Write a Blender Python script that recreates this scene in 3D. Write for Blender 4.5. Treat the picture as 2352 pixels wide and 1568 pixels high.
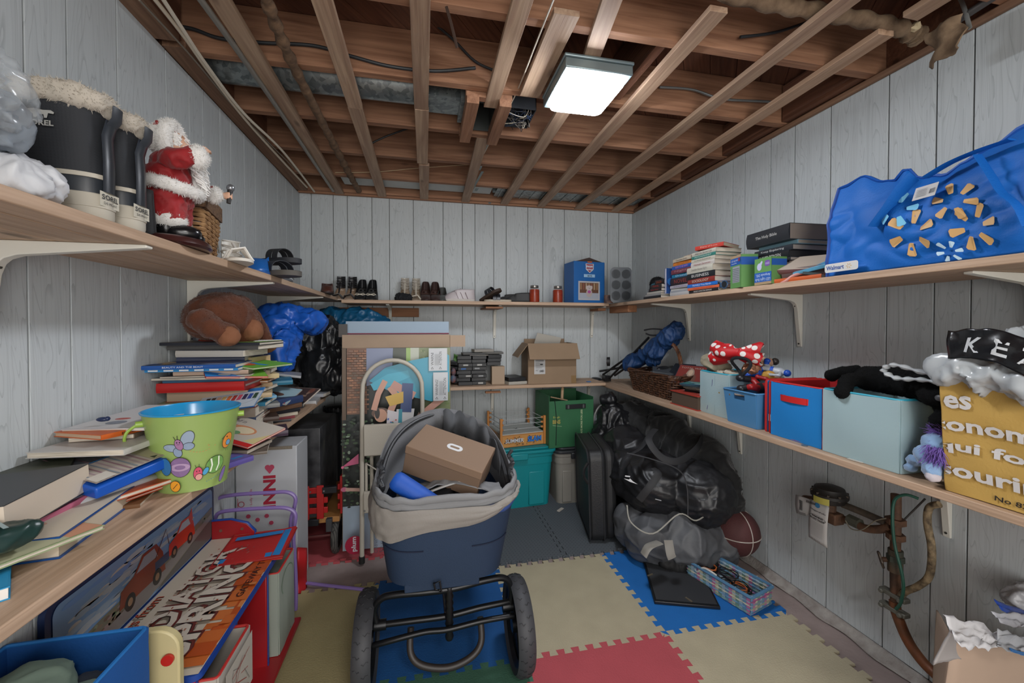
import bpy, bmesh, math, random
from math import sin, cos, pi, radians, sqrt, atan2
from mathutils import Vector, Matrix, Euler, noise
random.seed(7)
SC = bpy.context.scene
COL = SC.collection
for _o in list(bpy.data.objects): bpy.data.objects.remove(_o)

# ---------------------------------------------------------------- camera, light, exposure
FPX, YAW, PIT, CAMZ = 940.0, radians(12.1), radians(0.8), 1.30
CY0 = 750 + FPX * math.tan(PIT)
cd = bpy.data.cameras.new('camera')
cd.sensor_width = 36.0; cd.sensor_fit = 'HORIZONTAL'
cd.lens = FPX / 2352 * 36.0
cd.shift_y = (CY0 - 784) / 2352
cd.clip_start = 0.02
cam = bpy.data.objects.new('camera', cd); COL.objects.link(cam)
cam.location = (0, 0, CAMZ); cam.rotation_euler = (pi/2 - PIT, 0, -YAW)
SC.camera = cam
vs = SC.view_settings
vs.view_transform = 'Standard'; vs.look = 'None'; vs.gamma = 1.0; vs.use_curve_mapping = False
vs.exposure = 0.32
W = bpy.data.worlds.new('world'); SC.world = W; W.use_nodes = True
W.node_tree.nodes['Background'].inputs[0].default_value = (0.80, 0.84, 0.90, 1)
W.node_tree.nodes['Background'].inputs[1].default_value = 0.5
def area_light(name, loc, rot, size, sizey, power, col):
    l = bpy.data.lights.new(name, 'AREA'); l.shape = 'RECTANGLE'; l.size = size; l.size_y = sizey
    l.energy = power; l.color = col
    o = bpy.data.objects.new(name, l); o.location = loc; o.rotation_euler = rot; COL.objects.link(o); return o
LAMP_E = 75.0                                    # emission of the ceiling lamp diffuser
# added fill: two unseen area lights behind the camera, not real fixtures
area_light('rear_fill', (0.4, -1.7, 1.35), (radians(90), 0, 0), 2.4, 2.2, 60, (1.0, 0.97, 0.93))
area_light('overhead_fill', (0.4, -0.9, 2.2), (0, 0, 0), 0.4, 0.4, 20, (1.0, 0.98, 0.95))

# ---------------------------------------------------------------- pixel -> point helpers
def ray(px, py):
    x = (px - 1176) / FPX; y = -(py - CY0) / FPX
    f = cos(PIT) + y * sin(PIT); u = -sin(PIT) + y * cos(PIT)
    return Vector((x * cos(YAW) + f * sin(YAW), -x * sin(YAW) + f * cos(YAW), u))
ORG = Vector((0, 0, CAMZ))
def on(px, py, z): a = ray(px, py); return ORG + a * ((z - CAMZ) / a.z)
def aY(px, py, Y): a = ray(px, py); return ORG + a * (Y / a.y)
def aX(px, py, X): a = ray(px, py); return ORG + a * (X / a.x)

# ---------------------------------------------------------------- materials
def lin(c):
    if isinstance(c, str):
        c = [int(c[i:i+2], 16) / 255 for i in (0, 2, 4)]
        c = [v / 12.92 if v <= .04045 else ((v + .055) / 1.055) ** 2.4 for v in c]
    return (c[0], c[1], c[2], 1.0)
_m = {}
def M(col='888888', rough=.6, metal=0., kind='plain', col2=None, bump=.0, bs=200., var=.0, vs=6., axis=1, alpha=1., trans=0., sheen=0., emit=0., spec=.5, rnd=.0, coat=0.):
    key = (str(col), rough, metal, kind, str(col2), bump, bs, var, vs, axis, alpha, trans, sheen, emit, spec, rnd, coat)
    if key in _m: return _m[key]
    m = bpy.data.materials.new(kind + '_' + str(len(_m))); m.use_nodes = True
    nt = m.node_tree; N = nt.nodes; L = nt.links
    b = N['Principled BSDF']
    b.inputs['Base Color'].default_value = lin(col)
    b.inputs['Roughness'].default_value = rough; b.inputs['Metallic'].default_value = metal
    b.inputs['Specular IOR Level'].default_value = spec
    if trans: b.inputs['Transmission Weight'].default_value = trans
    if alpha < 1: b.inputs['Alpha'].default_value = alpha
    if sheen: b.inputs['Sheen Weight'].default_value = sheen
    if coat: b.inputs['Coat Weight'].default_value = coat; b.inputs['Coat Roughness'].default_value = .1
    if emit: b.inputs['Emission Color'].default_value = lin(col); b.inputs['Emission Strength'].default_value = emit
    tc = N.new('ShaderNodeTexCoord'); obj = tc.outputs['Object']
    cout = None; bh = None
    def mix(a, bb, fac):
        x = N.new('ShaderNodeMix'); x.data_type = 'RGBA'
        for sock, v in ((x.inputs[6], a), (x.inputs[7], bb)):
            if isinstance(v, tuple): sock.default_value = v
            else: L.new(v, sock)
        if isinstance(fac, float): x.inputs[0].default_value = fac
        else: L.new(fac, x.inputs[0])
        return x.outputs[2]
    def nz(scale, det=3., vec=obj, dist=0.):
        n = N.new('ShaderNodeTexNoise'); n.inputs['Scale'].default_value = scale; n.inputs['Detail'].default_value = det
        n.inputs['Distortion'].default_value = dist
        L.new(vec, n.inputs['Vector']); return n.outputs['Fac']
    def ramp(f, a, bb):
        r = N.new('ShaderNodeMapRange'); r.inputs[1].default_value = a; r.inputs[2].default_value = bb
        L.new(f, r.inputs[0]); return r.outputs[0]
    def mapping(sc):
        mp = N.new('ShaderNodeMapping'); mp.inputs['Scale'].default_value = sc; L.new(obj, mp.inputs['Vector'])
        if rnd:
            oi = N.new('ShaderNodeObjectInfo'); mu = N.new('ShaderNodeMath'); mu.operation = 'MULTIPLY'; mu.inputs[1].default_value = 37.
            L.new(oi.outputs['Random'], mu.inputs[0])
            cx = N.new('ShaderNodeCombineXYZ')
            for i in range(3): L.new(mu.outputs[0], cx.inputs[i])
            L.new(cx.outputs[0], mp.inputs['Location'])
        return mp.outputs[0]
    if kind == 'wood':
        s = [14., 14., 14.]; s[axis] = .9
        v = mapping(s)
        g = ramp(nz(2.2, 5., v, 1.2), .35, .7)
        s2 = [90., 90., 90.]; s2[axis] = 3.
        g2 = ramp(nz(1., 2., mapping(s2)), .4, .75)
        cout = mix(lin(col), lin(col2 or col), g)
        dk = tuple(x * .7 for x in lin(col2 or col)[:3]) + (1.,)
        mm = N.new('ShaderNodeMath'); mm.operation = 'MULTIPLY'; mm.inputs[1].default_value = .45; L.new(g2, mm.inputs[0])
        cout = mix(cout, dk, mm.outputs[0])
        # knots
        vo = N.new('ShaderNodeTexVoronoi'); vo.inputs['Scale'].default_value = 1.
        s3 = [6., 6., 6.]; s3[axis] = 2.2
        L.new(mapping(s3), vo.inputs['Vector'])
        kn = ramp(vo.outputs['Distance'], .10, .05)
        kk = tuple(x * .35 for x in lin(col2 or col)[:3]) + (1.,)
        m3 = N.new('ShaderNodeMath'); m3.operation = 'MULTIPLY'; m3.inputs[1].default_value = .7; L.new(kn, m3.inputs[0])
        cout = mix(cout, kk, m3.outputs[0]); bh = g2; bump = bump or .15
    elif kind == 'panel':       # printed wood grain wall panel
        s = [9., 9., 9.]; s[2] = 1.0
        v = mapping(s)
        n1 = nz(1.6, 2., v, .6)
        w = N.new('ShaderNodeMath'); w.operation = 'MULTIPLY'; w.inputs[1].default_value = 16.; L.new(n1, w.inputs[0])
        fr = N.new('ShaderNodeMath'); fr.operation = 'FRACT'; L.new(w.outputs[0], fr.inputs[0])
        a_ = ramp(fr.outputs[0], .80, .98)
        s2 = [130., 130., 130.]; s2[2] = 2.
        a2 = ramp(nz(1., 3., mapping(s2)), .5, .85)
        mx = N.new('ShaderNodeMath'); mx.operation = 'MAXIMUM'; L.new(a_, mx.inputs[0]); L.new(a2, mx.inputs[1])
        m5 = N.new('ShaderNodeMath'); m5.operation = 'MULTIPLY'; m5.inputs[1].default_value = .42; L.new(mx.outputs[0], m5.inputs[0])
        cout = mix(lin(col), lin(col2), m5.outputs[0])
    elif kind == 'weave':
        ch = N.new('ShaderNodeTexBrick'); ch.inputs['Scale'].default_value = bs
        L.new(obj, ch.inputs['Vector']); bh = ch.outputs['Fac']
    elif kind == 'fabric':
        w1 = N.new('ShaderNodeTexWave'); w1.inputs['Scale'].default_value = bs; L.new(obj, w1.inputs['Vector'])
        w2 = N.new('ShaderNodeTexWave'); w2.bands_direction = 'Z'; w2.inputs['Scale'].default_value = bs; L.new(obj, w2.inputs['Vector'])
        mu = N.new('ShaderNodeMath'); mu.operation = 'MULTIPLY'; L.new(w1.outputs['Fac'], mu.inputs[0]); L.new(w2.outputs['Fac'], mu.inputs[1])
        bh = mu.outputs[0]; bump = bump or .1
    elif kind == 'diamond':     # diamond-plate rubber mat
        mp = N.new('ShaderNodeMapping'); mp.inputs['Rotation'].default_value = (0, 0, pi/4); L.new(obj, mp.inputs['Vector'])
        br = N.new('ShaderNodeTexBrick'); br.inputs['Scale'].default_value = 30.; br.inputs['Mortar Size'].default_value = .06
        br.inputs['Brick Width'].default_value = 1.; br.inputs['Row Height'].default_value = .35
        L.new(mp.outputs[0], br.inputs['Vector']); bh = br.outputs['Fac']
        cout = mix(lin(col), lin(col2), br.outputs['Fac'])
    elif kind == 'galv':
        vo = N.new('ShaderNodeTexVoronoi'); vo.inputs['Scale'].default_value = bs; L.new(obj, vo.inputs['Vector'])
        sp = N.new('ShaderNodeSeparateColor'); L.new(vo.outputs['Color'], sp.inputs[0])
        cout = mix(lin(col), lin(col2), sp.outputs[0])
    elif kind == 'dots':
        vo = N.new('ShaderNodeTexVoronoi'); vo.inputs['Scale'].default_value = bs; vo.inputs['Randomness'].default_value = .35
        L.new(obj, vo.inputs['Vector'])
        cout = mix(lin(col2), lin(col), ramp(vo.outputs['Distance'], .34, .37))
    elif kind == 'pages':
        s = [20., 20., 900.]
        cout = mix(lin(col), lin(col2 or col), ramp(nz(1., 1., mapping(s)), .35, .65))
    elif kind == 'vcol':
        at = N.new('ShaderNodeAttribute'); at.attribute_name = 'Col'; cout = at.outputs['Color']
    if var:
        f = ramp(nz(vs, 4.), .3, .72)
        c0 = cout if cout is not None else lin(col)
        dk = tuple(x * (1 - var) for x in lin(col)[:3]) + (1.,)
        m4 = N.new('ShaderNodeMath'); m4.operation = 'MULTIPLY'; m4.inputs[1].default_value = 1. if kind == 'plain' else .7; L.new(f, m4.inputs[0])
        cout = mix(c0, lin(col2) if (col2 and kind == 'plain') else dk, m4.outputs[0])
    if rnd:
        oi = N.new('ShaderNodeObjectInfo'); r = N.new('ShaderNodeMapRange')
        r.inputs[3].default_value = 1 - rnd; r.inputs[4].default_value = 1 + rnd * .6
        L.new(oi.outputs['Random'], r.inputs[0])
        hs = N.new('ShaderNodeHueSaturation'); L.new(r.outputs[0], hs.inputs['Value'])
        if cout is None: hs.inputs['Color'].default_value = lin(col)
        else: L.new(cout, hs.inputs['Color'])
        cout = hs.outputs[0]
    if cout is not None: L.new(cout, b.inputs['Base Color'])
    if bump:
        bp = N.new('ShaderNodeBump'); bp.inputs['Strength'].default_value = min(1., bump); bp.inputs['Distance'].default_value = .004
        L.new(bh if bh is not None else nz(bs, 4.), bp.inputs['Height']); L.new(bp.outputs[0], b.inputs['Normal'])
    _m[key] = m; return m

# ---------------------------------------------------------------- tagging
def tag(o, label=None, cat=None, group=None, kind=None):
    if label: o['label'] = label
    if cat: o['category'] = cat
    if group: o['group'] = group
    if kind: o['kind'] = kind
    return o
def thing(name, label, cat, loc=(0, 0, 0), rz=0., group=None, rot=None):
    o = bpy.data.objects.new(name, None); o.empty_display_size = .02; COL.objects.link(o)
    o.location = loc; o.rotation_euler = rot or (0, 0, rz)
    return tag(o, label, cat, group)
def link(name, me, mat, parent=None, loc=None, rz=0., rot=None):
    o = bpy.data.objects.new(name, me); COL.objects.link(o)
    if mat is not None:
        for mm in (mat if isinstance(mat, (list, tuple)) else [mat]):
            me.materials.append(mm)
    if parent is not None: o.parent = parent
    if loc is not None: o.location = loc
    if rz or rot: o.rotation_euler = rot or (0, 0, rz)
    return o
def copy_tree(o, parent=None):
    c = o.copy(); COL.objects.link(c); c.parent = parent
    for ch in list(o.children): copy_tree(ch, c)
    return c

def TR(loc=(0, 0, 0), rx=0., ry=0., rz=0., s=1.):
    m = Matrix.Translation(Vector(loc)) @ Euler((rx, ry, rz)).to_matrix().to_4x4()
    if s != 1.: m = m @ Matrix.Diagonal(Vector((s, s, s, 1)) if not isinstance(s, tuple) else Vector((*s, 1)))
    return m
def frame(o, u, v):
    """matrix taking local x along u, y along v, z along u x v, at o"""
    u = Vector(u).normalized(); v = Vector(v); n = u.cross(v).normalized(); v = n.cross(u)
    m = Matrix((u, v, n)).transposed().to_4x4(); m.translation = Vector(o); return m
def zto(p0, p1):
    d = Vector(p1) - Vector(p0)
    m = d.to_track_quat('Z', 'Y').to_matrix().to_4x4(); m.translation = Vector(p0); return m, d.length

class MB:
    def __init__(s): s.v = []; s.f = []; s.mi = []; s.cur = 0
    def add(s, vs, fs, m=None):
        k = len(s.v)
        if m is not None: vs = [m @ Vector(p) for p in vs]
        s.v += [Vector(p) for p in vs]
        s.f += [tuple(i + k for i in f) for f in fs]; s.mi += [s.cur] * len(fs)
        return s
    def box(s, c, d, rz=0., m=None, taper=1., rx=0., ry=0.):
        x, y, z = [q / 2 for q in d]; t = taper if isinstance(taper, tuple) else (taper, taper)
        vs = [(-x, -y, -z), (x, -y, -z), (x, y, -z), (-x, y, -z), (-x*t[0], -y*t[1], z), (x*t[0], -y*t[1], z), (x*t[0], y*t[1], z), (-x*t[0], y*t[1], z)]
        T = TR(c, rx, ry, rz)
        if m is not None: T = m @ T
        return s.add(vs, [(3, 2, 1, 0), (4, 5, 6, 7), (0, 1, 5, 4), (1, 2, 6, 5), (2, 3, 7, 6), (3, 0, 4, 7)], T)
    def bb(s, x0, y0, z0, x1, y1, z1, m=None):
        return s.box(((x0+x1)/2, (y0+y1)/2, (z0+z1)/2), (abs(x1-x0), abs(y1-y0), abs(z1-z0)), m=m)
    def cyl(s, p0, p1, r0, r1=None, n=12, cap=True, m=None):
        r1 = r0 if r1 is None else r1
        T, h = zto(p0, p1)
        if m is not None: T = m @ T
        vs = [(r0*cos(2*pi*i/n), r0*sin(2*pi*i/n), 0) for i in range(n)] + [(r1*cos(2*pi*i/n), r1*sin(2*pi*i/n), h) for i in range(n)]
        fs = [(i, (i+1) % n, n+(i+1) % n, n+i) for i in range(n)]
        if cap: fs += [tuple(range(n-1, -1, -1)), tuple(range(n, 2*n))]
        return s.add(vs, fs, T)
    def tube(s, pts, r, n=8, closed=False, flat=1., m=None, cap=True):
        P = [Vector(p) for p in pts]; K = len(P)
        rr = r if isinstance(r, (list, tuple)) else [r] * K
        vs = []; up = None
        for i in range(K):
            a = P[(i-1) % K] if (closed or i > 0) else P[0]; b = P[(i+1) % K] if (closed or i < K-1) else P[-1]
            t = (b - a)
            t = t.normalized() if t.length > 1e-9 else Vector((0, 0, 1))
            if up is None:
                up = Vector((0, 0, 1)) if abs(t.z) < .9 else Vector((1, 0, 0))
            x = t.cross(up)
            if x.length < 1e-4: x = t.cross(Vector((1, .3, 0)))
            x.normalize(); y = x.cross(t).normalized(); up = y
            for j in range(n):
                an = 2*pi*j/n; vs.append(P[i] + x*rr[i]*cos(an) + y*rr[i]*flat*sin(an))
        fs = []
        for i in range(K if closed else K-1):
            i2 = (i+1) % K
            fs += [(i*n+j, i*n+(j+1) % n, i2*n+(j+1) % n, i2*n+j) for j in range(n)]
        if not closed and cap: fs += [tuple(range(n-1, -1, -1)), tuple(range((K-1)*n, K*n))]
        return s.add(vs, fs, m)
    def lathe(s, prof, n=24, m=None, sx=1., sy=1., cap=False):
        vs = []; K = len(prof)
        for r, z in prof: vs += [(r*cos(2*pi*i/n)*sx, r*sin(2*pi*i/n)*sy, z) for i in range(n)]
        fs = [(k*n+i, k*n+(i+1) % n, (k+1)*n+(i+1) % n, (k+1)*n+i) for k in range(K-1) for i in range(n)]
        if cap: fs += [tuple(range(n-1, -1, -1)), tuple(range((K-1)*n, K*n))]
        return s.add(vs, fs, m)
    def prism(s, poly, z0, z1, m=None):
        n = len(poly)
        vs = [(x, y, z0) for x, y in poly] + [(x, y, z1) for x, y in poly]
        fs = [tuple(range(n-1, -1, -1)), tuple(range(n, 2*n))] + [(i, (i+1) % n, n+(i+1) % n, n+i) for i in range(n)]
        return s.add(vs, fs, m)
    def ell(s, c, r, rot=(0, 0, 0), nu=14, nv=9, m=None, e=1.):
        def sg(v): return math.copysign(abs(v)**e, v)
        vs = [(0, 0, -r[2])]
        for k in range(1, nv):
            ph = -pi/2 + pi*k/nv
            vs += [(r[0]*sg(cos(ph))*sg(cos(2*pi*i/nu)), r[1]*sg(cos(ph))*sg(sin(2*pi*i/nu)), r[2]*sg(sin(ph))) for i in range(nu)]
        vs.append((0, 0, r[2])); K = nv-1
        fs = [(0, 1+(i+1) % nu, 1+i) for i in range(nu)]
        for k in range(K-1): fs += [(1+k*nu+i, 1+k*nu+(i+1) % nu, 1+(k+1)*nu+(i+1) % nu, 1+(k+1)*nu+i) for i in range(nu)]
        fs += [(1+(K-1)*nu+i, 1+(K-1)*nu+(i+1) % nu, len(vs)-1) for i in range(nu)]
        T = TR(c, *rot)
        return s.add(vs, fs, (m @ T) if m is not None else T)
    def grid(s, fn, nu, nv, th=0., m=None):
        """sheet from fn(u,v) (u,v in 0..1), optional thickness"""
        g = [[Vector(fn(i/nu, j/nv)) for j in range(nv+1)] for i in range(nu+1)]
        idx = lambda i, j: i*(nv+1)+j
        vs = [g[i][j] for i in range(nu+1) for j in range(nv+1)]
        fs = [(idx(i, j), idx(i+1, j), idx(i+1, j+1), idx(i, j+1)) for i in range(nu) for j in range(nv)]
        if th:
            K = len(vs); vb = []
            for i in range(nu+1):
                for j in range(nv+1):
                    a = g[min(i+1, nu)][j]-g[max(i-1, 0)][j]; b = g[i][min(j+1, nv)]-g[i][max(j-1, 0)]
                    nn = a.cross(b)
                    nn = nn.normalized() if nn.length > 1e-12 else Vector((0, 0, 1))
                    vb.append(g[i][j]-nn*th)
            vs = vs+vb
            fs = fs + [tuple(K+q for q in reversed(f)) for f in fs]
            bd = [idx(i, 0) for i in range(nu+1)] + [idx(nu, j) for j in range(1, nv+1)] + [idx(i, nv) for i in range(nu-1, -1, -1)] + [idx(0, j) for j in range(nv-1, 0, -1)]
            for a, b in zip(bd, bd[1:]+bd[:1]): fs.append((b, a, K+a, K+b))
        return s.add(vs, fs, m)
    def mesh(s, name, smooth=True, ang=40):
        me = bpy.data.meshes.new(name)
        me.from_pydata([tuple(p) for p in s.v], [], s.f)
        if any(s.mi): me.polygons.foreach_set('material_index', s.mi)
        me.update()
        if smooth:
            me.shade_smooth(); me.set_sharp_from_angle(angle=radians(ang))
        return me
    def done(s, name, mat, parent=None, loc=None, rz=0., rot=None, bev=0., world=False, smooth=True, ang=40, kind=None, label=None, sub=0):
        if parent is not None and world:
            R_ = (TR(parent.location, *parent.rotation_euler)).inverted()
            s.v = [R_ @ p for p in s.v]
        if parent is None and loc is None and s.v:      # recentre a single-mesh thing on its base
            xs = [p.x for p in s.v]; ys = [p.y for p in s.v]; zs = [p.z for p in s.v]
            c = Vector(((min(xs)+max(xs))/2, (min(ys)+max(ys))/2, min(zs)))
            s.v = [p-c for p in s.v]; loc = c
        o = link(name, s.mesh(name, smooth, ang), mat, parent, loc, rz, rot)
        if bev:
            b = o.modifiers.new('bevel', 'BEVEL'); b.width = bev; b.segments = 2; b.limit_method = 'ANGLE'; b.angle_limit = radians(40)
        if sub:
            b = o.modifiers.new('sub', 'SUBSURF'); b.levels = sub; b.render_levels = sub
        if kind: o['kind'] = kind
        if label: o['label'] = label
        return o

def fuse(mb, voxel=.006, smooth=6, disp=None, name='body'):
    """merge overlapping closed pieces into one continuous skin"""
    me = mb.mesh(name, False)
    o = bpy.data.objects.new('tmp', me); COL.objects.link(o)
    r = o.modifiers.new('r', 'REMESH'); r.mode = 'VOXEL'; r.voxel_size = voxel
    if smooth:
        q = o.modifiers.new('s', 'SMOOTH'); q.iterations = smooth; q.factor = .5
    dg = bpy.context.evaluated_depsgraph_get(); dg.update()
    out = bpy.data.meshes.new_from_object(o.evaluated_get(dg))
    bpy.data.objects.remove(o); bpy.data.meshes.remove(me)
    if disp:
        vn = [(v.co.copy(), v.normal.copy()) for v in out.vertices]
        for v, (c, n) in zip(out.vertices, vn): v.co = c + n * disp(c, n)
        out.update()
    out.name = name; out.materials.clear(); out.shade_smooth()
    return out
def place(me, name, mat, parent=None, world=False, kind=None):
    if parent is None:                # top-level: recentre
        xs = [v.co.x for v in me.vertices]; ys = [v.co.y for v in me.vertices]; zs = [v.co.z for v in me.vertices]
        c = Vector(((min(xs)+max(xs))/2, (min(ys)+max(ys))/2, min(zs)))
        me.transform(Matrix.Translation(-c)); return link(name, me, mat, None, c)
    if world: me.transform(TR(parent.location, *parent.rotation_euler).inverted())
    return link(name, me, mat, parent)
def ridged(p, f, seed=0., octv=3, H=.9):
    q = Vector(p) * f + Vector((seed, seed*1.7, seed*.3)); s = 0.; a = 1.; t = 0.
    for _ in range(octv):
        s += a * (1 - abs(noise.noise(q)) * 2); t += a; a *= .55; q = q * 2.03 + Vector((3.1, 1.7, 5.2))
    return s / t
def crumple(f=9., amp=.02, seed=0., stretch=(1, 1, 1)):
    def g(c, n):
        q = Vector((c.x*stretch[0], c.y*stretch[1], c.z*stretch[2]))*f + Vector((seed, seed*1.7, seed*.3))
        q += noise.noise_vector(q*.7)*.55; s = 0.; a = 1.
        for k in range(2):
            d = noise.voronoi(q)[0]; s += a*(1-min(1., (d[1]-d[0])*1.9))**1.6; q = q*2.1+Vector((3.1, 1.7, 5.2)); a *= .45
        return amp*(.75*s + .9*noise.noise(q*.14) - .25)
    return g
def fuzz(me, n, length, width=.0012, seed=1, mat_index=0, sel=None):
    """adds n fine tapered hairs to a mesh"""
    rnd = random.Random(seed); polys = [p for p in me.polygons if sel is None or sel(p.center)]
    if not polys: return me
    bm = bmesh.new(); bm.from_mesh(me)
    w = [p.area for p in polys]
    for p in rnd.choices(polys, w, k=n):
        c = Vector(p.center); nn = Vector(p.normal)
        t = Vector((rnd.uniform(-1, 1), rnd.uniform(-1, 1), rnd.uniform(-1, 1))); t = (t - nn*t.dot(nn)).normalized()
        r = sqrt(p.area)*.6; c = c + t*r*rnd.uniform(-1, 1) - nn*.001
        l = length*rnd.uniform(.6, 1.2); d = (nn + t*rnd.uniform(.2, .9)).normalized()*l
        s2 = nn.cross(t)*width
        a = bm.verts.new(c - s2); b = bm.verts.new(c + s2); e = bm.verts.new(c + d)
        f = bm.faces.new((a, b, e)); f.material_index = mat_index
    bm.to_mesh(me); bm.free(); return me

# ---------------------------------------------------------------- flat print (pictures, lettering)
_tc = {}
def glyphs(s, bold=0.):
    if (s, bold) in _tc: return _tc[(s, bold)]
    cu = bpy.data.curves.new('t', 'FONT'); cu.body = s; cu.size = 1.; cu.resolution_u = 2; cu.offset = bold
    cu.fill_mode = 'BOTH'
    o = bpy.data.objects.new('t', cu); COL.objects.link(o)
    dg = bpy.context.evaluated_depsgraph_get(); dg.update()
    me = bpy.data.meshes.new_from_object(o.evaluated_get(dg))
    v = [(p.co.x, p.co.y) for p in me.vertices]; f = [tuple(p.vertices) for p in me.polygons]
    bpy.data.objects.remove(o); bpy.data.curves.remove(cu); bpy.data.meshes.remove(me)
    x0 = min(a for a, b in v); x1 = max(a for a, b in v); y0 = min(b for a, b in v); y1 = max(b for a, b in v)
    v = [((a-x0)/(x1-x0), (b-y0)/(y1-y0)) for a, b in v]
    _tc[(s, bold)] = (v, f); return v, f
class Decal:
    def __init__(s, th=.00035): s.v = []; s.f = []; s.c = []; s.th = th; s.k = 0
    def _add(s, vs, fs, col, layer):
        if layer is None: s.k += 1; layer = s.k
        k = len(s.v); s.v += [(x, y, s.th*(1+layer*.35)) for x, y in vs]
        s.f += [tuple(i+k for i in f) for f in fs]; s.c += [lin(col)]*len(fs); return s
    def poly(s, pts, col, layer=None): return s._add(pts, [tuple(range(len(pts)))], col, layer)
    def rect(s, x0, y0, x1, y1, col, layer=None): return s.poly([(x0, y0), (x1, y0), (x1, y1), (x0, y1)], col, layer)
    def ell(s, cx, cy, rx, ry, col, layer=None, n=20, rot=0., a0=0., a1=2*pi):
        p = []
        for i in range(n):
            a = a0+(a1-a0)*i/(n-1 if a1-a0 < 6.28 else n); x = rx*cos(a); y = ry*sin(a)
            p.append((cx+x*cos(rot)-y*sin(rot), cy+x*sin(rot)+y*cos(rot)))
        return s.poly(p, col, layer)
    def ring(s, cx, cy, rx, ry, w, col, layer=None, n=24, a0=0., a1=2*pi, rot=0.):
        p = []; q = []
        for i in range(n+1):
            a = a0+(a1-a0)*i/n
            for r, l in ((1., p), (1-w, q)):
                x = rx*r*cos(a); y = ry*r*sin(a); l.append((cx+x*cos(rot)-y*sin(rot), cy+x*sin(rot)+y*cos(rot)))
        return s._add(p+q, [(i, i+1, n+2+i, n+1+i) for i in range(n)], col, layer)
    def line(s, pts, w, col, layer=None):
        vs = []; n = len(pts)
        for i, (x, y) in enumerate(pts):
            a = pts[max(i-1, 0)]; b = pts[min(i+1, n-1)]; dx = b[0]-a[0]; dy = b[1]-a[1]; l = sqrt(dx*dx+dy*dy) or 1
            vs += [(x-dy/l*w/2, y+dx/l*w/2), (x+dy/l*w/2, y-dx/l*w/2)]
        return s._add(vs, [(2*i, 2*i+1, 2*i+3, 2*i+2) for i in range(n-1)], col, layer)
    def text(s, t, x, y, w, h, col, layer=None, rot=0., bold=.0):
        v, f = glyphs(t, bold)
        vs = [(x+a*w*cos(rot)-b*h*sin(rot), y+a*w*sin(rot)+b*h*cos(rot)) for a, b in v]
        return s._add(vs, f, col, layer)
    def done(s, name, parent, m=None, rough=.55, warp=None, world=False, mat=None):
        me = bpy.data.meshes.new(name)
        vs = [Vector(p) for p in s.v]
        if warp: vs = [Vector(warp(*p)) for p in vs]
        elif m is not None: vs = [m @ p for p in vs]
        if world: R_ = TR(parent.location, *parent.rotation_euler).inverted(); vs = [R_ @ p for p in vs]
        me.from_pydata([tuple(p) for p in vs], [], s.f)
        at = me.attributes.new('Col', 'FLOAT_COLOR', 'CORNER')
        buf = []
        for f, c in zip(s.f, s.c): buf += list(c)*len(f)
        at.data.foreach_set('color', buf); me.update()
        return link(name, me, mat or M('ffffff', rough, kind='vcol'), parent)
def rrect(w, h, r, n=5, cx=0., cy=0.):
    p = []
    for sx, sy, a in ((1, 1, 0), (-1, 1, pi/2), (-1, -1, pi), (1, -1, 1.5*pi)):
        for i in range(n+1):
            t = a+pi/2*i/n; p.append((cx+sx*(w/2-r)+r*cos(t), cy+sy*(h/2-r)+r*sin(t)))
    return p
def bez(pts, n=8):
    """smooth catmull-rom through points"""
    P = [Vector(p) for p in pts]; out = []
    for i in range(len(P)-1):
        a = P[max(i-1, 0)]; b = P[i]; c = P[i+1]; d = P[min(i+2, len(P)-1)]
        for k in range(n):
            t = k/n
            out.append(.5*((2*b)+(c-a)*t+(2*a-5*b+4*c-d)*t*t+(3*b-a-3*c+d)*t*t*t))
    out.append(P[-1]); return out
# ================================================================ the room
XL, XR, YB, ZT = -0.891, 1.766, 3.26, 2.275
YF = -1.9
PANEL = dict(col='bec4c6', col2='8b9093', rough=.5, kind='panel', rnd=.03, spec=.3)
PINE = dict(col='bb9c82', col2='9c7c62', kind='wood', rough=.65, rnd=.16)
CEILW = dict(col='a87d60', col2='825a42', kind='wood', rough=.75, rnd=.2)
DARKW = dict(col='7a5039', col2='5a3828', kind='wood', rough=.8, rnd=.15)

fl = MB(); fl.bb(XL-.1, YF, -.1, XR+.1, YB+.1, 0)
tag(fl.done('floor', M('9a8a86', .85, var=.35, vs=7., bump=.4, bs=60.), smooth=False), kind='structure')
GROOVE = M('6f716e', .8)
def wall(name, x0, y0, x1, y1):
    b = MB(); b.bb(x0, y0, 0, x1, y1, ZT+.005)
    return tag(b.done(name, GROOVE, loc=(0, 0, 0), smooth=False), kind='structure')
wl = wall('wall_left', XL-.06, YF, XL-.004, YB+.06)
wr = wall('wall_right', XR+.004, YF, XR+.06, YB+.06)
wb = wall('wall_back', XL-.06, YB+.004, XR+.06, YB+.06)
PM = M(**PANEL)
def planks(w, cuts, fn):
    for a, b in zip(cuts, cuts[1:]):
        q = MB(); g = .0022
        x0, y0, x1, y1 = fn(a+g, b-g)
        cx, cy = (x0+x1)/2, (y0+y1)/2
        q.bb(x0-cx, y0-cy, 0, x1-cx, y1-cy, ZT-.035)
        q.done('plank', PM, w, loc=(cx, cy, .035), bev=.0012)
planks(wb, [-.891, -.808, -.658, -.559, -.384, -.258, -.08, .146, .297, .397, .548, .651, .83, .959, 1.145, 1.377, 1.533, 1.638, 1.766], lambda a, b: (a, YB-.002, b, YB+.004))
rc = [3.26, 3.203, 3.027, 2.887, 2.713, 2.484, 2.32, 2.219, 2.08, 1.986, 1.811, 1.669, 1.489, 1.257, 1.105, 1.005, .83, .72, .55, .3, .1, -.1, -.35, -.6, -.85, -1.1, -1.35, -1.6, -1.9][::-1]
planks(wr, rc, lambda a, b: (XR-.002, a, XR+.004, b))
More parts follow.
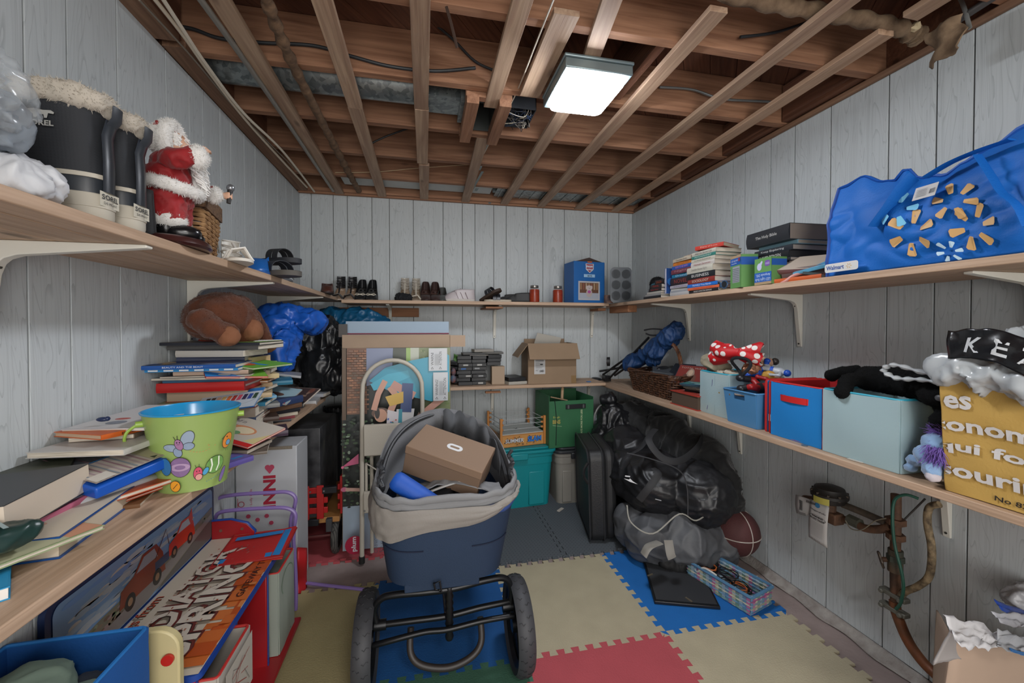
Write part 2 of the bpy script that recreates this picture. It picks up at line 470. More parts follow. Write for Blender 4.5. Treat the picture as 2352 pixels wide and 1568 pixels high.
lc = [-1.9, -1.6, -1.3, -1.05, -.8, -.5, -.3, -.1, .1, .3, .52, .68, .84, 1.03, 1.152, 1.268, 1.444, 1.678, 1.824, 1.923, 2.071, 2.172, 2.321, 2.458, 2.633, 2.8, 2.964, 3.1, 3.26]
planks(wl, lc, lambda a, b: (XL-.004, a, XL+.002, b))
# wall behind the camera with its door opening
b = MB(); b.bb(XL-.06, YF-.06, 0, -.35, YF, 2.48); b.bb(1.15, YF-.06, 0, XR+.06, YF, 2.48); b.bb(-.35, YF-.06, 2.05, 1.15, YF, 2.48)
tag(b.done('wall_front', M('b0b4b4', .6), loc=(0, 0, 0), smooth=False), kind='structure')
# dusty concrete curb at the foot of the right wall
b = MB(); b.grid(lambda u, v: (XR-.055*(1-v)*(.8+.25*noise.noise(Vector((u*30, 2, 1))))-.002, -.4+u*3.66, .004+.03*v*v+.004*noise.noise(Vector((u*60, v*3, 0)))), 120, 6, th=.004)
tag(b.done('baseboard_right', M('7d7470', .95, col2='a39e98', var=.6, vs=22., bump=.8, bs=120.), ang=180), kind='structure')

# ---- ceiling: subfloor boards, joists, strapping
ce = MB(); ce.bb(XL-.1, YF-.06, 2.51, XR+.1, YB+.1, 2.56)
ceil = tag(ce.done('ceiling', M('5c4033', .9), loc=(0, 0, 0), smooth=False), kind='structure')
rim = MB(); rim.bb(XL-.1, YF, ZT+.005, XL-.03, YB+.1, 2.51); rim.bb(XR+.03, YF, ZT+.005, XR+.1, YB+.1, 2.51); rim.bb(XL-.1, YB+.03, ZT+.005, XR+.1, YB+.1, 2.51)
rim.done('rim_board', M(**{**DARKW, 'axis': 0}), ceil)
for i in range(44):                                   # diagonal subfloor boards
    t = -2.4+i*.138
    q = MB(); q.box((0, 0, 0), (.1065, 4.6, .02)); 
    o = q.done('subfloor_board', M(**DARKW), ceil, loc=(t+.2, 1.35, 2.497), rz=radians(-38))
jy = [-1.5, -1.1, -.7, -.3, .1, .5, .9, 1.29, 1.70, 2.105, 2.498, 2.88, 3.215]
for y in jy:
    q = MB(); q.bb(XL-.03, -.019, 0, XR+.03, .019, .19)
    q.done('joist', M(**{**CEILW, 'axis': 0}), ceil, loc=(0, y+.019, 2.2955), bev=.002)
# bridging blocks seen in the bays
for x, y, d in ((-.86, .93, 0), (-.86, 1.32, 0), (-.86, 1.74, 0), (-.86, 2.14, 0), (.46, 1.32, 1), (.83, 1.32, 1), (1.73, 1.74, 0), (1.73, 2.14, 0), (1.73, 2.53, 0), (1.73, 1.33, 0)):
    q = MB(); q.bb(-.018, 0, 0, .018, .36, .17); q.done('blocking', M(**{**DARKW}), ceil, loc=(x, y, 2.30))
SP = M(**{**PINE, 'col': 'b59a80', 'col2': '957762'})
def strap(x, y0, y1, w=.062, x1=None, z=2.2755, th=.019, mat=None):
    x1 = x if x1 is None else x1; q = MB()
    L_ = sqrt((x1-x)**2+(y1-y0)**2)
    q.box((0, 0, 0), (w, L_, th)); return q.done('strap', mat or SP, ceil, loc=((x+x1)/2, (y0+y1)/2, z+th/2), rz=-atan2(x1-x, y1-y0), bev=.0015)
strap(-.588, -1.5, 3.24, x1=-.605); strap(-.298, .2, 1.95, x1=-.298); strap(-.300, 1.95, 3.24, x1=-.305)
strap(-.010, -1.2, 1.9); strap(-.008, 1.9, 2.52, z=2.274); strap(.002, 2.55, 3.24)
strap(.292, .9, 1.82); strap(.300, 2.12, 3.24, x1=.318)
strap(.625, 1.74, 3.24); strap(.897, 1.12, 3.24, x1=.931); strap(1.250, .5, 3.25)
strap(1.515, 1.09, 3.26, x1=1.583, mat=M(**PINE)); strap(1.53, .2, 1.02, x1=1.512, mat=M(**PINE))
strap(.55, 1.13, 1.42, x1=.60); strap(.44, 1.23, 1.70, w=.085); strap(.85, -.9, 1.0); strap(.2, -.9, .9)
# nailers along the walls
TP = M(**{**CEILW, 'col': '98745a', 'col2': '765540'})
for a, b_ in ((-1.5, 1.62), (1.66, 3.2)):
    q = MB(); q.bb(-.036, 0, 0, .036, b_-a, .022); q.done('nailer', TP, ceil, loc=(XL+.038, a, 2.274+(0.004 if a > 0 else 0)))
q = MB(); q.bb(-.012, 0, 0, .012, 4.7, .024); q.done('nailer', TP, ceil, loc=(XR-.013, -1.5, 2.272), bev=.006)
for dy, dz in ((.02, 0), (.05, .012)):
    q = MB(); q.bb(XL, -.012, 0, XR, .012, .022); q.done('nailer', M(**{**CEILW, 'axis': 0}), ceil, loc=(0, YB-dy, 2.273+dz))
# framing round the open junction
for x, y0, y1 in ((.205, 1.74, 2.12), (.345, 1.74, 2.12)):
    q = MB(); q.bb(-.026, 0, -.03, .026, y1-y0, .02); q.done('framing_block', M(**CEILW), ceil, loc=(x, y0, 2.275))
for y in (1.76, 2.10):
    q = MB(); q.bb(-.10, -.018, 0, .10, .018, .04); q.done('framing_block', M(**{**CEILW, 'axis': 0}), ceil, loc=(.275, y, 2.276))

# ---- ceiling lamp
lamp = thing('ceiling_lamp', 'square white lit lamp fixed under the open wooden joists', 'lamp', (.625, 1.535, 2.232))
q = MB(); q.box((0, 0, .036), (.27, .29, .012)); q.box((0, 0, .011), (.262, .282, .036))
q.done('metal_pan', M('8fa0a4', .4, .6, var=.2), lamp, bev=.004)
q = MB(); q.prism(rrect(.225, .25, .03), -.026, -.008)
q.done('diffuser', M('f4f8ff', .3, emit=LAMP_E), lamp)
# ================================================================ shelves
ZU, ZUL, ZL, ZLB, ZLL = 1.478, 1.502, 0.850, 0.866, 0.879     # tops
ZUB = 1.483
XUR, XUL, XLR, XLL, YUB, YLB = 1.405, -0.582, 1.380, -0.582, 2.93, 2.95
BRK = M('d8d6cc', .45, spec=.4)
def bracket(parent, px, py, pz, dx, dy, la=.25, lv=.24):
    """pressed steel L bracket; (px,py,pz) inner top corner at the wall, (dx,dy) points out"""
    w = .011
    o = [(0, 0), (la, 0), (la, -.007), (.07, -.030), (.048, -.038), (.038, -.048), (.030, -.07), (.008, -lv), (0, -lv)]
    q = MB(); m = frame((0, 0, 0), (dx, dy, 0), (0, 0, 1))
    q.prism(o, -w, w, m)
    o_ = q.done('bracket', BRK, parent, loc=(px-parent.location.x, py-parent.location.y, pz-parent.location.z), bev=.002)
    n = Vector((dx, dy, 0))
    for zz in (-.055, -lv+.015):
        f = .034 if zz > -.1 else .010
        s = MB(); s.cyl(n*f+Vector((0, 0, zz)), n*(f+.002)+Vector((0, 0, zz)), .004, n=8)
        s.done('screw', M('6c6a64', .4, .8), o_)
    return o_
def shelf(name, label, boards, z, axis):
    x0 = min(b[0] for b in boards); y0 = min(b[1] for b in boards)
    t = thing(name, label, 'shelf', (x0, y0, z-.024))
    for (a, b_, c, d) in boards:
        q = MB(); q.box((0, 0, 0), (c-a, d-b_, .0235))
        q.done('board', M(col='c2a68e', col2='a98c72', kind='wood', rough=.62, rnd=.08, axis=axis), t, loc=((a+c)/2-x0, (b_+d)/2-y0, .012), bev=.0025)
    return t
sul = shelf('wall_shelf', 'upper left wooden shelf carrying winter boots and a santa figure', [(XL+.002, -1.0, -.752, 3.17), (-.748, -1.0, -.647, 3.17), (-.643, -1.0, XUL, 3.17)], ZUL, 1)
sub_ = shelf('wall_shelf', 'upper back wooden shelf carrying a row of shoes and two jars', [(-.545, YUB, XUR-.012, YUB+.160), (-.545, YUB+.163, XUR-.012, YB-.002)], ZUB, 0)
sur = shelf('wall_shelf', 'upper right wooden shelf carrying books and a big blue shopping bag', [(XUR, -1.0, 1.584, YB-.002), (1.588, -1.0, XR-.002, YB-.002)], ZU, 1)
sll = shelf('wall_shelf', 'lower left wooden shelf heaped with picture books', [(XL+.002, -1.0, -.745, 2.64), (-.743, -1.0, XLL, 2.64), (XL+.002, 2.643, -.60, YB-.002)], ZLL, 1)
slb = shelf('wall_shelf', 'lower back wooden shelf carrying black tapes and an open carton', [(-.60+.004, YLB, XLR-.002, YLB+.150), (-.60+.004, YLB+.153, XLR-.002, YB-.002)], ZLB, 0)
slr = shelf('wall_shelf', 'lower right wooden shelf carrying fabric bins and a wicker basket', [(XLR, -1.0, 1.560, YB-.002), (1.562, -1.0, XR-.002, YB-.002)], ZL, 1)
zb = .0243
for y in (aX(365, 571, -.587).y-.03, aX(430, 650, XL).y, aX(613, 690, XL).y, .3): bracket(sul, XL+.003, y, ZUL-zb, 1, 0, .30)
for y in (aX(1841, 678, XR).y, aX(1586, 700, XR).y, aX(2222, 622, 1.47).y, .2): bracket(sur, XR-.003, y, ZU-zb, -1, 0, .29, .25)
for y in (aX(1703, 1085, XR).y, aX(2178, 1305, XR).y, 2.45): bracket(slr, XR-.003, y, ZL-zb, -1, 0, .29, .25)
for x in (aY(897, 700, YB).x, aY(1135, 700, YB).x, aY(1358, 700, YB).x): bracket(sub_, x, YB-.003, ZUB-zb, 0, -1, .27, .25)
for x in (aY(1130, 900, YB).x, aY(1350, 900, YB).x): bracket(slb, x, YB-.003, ZLB-zb, 0, -1, .25, .22)
for y in (1.2, 2.0): bracket(sll, XL+.003, y, ZLL-zb, 1, 0, .25, .24)
# wooden battens and cleats under the shelves
BT = dict(col='9a6b4a', col2='7d5236', kind='wood', rough=.7)
def batten(p, x0, y0, z0, x1, y1, z1, axis=0):
    q = MB(); c = Vector(((x0+x1)/2, (y0+y1)/2, (z0+z1)/2)); q.box((0, 0, 0), (x1-x0, y1-y0, z1-z0))
    q.done('batten', M(**BT, axis=axis), p, loc=c-p.location, bev=.002)
batten(sub_, -.70, YB-.024, 1.375, -.04, YB-.003, 1.443)
batten(sub_, aY(1115, 700, 2.95).x, 2.935, 1.432, aY(1155, 700, 2.95).x, YB-.03, 1.4455)
batten(sub_, aY(1380, 700, 2.95).x, 3.0, 1.425, 1.40, 3.16, 1.4455)
batten(sur, 1.43, 2.70, 1.405, 1.50, 3.0, 1.4535, 1)
batten(slb, aY(1115, 900, 2.96).x, 2.955, .812, aY(1150, 900, 2.96).x, 2.99, .8255)
# ================================================================ ducts, pipes and wires overhead
GALV = M('9fa8a8', .38, .75, kind='galv', col2='6f787a', bs=55.)
q = MB(); q.cyl((XL+.0, 1.905, 2.385), (.03, 1.905, 2.385), .078, n=28)
for x in (-.02,): q.cyl((x, 1.905, 2.385), (x+.012, 1.905, 2.385), .082, n=28)
q.box((.10, 1.905, 2.385), (.16, .15, .15)); q.bb(.16, 1.80, 2.30, .18, 2.03, 2.46)
o = q.done('round_duct', GALV, None); tag(o, 'round galvanised duct between the joists above the boots', 'duct')
q = MB(); q.bb(-.56, 2.98, 2.325, .50, 3.15, 2.46)
tag(q.done('flat_duct', M('c3cac9', .5, .1, var=.15), None, bev=.004), 'white painted flat duct above the back left wall', 'duct')
q = MB(); q.bb(.53, 2.97, 2.315, 1.72, 3.16, 2.46)
for i in range(14): q.bb(.56+i*.085, 2.965, 2.31, .57+i*.085, 3.165, 2.465)
tag(q.done('flat_duct', GALV, None), 'bare galvanised flat duct above the back right wall', 'duct')
q = MB(); q.bb(.50, 3.0, 2.30, .52, 3.03, 2.47); q.bb(.50, 3.22, 2.275, .52, 3.225, 2.47)
tag(q.done('hanger_strap', M('6f787a', .4, .8), None), 'steel hanger strap between the two flat ducts', 'bracket')
# open junction: square metal boot and electrical box
q = MB(); x0, x1, y0, y1 = .235, .325, 1.80, 2.06
for a in ((x0, y0, x0+.004, y1), (x1-.004, y0, x1, y1), (x0, y0, x1, y0+.004), (x0, y1-.004, x1, y1)): q.bb(a[0], a[1], 2.285, a[2], a[3], 2.45)
q.bb(x0, y0, 2.45, x1, y1, 2.455)
tag(q.done('register_boot', M('5d6260', .5, .6, var=.4), None), 'dark open metal duct outlet framed by short boards', 'duct')
jb = thing('junction_box', 'open black electrical box full of loose wires by the lamp', 'electrical box', (.44, 1.93, 2.30))
q = MB()
for a in ((-.07, -.09, -.066, .09), (.066, -.09, .07, .09), (-.07, -.09, .07, -.086), (-.07, .086, .07, .09)): q.bb(a[0], a[1], 0, a[2], a[3], .08)
q.bb(-.07, -.09, .08, .07, .09, .084); q.done('box', M('23262a', .5), jb)
rn = random.Random(3)
for i in range(9):
    q = MB(); p = [Vector((rn.uniform(-.06, .06), rn.uniform(-.08, .08), .07))]
    for k in range(5): p.append(Vector((rn.uniform(-.07, .07), rn.uniform(-.10, .10), rn.uniform(-.03, .04))))
    q.tube(bez(p, 5), .0016 if i % 3 else .003, 5)
    q.done('wire', M(['22252a', 'b9b2a0', '2a3d5c', '6e6a64'][i % 4], .5), jb)
for k, (x, y) in enumerate(((.335, 2.20), (.365, 2.60))):
    q = MB(); q.bb(-.008, 0, 0, .008, .34, .003); q.bb(.02, .30, -.006, .036, .36, -.002)
    for i in range(4): q.cyl((.028, .31+i*.012, -.0065), (.028, .31+i*.012, -.006), .003, n=6)
    o = q.done('steel_strap', M('7b8482', .4, .7), None, loc=(x, y, 2.285)); o.rotation_euler = (0, 0, radians(4))
    tag(o, ['perforated steel strap nailed behind the junction box', 'perforated steel strap nearest the back wall'][k], 'bracket')
def run(name, label, cat, pts, r, mat, n=8, k=8):
    q = MB(); q.tube(bez(pts, k), r, n); return tag(q.done(name, mat, None), label, cat)
def z0(px, py, z=2.262): return on(px, py, z)
wrap = M('7d6148', .9, col2='4f3c2c', var=.55, vs=35., bump=.8, bs=70.)
pp = bez([z0(590, -60, 2.276), z0(660, 120, 2.276), z0(745, 290, 2.276), z0(800, 395, 2.276), z0(824, 438, 2.276)], 16)
q = MB(); q.tube(pp, [.0165+.0028*math.sin(i*1.9)+.002*(i % 3) for i in range(len(pp))], 10)
tag(q.done('wrapped_pipe', wrap, None), 'water pipe lagged with brown tape under the joists', 'pipe')
run('conduit', 'straight grey steel conduit along the left ceiling', 'pipe', [z0(440, -30, 2.268), z0(620, 222, 2.268), z0(765, 438, 2.268)], .010, M('8c8880', .45, .5), 10)
run('white_cable', 'white cable along the left ceiling, outer one of two', 'cable', [z0(325, -40), z0(420, 80), z0(480, 165), z0(560, 270), z0(640, 360), z0(705, 430)], .0062, M('c9bca8', .6))
run('white_cable', 'white cable along the left ceiling, inner one of two', 'cable', [z0(350, -40), z0(415, 60), z0(475, 150), z0(560, 260), z0(650, 348), z0(722, 440)], .0062, M('d0c6b4', .6))
run('thin_wire', 'thin grey wire nailed along the left nailer board', 'cable', [z0(320, 0), z0(440, 130), z0(560, 270), z0(690, 400), z0(712, 428)], .003, M('7c7468', .6))
blk = M('26292c', .5)
def yline(pts, Y): return [aY(a, b, Y) for a, b in pts]
run('black_cable', 'black cable stapled across the face of the front joist', 'cable', yline([(365, 56), (440, 66), (505, 88), (600, 98), (720, 105), (810, 130), (900, 153), (1000, 163), (1092, 156)], 1.69), .0065, blk)
run('black_cable', 'black cable curving up into the bay beside the third strap', 'cable', [aY(985, 45, 1.66), aY(1040, 90, 1.68), aY(1090, 140, 1.69), aY(1135, 162, 1.69)], .005, blk)
run('black_cable', 'black cable end poking through the middle joist', 'cable', [aY(855, 328, 2.488), aY(890, 312, 2.488), aY(940, 294, 2.488)], .005, blk)
run('black_cable', 'black cable slanting across the right ceiling bay', 'cable', [aY(1700, 85, 1.27), aY(1790, 72, 1.27), aY(1910, 30, 1.27), aY(1990, 5, 1.27)], .005, blk)
run('metal_flex', 'thin armoured cable snaking across the right joists', 'cable', [aY(1515, 200, 1.68), aY(1590, 206, 1.68), aY(1660, 227, 1.67), aY(1760, 233, 1.68), aY(1840, 238, 1.67), aY(1885, 205, 1.67)], .0055, M('8f9494', .4, .7))
run('pull_cord', 'thin white cord hanging across the bays beside the lamp', 'cable', [aY(1275, -10, 1.0), aY(1235, 90, 1.3), aY(1185, 215, 1.75), aY(1140, 300, 2.1), aY(1112, 352, 2.4)], .0028, M('d8cdb8', .6), 6)
run('thin_wire', 'thin pale wire sagging along the back joist', 'cable', yline([(770, 396), (860, 395), (960, 386), (1075, 378)], 2.86), .0028, M('c9b08c', .6), 6)
q = MB(); p0 = aX(350, 125, -.80)
# insulated pipe at the right with a torn flap
ins = thing('insulated_pipe', 'pipe lagged in brown paper with a torn flap at top right', 'pipe', tuple(on(1740, 0, 2.33)))
felt = M('8a745c', .95, col2='5f4c3a', var=.5, vs=25., bump=1., bs=45.)
pp = bez([on(1500, -60, 2.33), on(1740, 2, 2.33), on(1900, 30, 2.325), on(2050, 60, 2.315), on(2110, 85, 2.30)], 14)
q = MB(); q.tube(pp, [.024+.004*math.sin(i*1.3)+(.006 if i > len(pp)-10 else 0)*(i % 2) for i in range(len(pp))], 12); q.done('lagging', felt, ins, world=True)
q = MB(); A = aX(2125, 75, 1.60); B = aX(2210, 30, 1.60); C_ = aX(2145, 155, 1.62); D_ = aX(2210, 105, 1.58)
def flapf(u, v):
    p = (A*(1-u)+B*u)*(1-v)+(C_*(1-u)+D_*u)*v
    return p+Vector((.012*sin(u*7+v*3)+.006*noise.noise(p*60), .01*sin(v*9), .008*noise.noise(p*50)))
q.grid(flapf, 12, 12, th=.004); q.done('torn_flap', felt, ins, world=True, ang=180)
q = MB(); q.tube(bez([aX(2105, 60, 1.62)+Vector((.01*sin(i*2.4), .012*i/6, .01*cos(i*2.)))for i in range(7)], 4), .010, 6); q.done('insulation_tuft', M('cdbb98', .95, bump=1., bs=80.), ins, world=True)
run('grey_rod', 'grey steel rod along the wall above the torn lagging', 'pipe', [aX(2195, 50, 1.70), aX(2380, -70, 1.70)], .012, M('5f5c5a', .5, .5), 10)
q = MB(); pt = [aX(2205, -5, 1.69), aX(2215, 20, 1.69), aX(2228, 66, 1.69)]; q.tube(bez(pt, 4), .006, 6, flat=.4)
tag(q.done('metal_clip', M('a3a6a4', .4, .6), None), 'bent metal hanger clip on the grey steel rod', 'bracket')
# small hooks and nails in the joists
for k, (px, py, Y) in enumerate(((1050, 110, 1.285), (870, 432, 3.19))):
    a = aY(px, py, Y); q = MB(); q.tube([a, a+Vector((-.02, -.03, .05)), a+Vector((-.035, -.04, .09))], .005, 6)
    tag(q.done('hook', M('4a3a32', .5, .5), None), ['metal pin sticking down between the third and fourth straps', 'small metal hook above the back shelf shoes'][k], 'hook')

# ================================================================ foam mats
def wave(t, ph=0.):               # dovetail tooth profile along an edge, t in metres
    p = .0610; u = (t/p+ph) % 1.
    return u
def edge_pts(L_, depth=.0125, p=.061, inv=1):
    pts = []; n = int(round(L_/p)); s = L_/n
    for i in range(n):
        a = i*s
        pts += [(a+s*.00, -depth*inv), (a+s*.28, -depth*inv), (a+s*.22, depth*inv), (a+s*.78, depth*inv), (a+s*.72, -depth*inv)]
    # keep corners tame
    pts[0] = (0., 0.); pts = [pts[0]]+pts[1:]+[(L_, 0.)]
    return pts
def mat_tile(label, x0, y0, S, col, z0_=.0, th=.012, kind='plain', col2=None, sx=1., W_=None, H_=None, bump=.35):
    W_ = W_ or S; H_ = H_ or S
    e = edge_pts(W_); f = edge_pts(H_)
    g = .0006
    P = [(a, b_) for a, b_ in e] + [(W_-b_, a) for a, b_ in f[1:]] + [(W_-a, H_+b_) for a, b_ in [(c, d) for c, d in e][1:]][:] + [(b_, H_-a) for a, b_ in f[1:-1]]
    # matching partner edges: bottom edge uses +b, top edge of the tile below uses the same world curve
    P = [(a, b_) for a, b_ in e] + [(W_+b_, a) for a, b_ in f[1:]] + [(a, H_+b_) for a, b_ in reversed(e[:-1])] + [(b_, a) for a, b_ in reversed(f[1:-1])]
    q = MB(); q.prism([(a-W_/2, b_-H_/2) for a, b_ in P], 0, th)
    o = q.done('foam_mat', M(col, .85, kind=kind, col2=col2, bump=bump, bs=160., var=.10 if kind == 'plain' else 0, vs=9.), None, loc=(x0+W_/2, y0+H_/2, z0_), smooth=False)
    return tag(o, label, 'floor mat', 'interlocking foam floor mats')
S = .610; gx = .373; gy = .918
mat_tile('pale yellow foam mat beside the stroller, bordering the grey diamond mat', gx, gy+S, S, 'a9a087')
mat_tile('blue foam mat under the picture frame and woven basket', gx+S, gy+S, S, '0d63ad')
mat_tile('red foam mat in the centre foreground right of the stroller wheel', gx, gy, S, 'ac4a52')
mat_tile('pale yellow foam mat at the front right by the gas pipe', gx+S, gy, S, 'aca38a')
mat_tile('blue foam mat under the stroller wheels', gx-S, gy+S, S, '0e4f8c')
mat_tile('green foam mat in the front below the stroller', gx-S, gy, S, '39624f')
mat_tile('dull yellow foam mat between the toy bench and stroller', gx-2*S, gy+S, S, 'a3986f')
mat_tile('yellow foam mat in front of the toy bench', gx-2*S, gy, S, 'a3986f')
mat_tile('red foam mat under the wagon and step stool', -.84, 2.39, S, 'ab4a50')
for k, (x, y, w, h, l) in enumerate(((.30, 2.165, .47, 1.07, 'between teal tote and stroller'), (.775, 2.165, .97, 1.07, 'under the heap of black bags'))):
    mat_tile('grey diamond plate rubber mat '+l, x, y, S, '565c62', kind='diamond', col2='41474d', W_=w, H_=h, bump=.9)
# ================================================================ shared builders: lofts, shoes, books
def loft(mb, secs, n=20, m=None, e=.8, caps=True):
    """secs: (z, xback, xfront, halfwidth[, yshift[, xlean]])"""
    vs = []
    for s_ in secs:
        z, xb, xf, w = s_[:4]; ys = s_[4] if len(s_) > 4 else 0
        cx = (xb+xf)/2; a = (xf-xb)/2
        for i in range(n):
            t = 2*pi*i/n
            vs.append((cx+a*math.copysign(abs(cos(t))**e, cos(t)), ys+w*math.copysign(abs(sin(t))**e, sin(t)), z))
    K = len(secs)
    fs = [(k*n+i, k*n+(i+1) % n, (k+1)*n+(i+1) % n, (k+1)*n+i) for k in range(K-1) for i in range(n)]
    if caps: fs += [tuple(range(n-1, -1, -1)), tuple(range((K-1)*n, K*n))]
    return mb.add(vs, fs, m)
def foot(t, L=.24, w=.085, pt=.0):
    """shoe outline at t in 0..1 round the foot; returns x (heel 0, toe L), y"""
    a = 2*pi*t; x = L/2-L/2*cos(a); u = x/L
    hw = w/2*(.62+.38*math.sin(min(1., max(0., (u-.1)/.62))*pi/2))
    if u > .7: hw *= sqrt(max(0., 1-((u-.7)/.3)**(2.2-pt)))
    if u < .13: hw *= sqrt(max(0., 1-((.13-u)/.13)**2))
    return x, (hw if a < pi else -hw)
def shoe(name, label, loc, rz, kind='pump', L=.24, w=.082, heel=.0, col='1c1c1e', col2=None, inner='8d8378', sole='3a322c', group=None, rough=.35, rot=None, back=.055, toe=.045, open_=.55, kinds='plain'):
    t = thing(name, label, 'shoe', loc, rz, group, rot)
    def zc(x):
        u = min(1., max(0., x/(L*.62))); return heel*(.5+.5*cos(pi*u))+.004
    n = 40; O = [foot(i/n, L, w) for i in range(n)]
    th = .016 if kind in ('sneaker', 'slide') else .005
    q = MB()
    q.add([(x*1., y*1.03, zc(x)-.004) for x, y in O]+[(x, y*1.03, zc(x)+th) for x, y in O], [tuple(range(n-1, -1, -1)), tuple(range(n, 2*n))]+[(i, (i+1) % n, n+(i+1) % n, n+i) for i in range(n)])
    q.done('sole', M(sole, .7), t)
    if heel > .02:
        q = MB(); q.cyl((.022, 0, zc(.02)), (.016, 0, 0), .022, .008 if heel > .06 else .018, n=12); q.done('heel', M(col if kind == 'pump' else sole, rough), t)
    q = MB(); q.add([(x*.98+.002, y*.93, zc(x)+th+.001) for x, y in O], [tuple(range(n))]); q.done('insole', M(inner, .7), t)
    mat = M(col, rough, kind=kinds, bump=.1)
    if kind in ('pump', 'flat', 'sneaker', 'loafer'):
        def f(u, v):
            x, y = foot(u, L, w); s = x/L
            lip = open_ if kind != 'sneaker' else .62
            if s > lip: X = x+(L*lip-x)*v*1.0; Y = y*(1-v*.42*(1 if s < .97 else .6)); h = toe*math.sin(min(1., v*1.2)*pi/2)*(1.0)
            else: X = x+.006*v; Y = y*(1-.12*v); h = (back*(1-s/lip)**.8+toe*(s/lip))*v
            return (X, Y, zc(X)+th*.6+h*(1.15 if s <= lip else 1.))
        q = MB(); q.grid(f, 48, 7, th=-.0022); q.done('upper', mat, t, ang=180)
    if kind == 'sneaker':
        q = MB(); q.grid(lambda u, v: (L*.42+u*L*.22, (v-.5)*w*.5, th+toe*1.05+.018*(1-u)+.004), 6, 6, th=.006); q.done('tongue', M(col2 or col, .8), t)
        for k in range(4):
            x = L*(.44+.055*k); q = MB(); q.tube([(x, -w*.33, th+toe*.9), (x+.004, 0, th+toe+.022-.004*k), (x, w*.33, th+toe*.9)], .003, 5); q.done('lace', M('e2e0da', .8), t)
        for s in (-1, 1):
            for k in range(3):
                q = MB(); pts = [(L*(.22+.14*k+.02*j), s*(w*.5*(.93+.02*j))*(1.0-.10*(j/4)), th+.006+toe*.2*j) for j in range(5)]
                q.tube(pts, .0035, 5, flat=.4); q.done('side_stripe', M('8a6a74', .5), t)
    if kind == 'strap':
        ss = col2 or col
        for k, u in enumerate((.60, .70, .80, .88)):
            x = L*u; hw = abs(foot(math.acos(1-2*u)/(2*pi), L, w)[1]); q = MB()
            q.tube([(x-.012, -hw, zc(x)+.004), (x+.01*(k % 2), -hw*.7, zc(x)+.030), (x+.006, hw*.3, zc(x)+.040), (x-.008*(k % 2), hw, zc(x)+.004)], .0045, 6, flat=.5); q.done('strap', M(ss, rough), t)
        for k in range(4):
            z = zc(.03)+.022+.021*k; q = MB(); r = .030-.002*k
            q.tube([(.035+r*cos(a)*1.1, r*sin(a), z+.006*cos(a+k)) for a in [2*pi*i/12 for i in range(12)]], .0042, 6, closed=True, flat=.5); q.done('ankle_strap', M(ss, rough), t)
        q = MB(); q.grid(lambda u, v: (.008+.02*(1-cos((u-.5)*2.2)), (u-.5)*w*.62, zc(.0)+.004+v*.085), 8, 4, th=.003); q.done('heel_counter', mat, t)
        q = MB(); q.tube([(L*.72, 0, zc(L*.7)+.034), (L*.5, .0, zc(L*.5)+.050), (.06, 0, zc(.05)+.075)], .005, 6, flat=.5); q.done('instep_strap', M(ss, rough), t)
    if kind == 'slide':
        for k, u in enumerate((.42, .56)):
            def g(a, b_, u=u): x = L*(u+.12*b_); hw = w/2*1.02; return (x, -hw*cos(pi*a), th+.046*sin(pi*a)**.7)
            q = MB(); q.grid(g, 14, 3, th=.003); q.done('strap', mat, t)
    return t

def book(label, loc, rz, L, Wd, T, cover, pages='d8cfc0', name='book', text=None, tcol='f0f0f0', tilt=(0, 0), over=.002, ct=.0016, rough=.4, art=None, group=None, cat='book', tw=.6, thick_text=.5, spine_art=None):
    t = thing(name, label, cat, loc, 0, group, (tilt[0], tilt[1], rz))
    q = MB(); q.bb(-L/2, -Wd/2, 0, L/2, Wd/2, ct); q.bb(-L/2, -Wd/2, T-ct, L/2, Wd/2, T)
    if T > .008:
        n = 5; pts = [(-Wd/2+.0005-(.10*T)*math.sin(pi*i/n), T*i/n) for i in range(n+1)]; pl = pts+[(-Wd/2+ct, T-ct*.5), (-Wd/2+ct, ct*.5)]
        q.prism(pl, -L/2, L/2, Matrix(((0, 0, 1, 0), (1, 0, 0, 0), (0, 1, 0, 0), (0, 0, 0, 1))))
    q.done('cover', M(cover, rough, spec=.4), t)
    q = MB(); q.bb(-L/2+over, -Wd/2+ct, ct, L/2-over, Wd/2-over, T-ct)
    q.done('pages', M(pages, .85, kind='pages', col2='b5ab9b' if pages == 'd8cfc0' else pages), t, smooth=False)
    if text and T > .008:
        d = Decal(.0003); d.text(text, -L*tw/2, T*(.5-thick_text/2), L*tw, T*thick_text, tcol)
        d.done('spine_lettering', t, frame((0, -Wd/2-.10*T-.0004, 0), (1, 0, 0), (0, 0, 1)))
    if spine_art:
        d = Decal(.0003); spine_art(d, L, T); d.done('spine_print', t, frame((-L/2, -Wd/2-.10*T-.0004, 0), (1, 0, 0), (0, 0, 1)))
    if art:
        d = Decal(.0003); art(d, L, Wd); d.done('cover_print', t, TR((-L/2, -Wd/2, T)))
    return t
def blobart(bg, cols, seed=0, n=9, title=None, tcol='ffffff'):
    def f(d, L, Wd):
        r = random.Random(seed); d.rect(.002, .002, L-.002, Wd-.002, bg)
        for i in range(n):
            c = r.choice(cols); x = r.uniform(.15, .85)*L; y = r.uniform(.15, .85)*Wd; a = r.uniform(.04, .16)*min(L, Wd)
            if r.random() < .6: d.ell(x, y, min(a*r.uniform(.6, 1.8), x, L-x), min(a, y, Wd-y), c, n=14)
            else:
                w_ = min(a*1.6, x, L-x); h_ = min(a*.6, y, Wd-y); d.rect(x-w_, y-h_, x+w_, y+h_, c)
        if title: d.text(title, L*.12, Wd*.72, L*.76, Wd*.14, tcol, bold=.02)
    return f

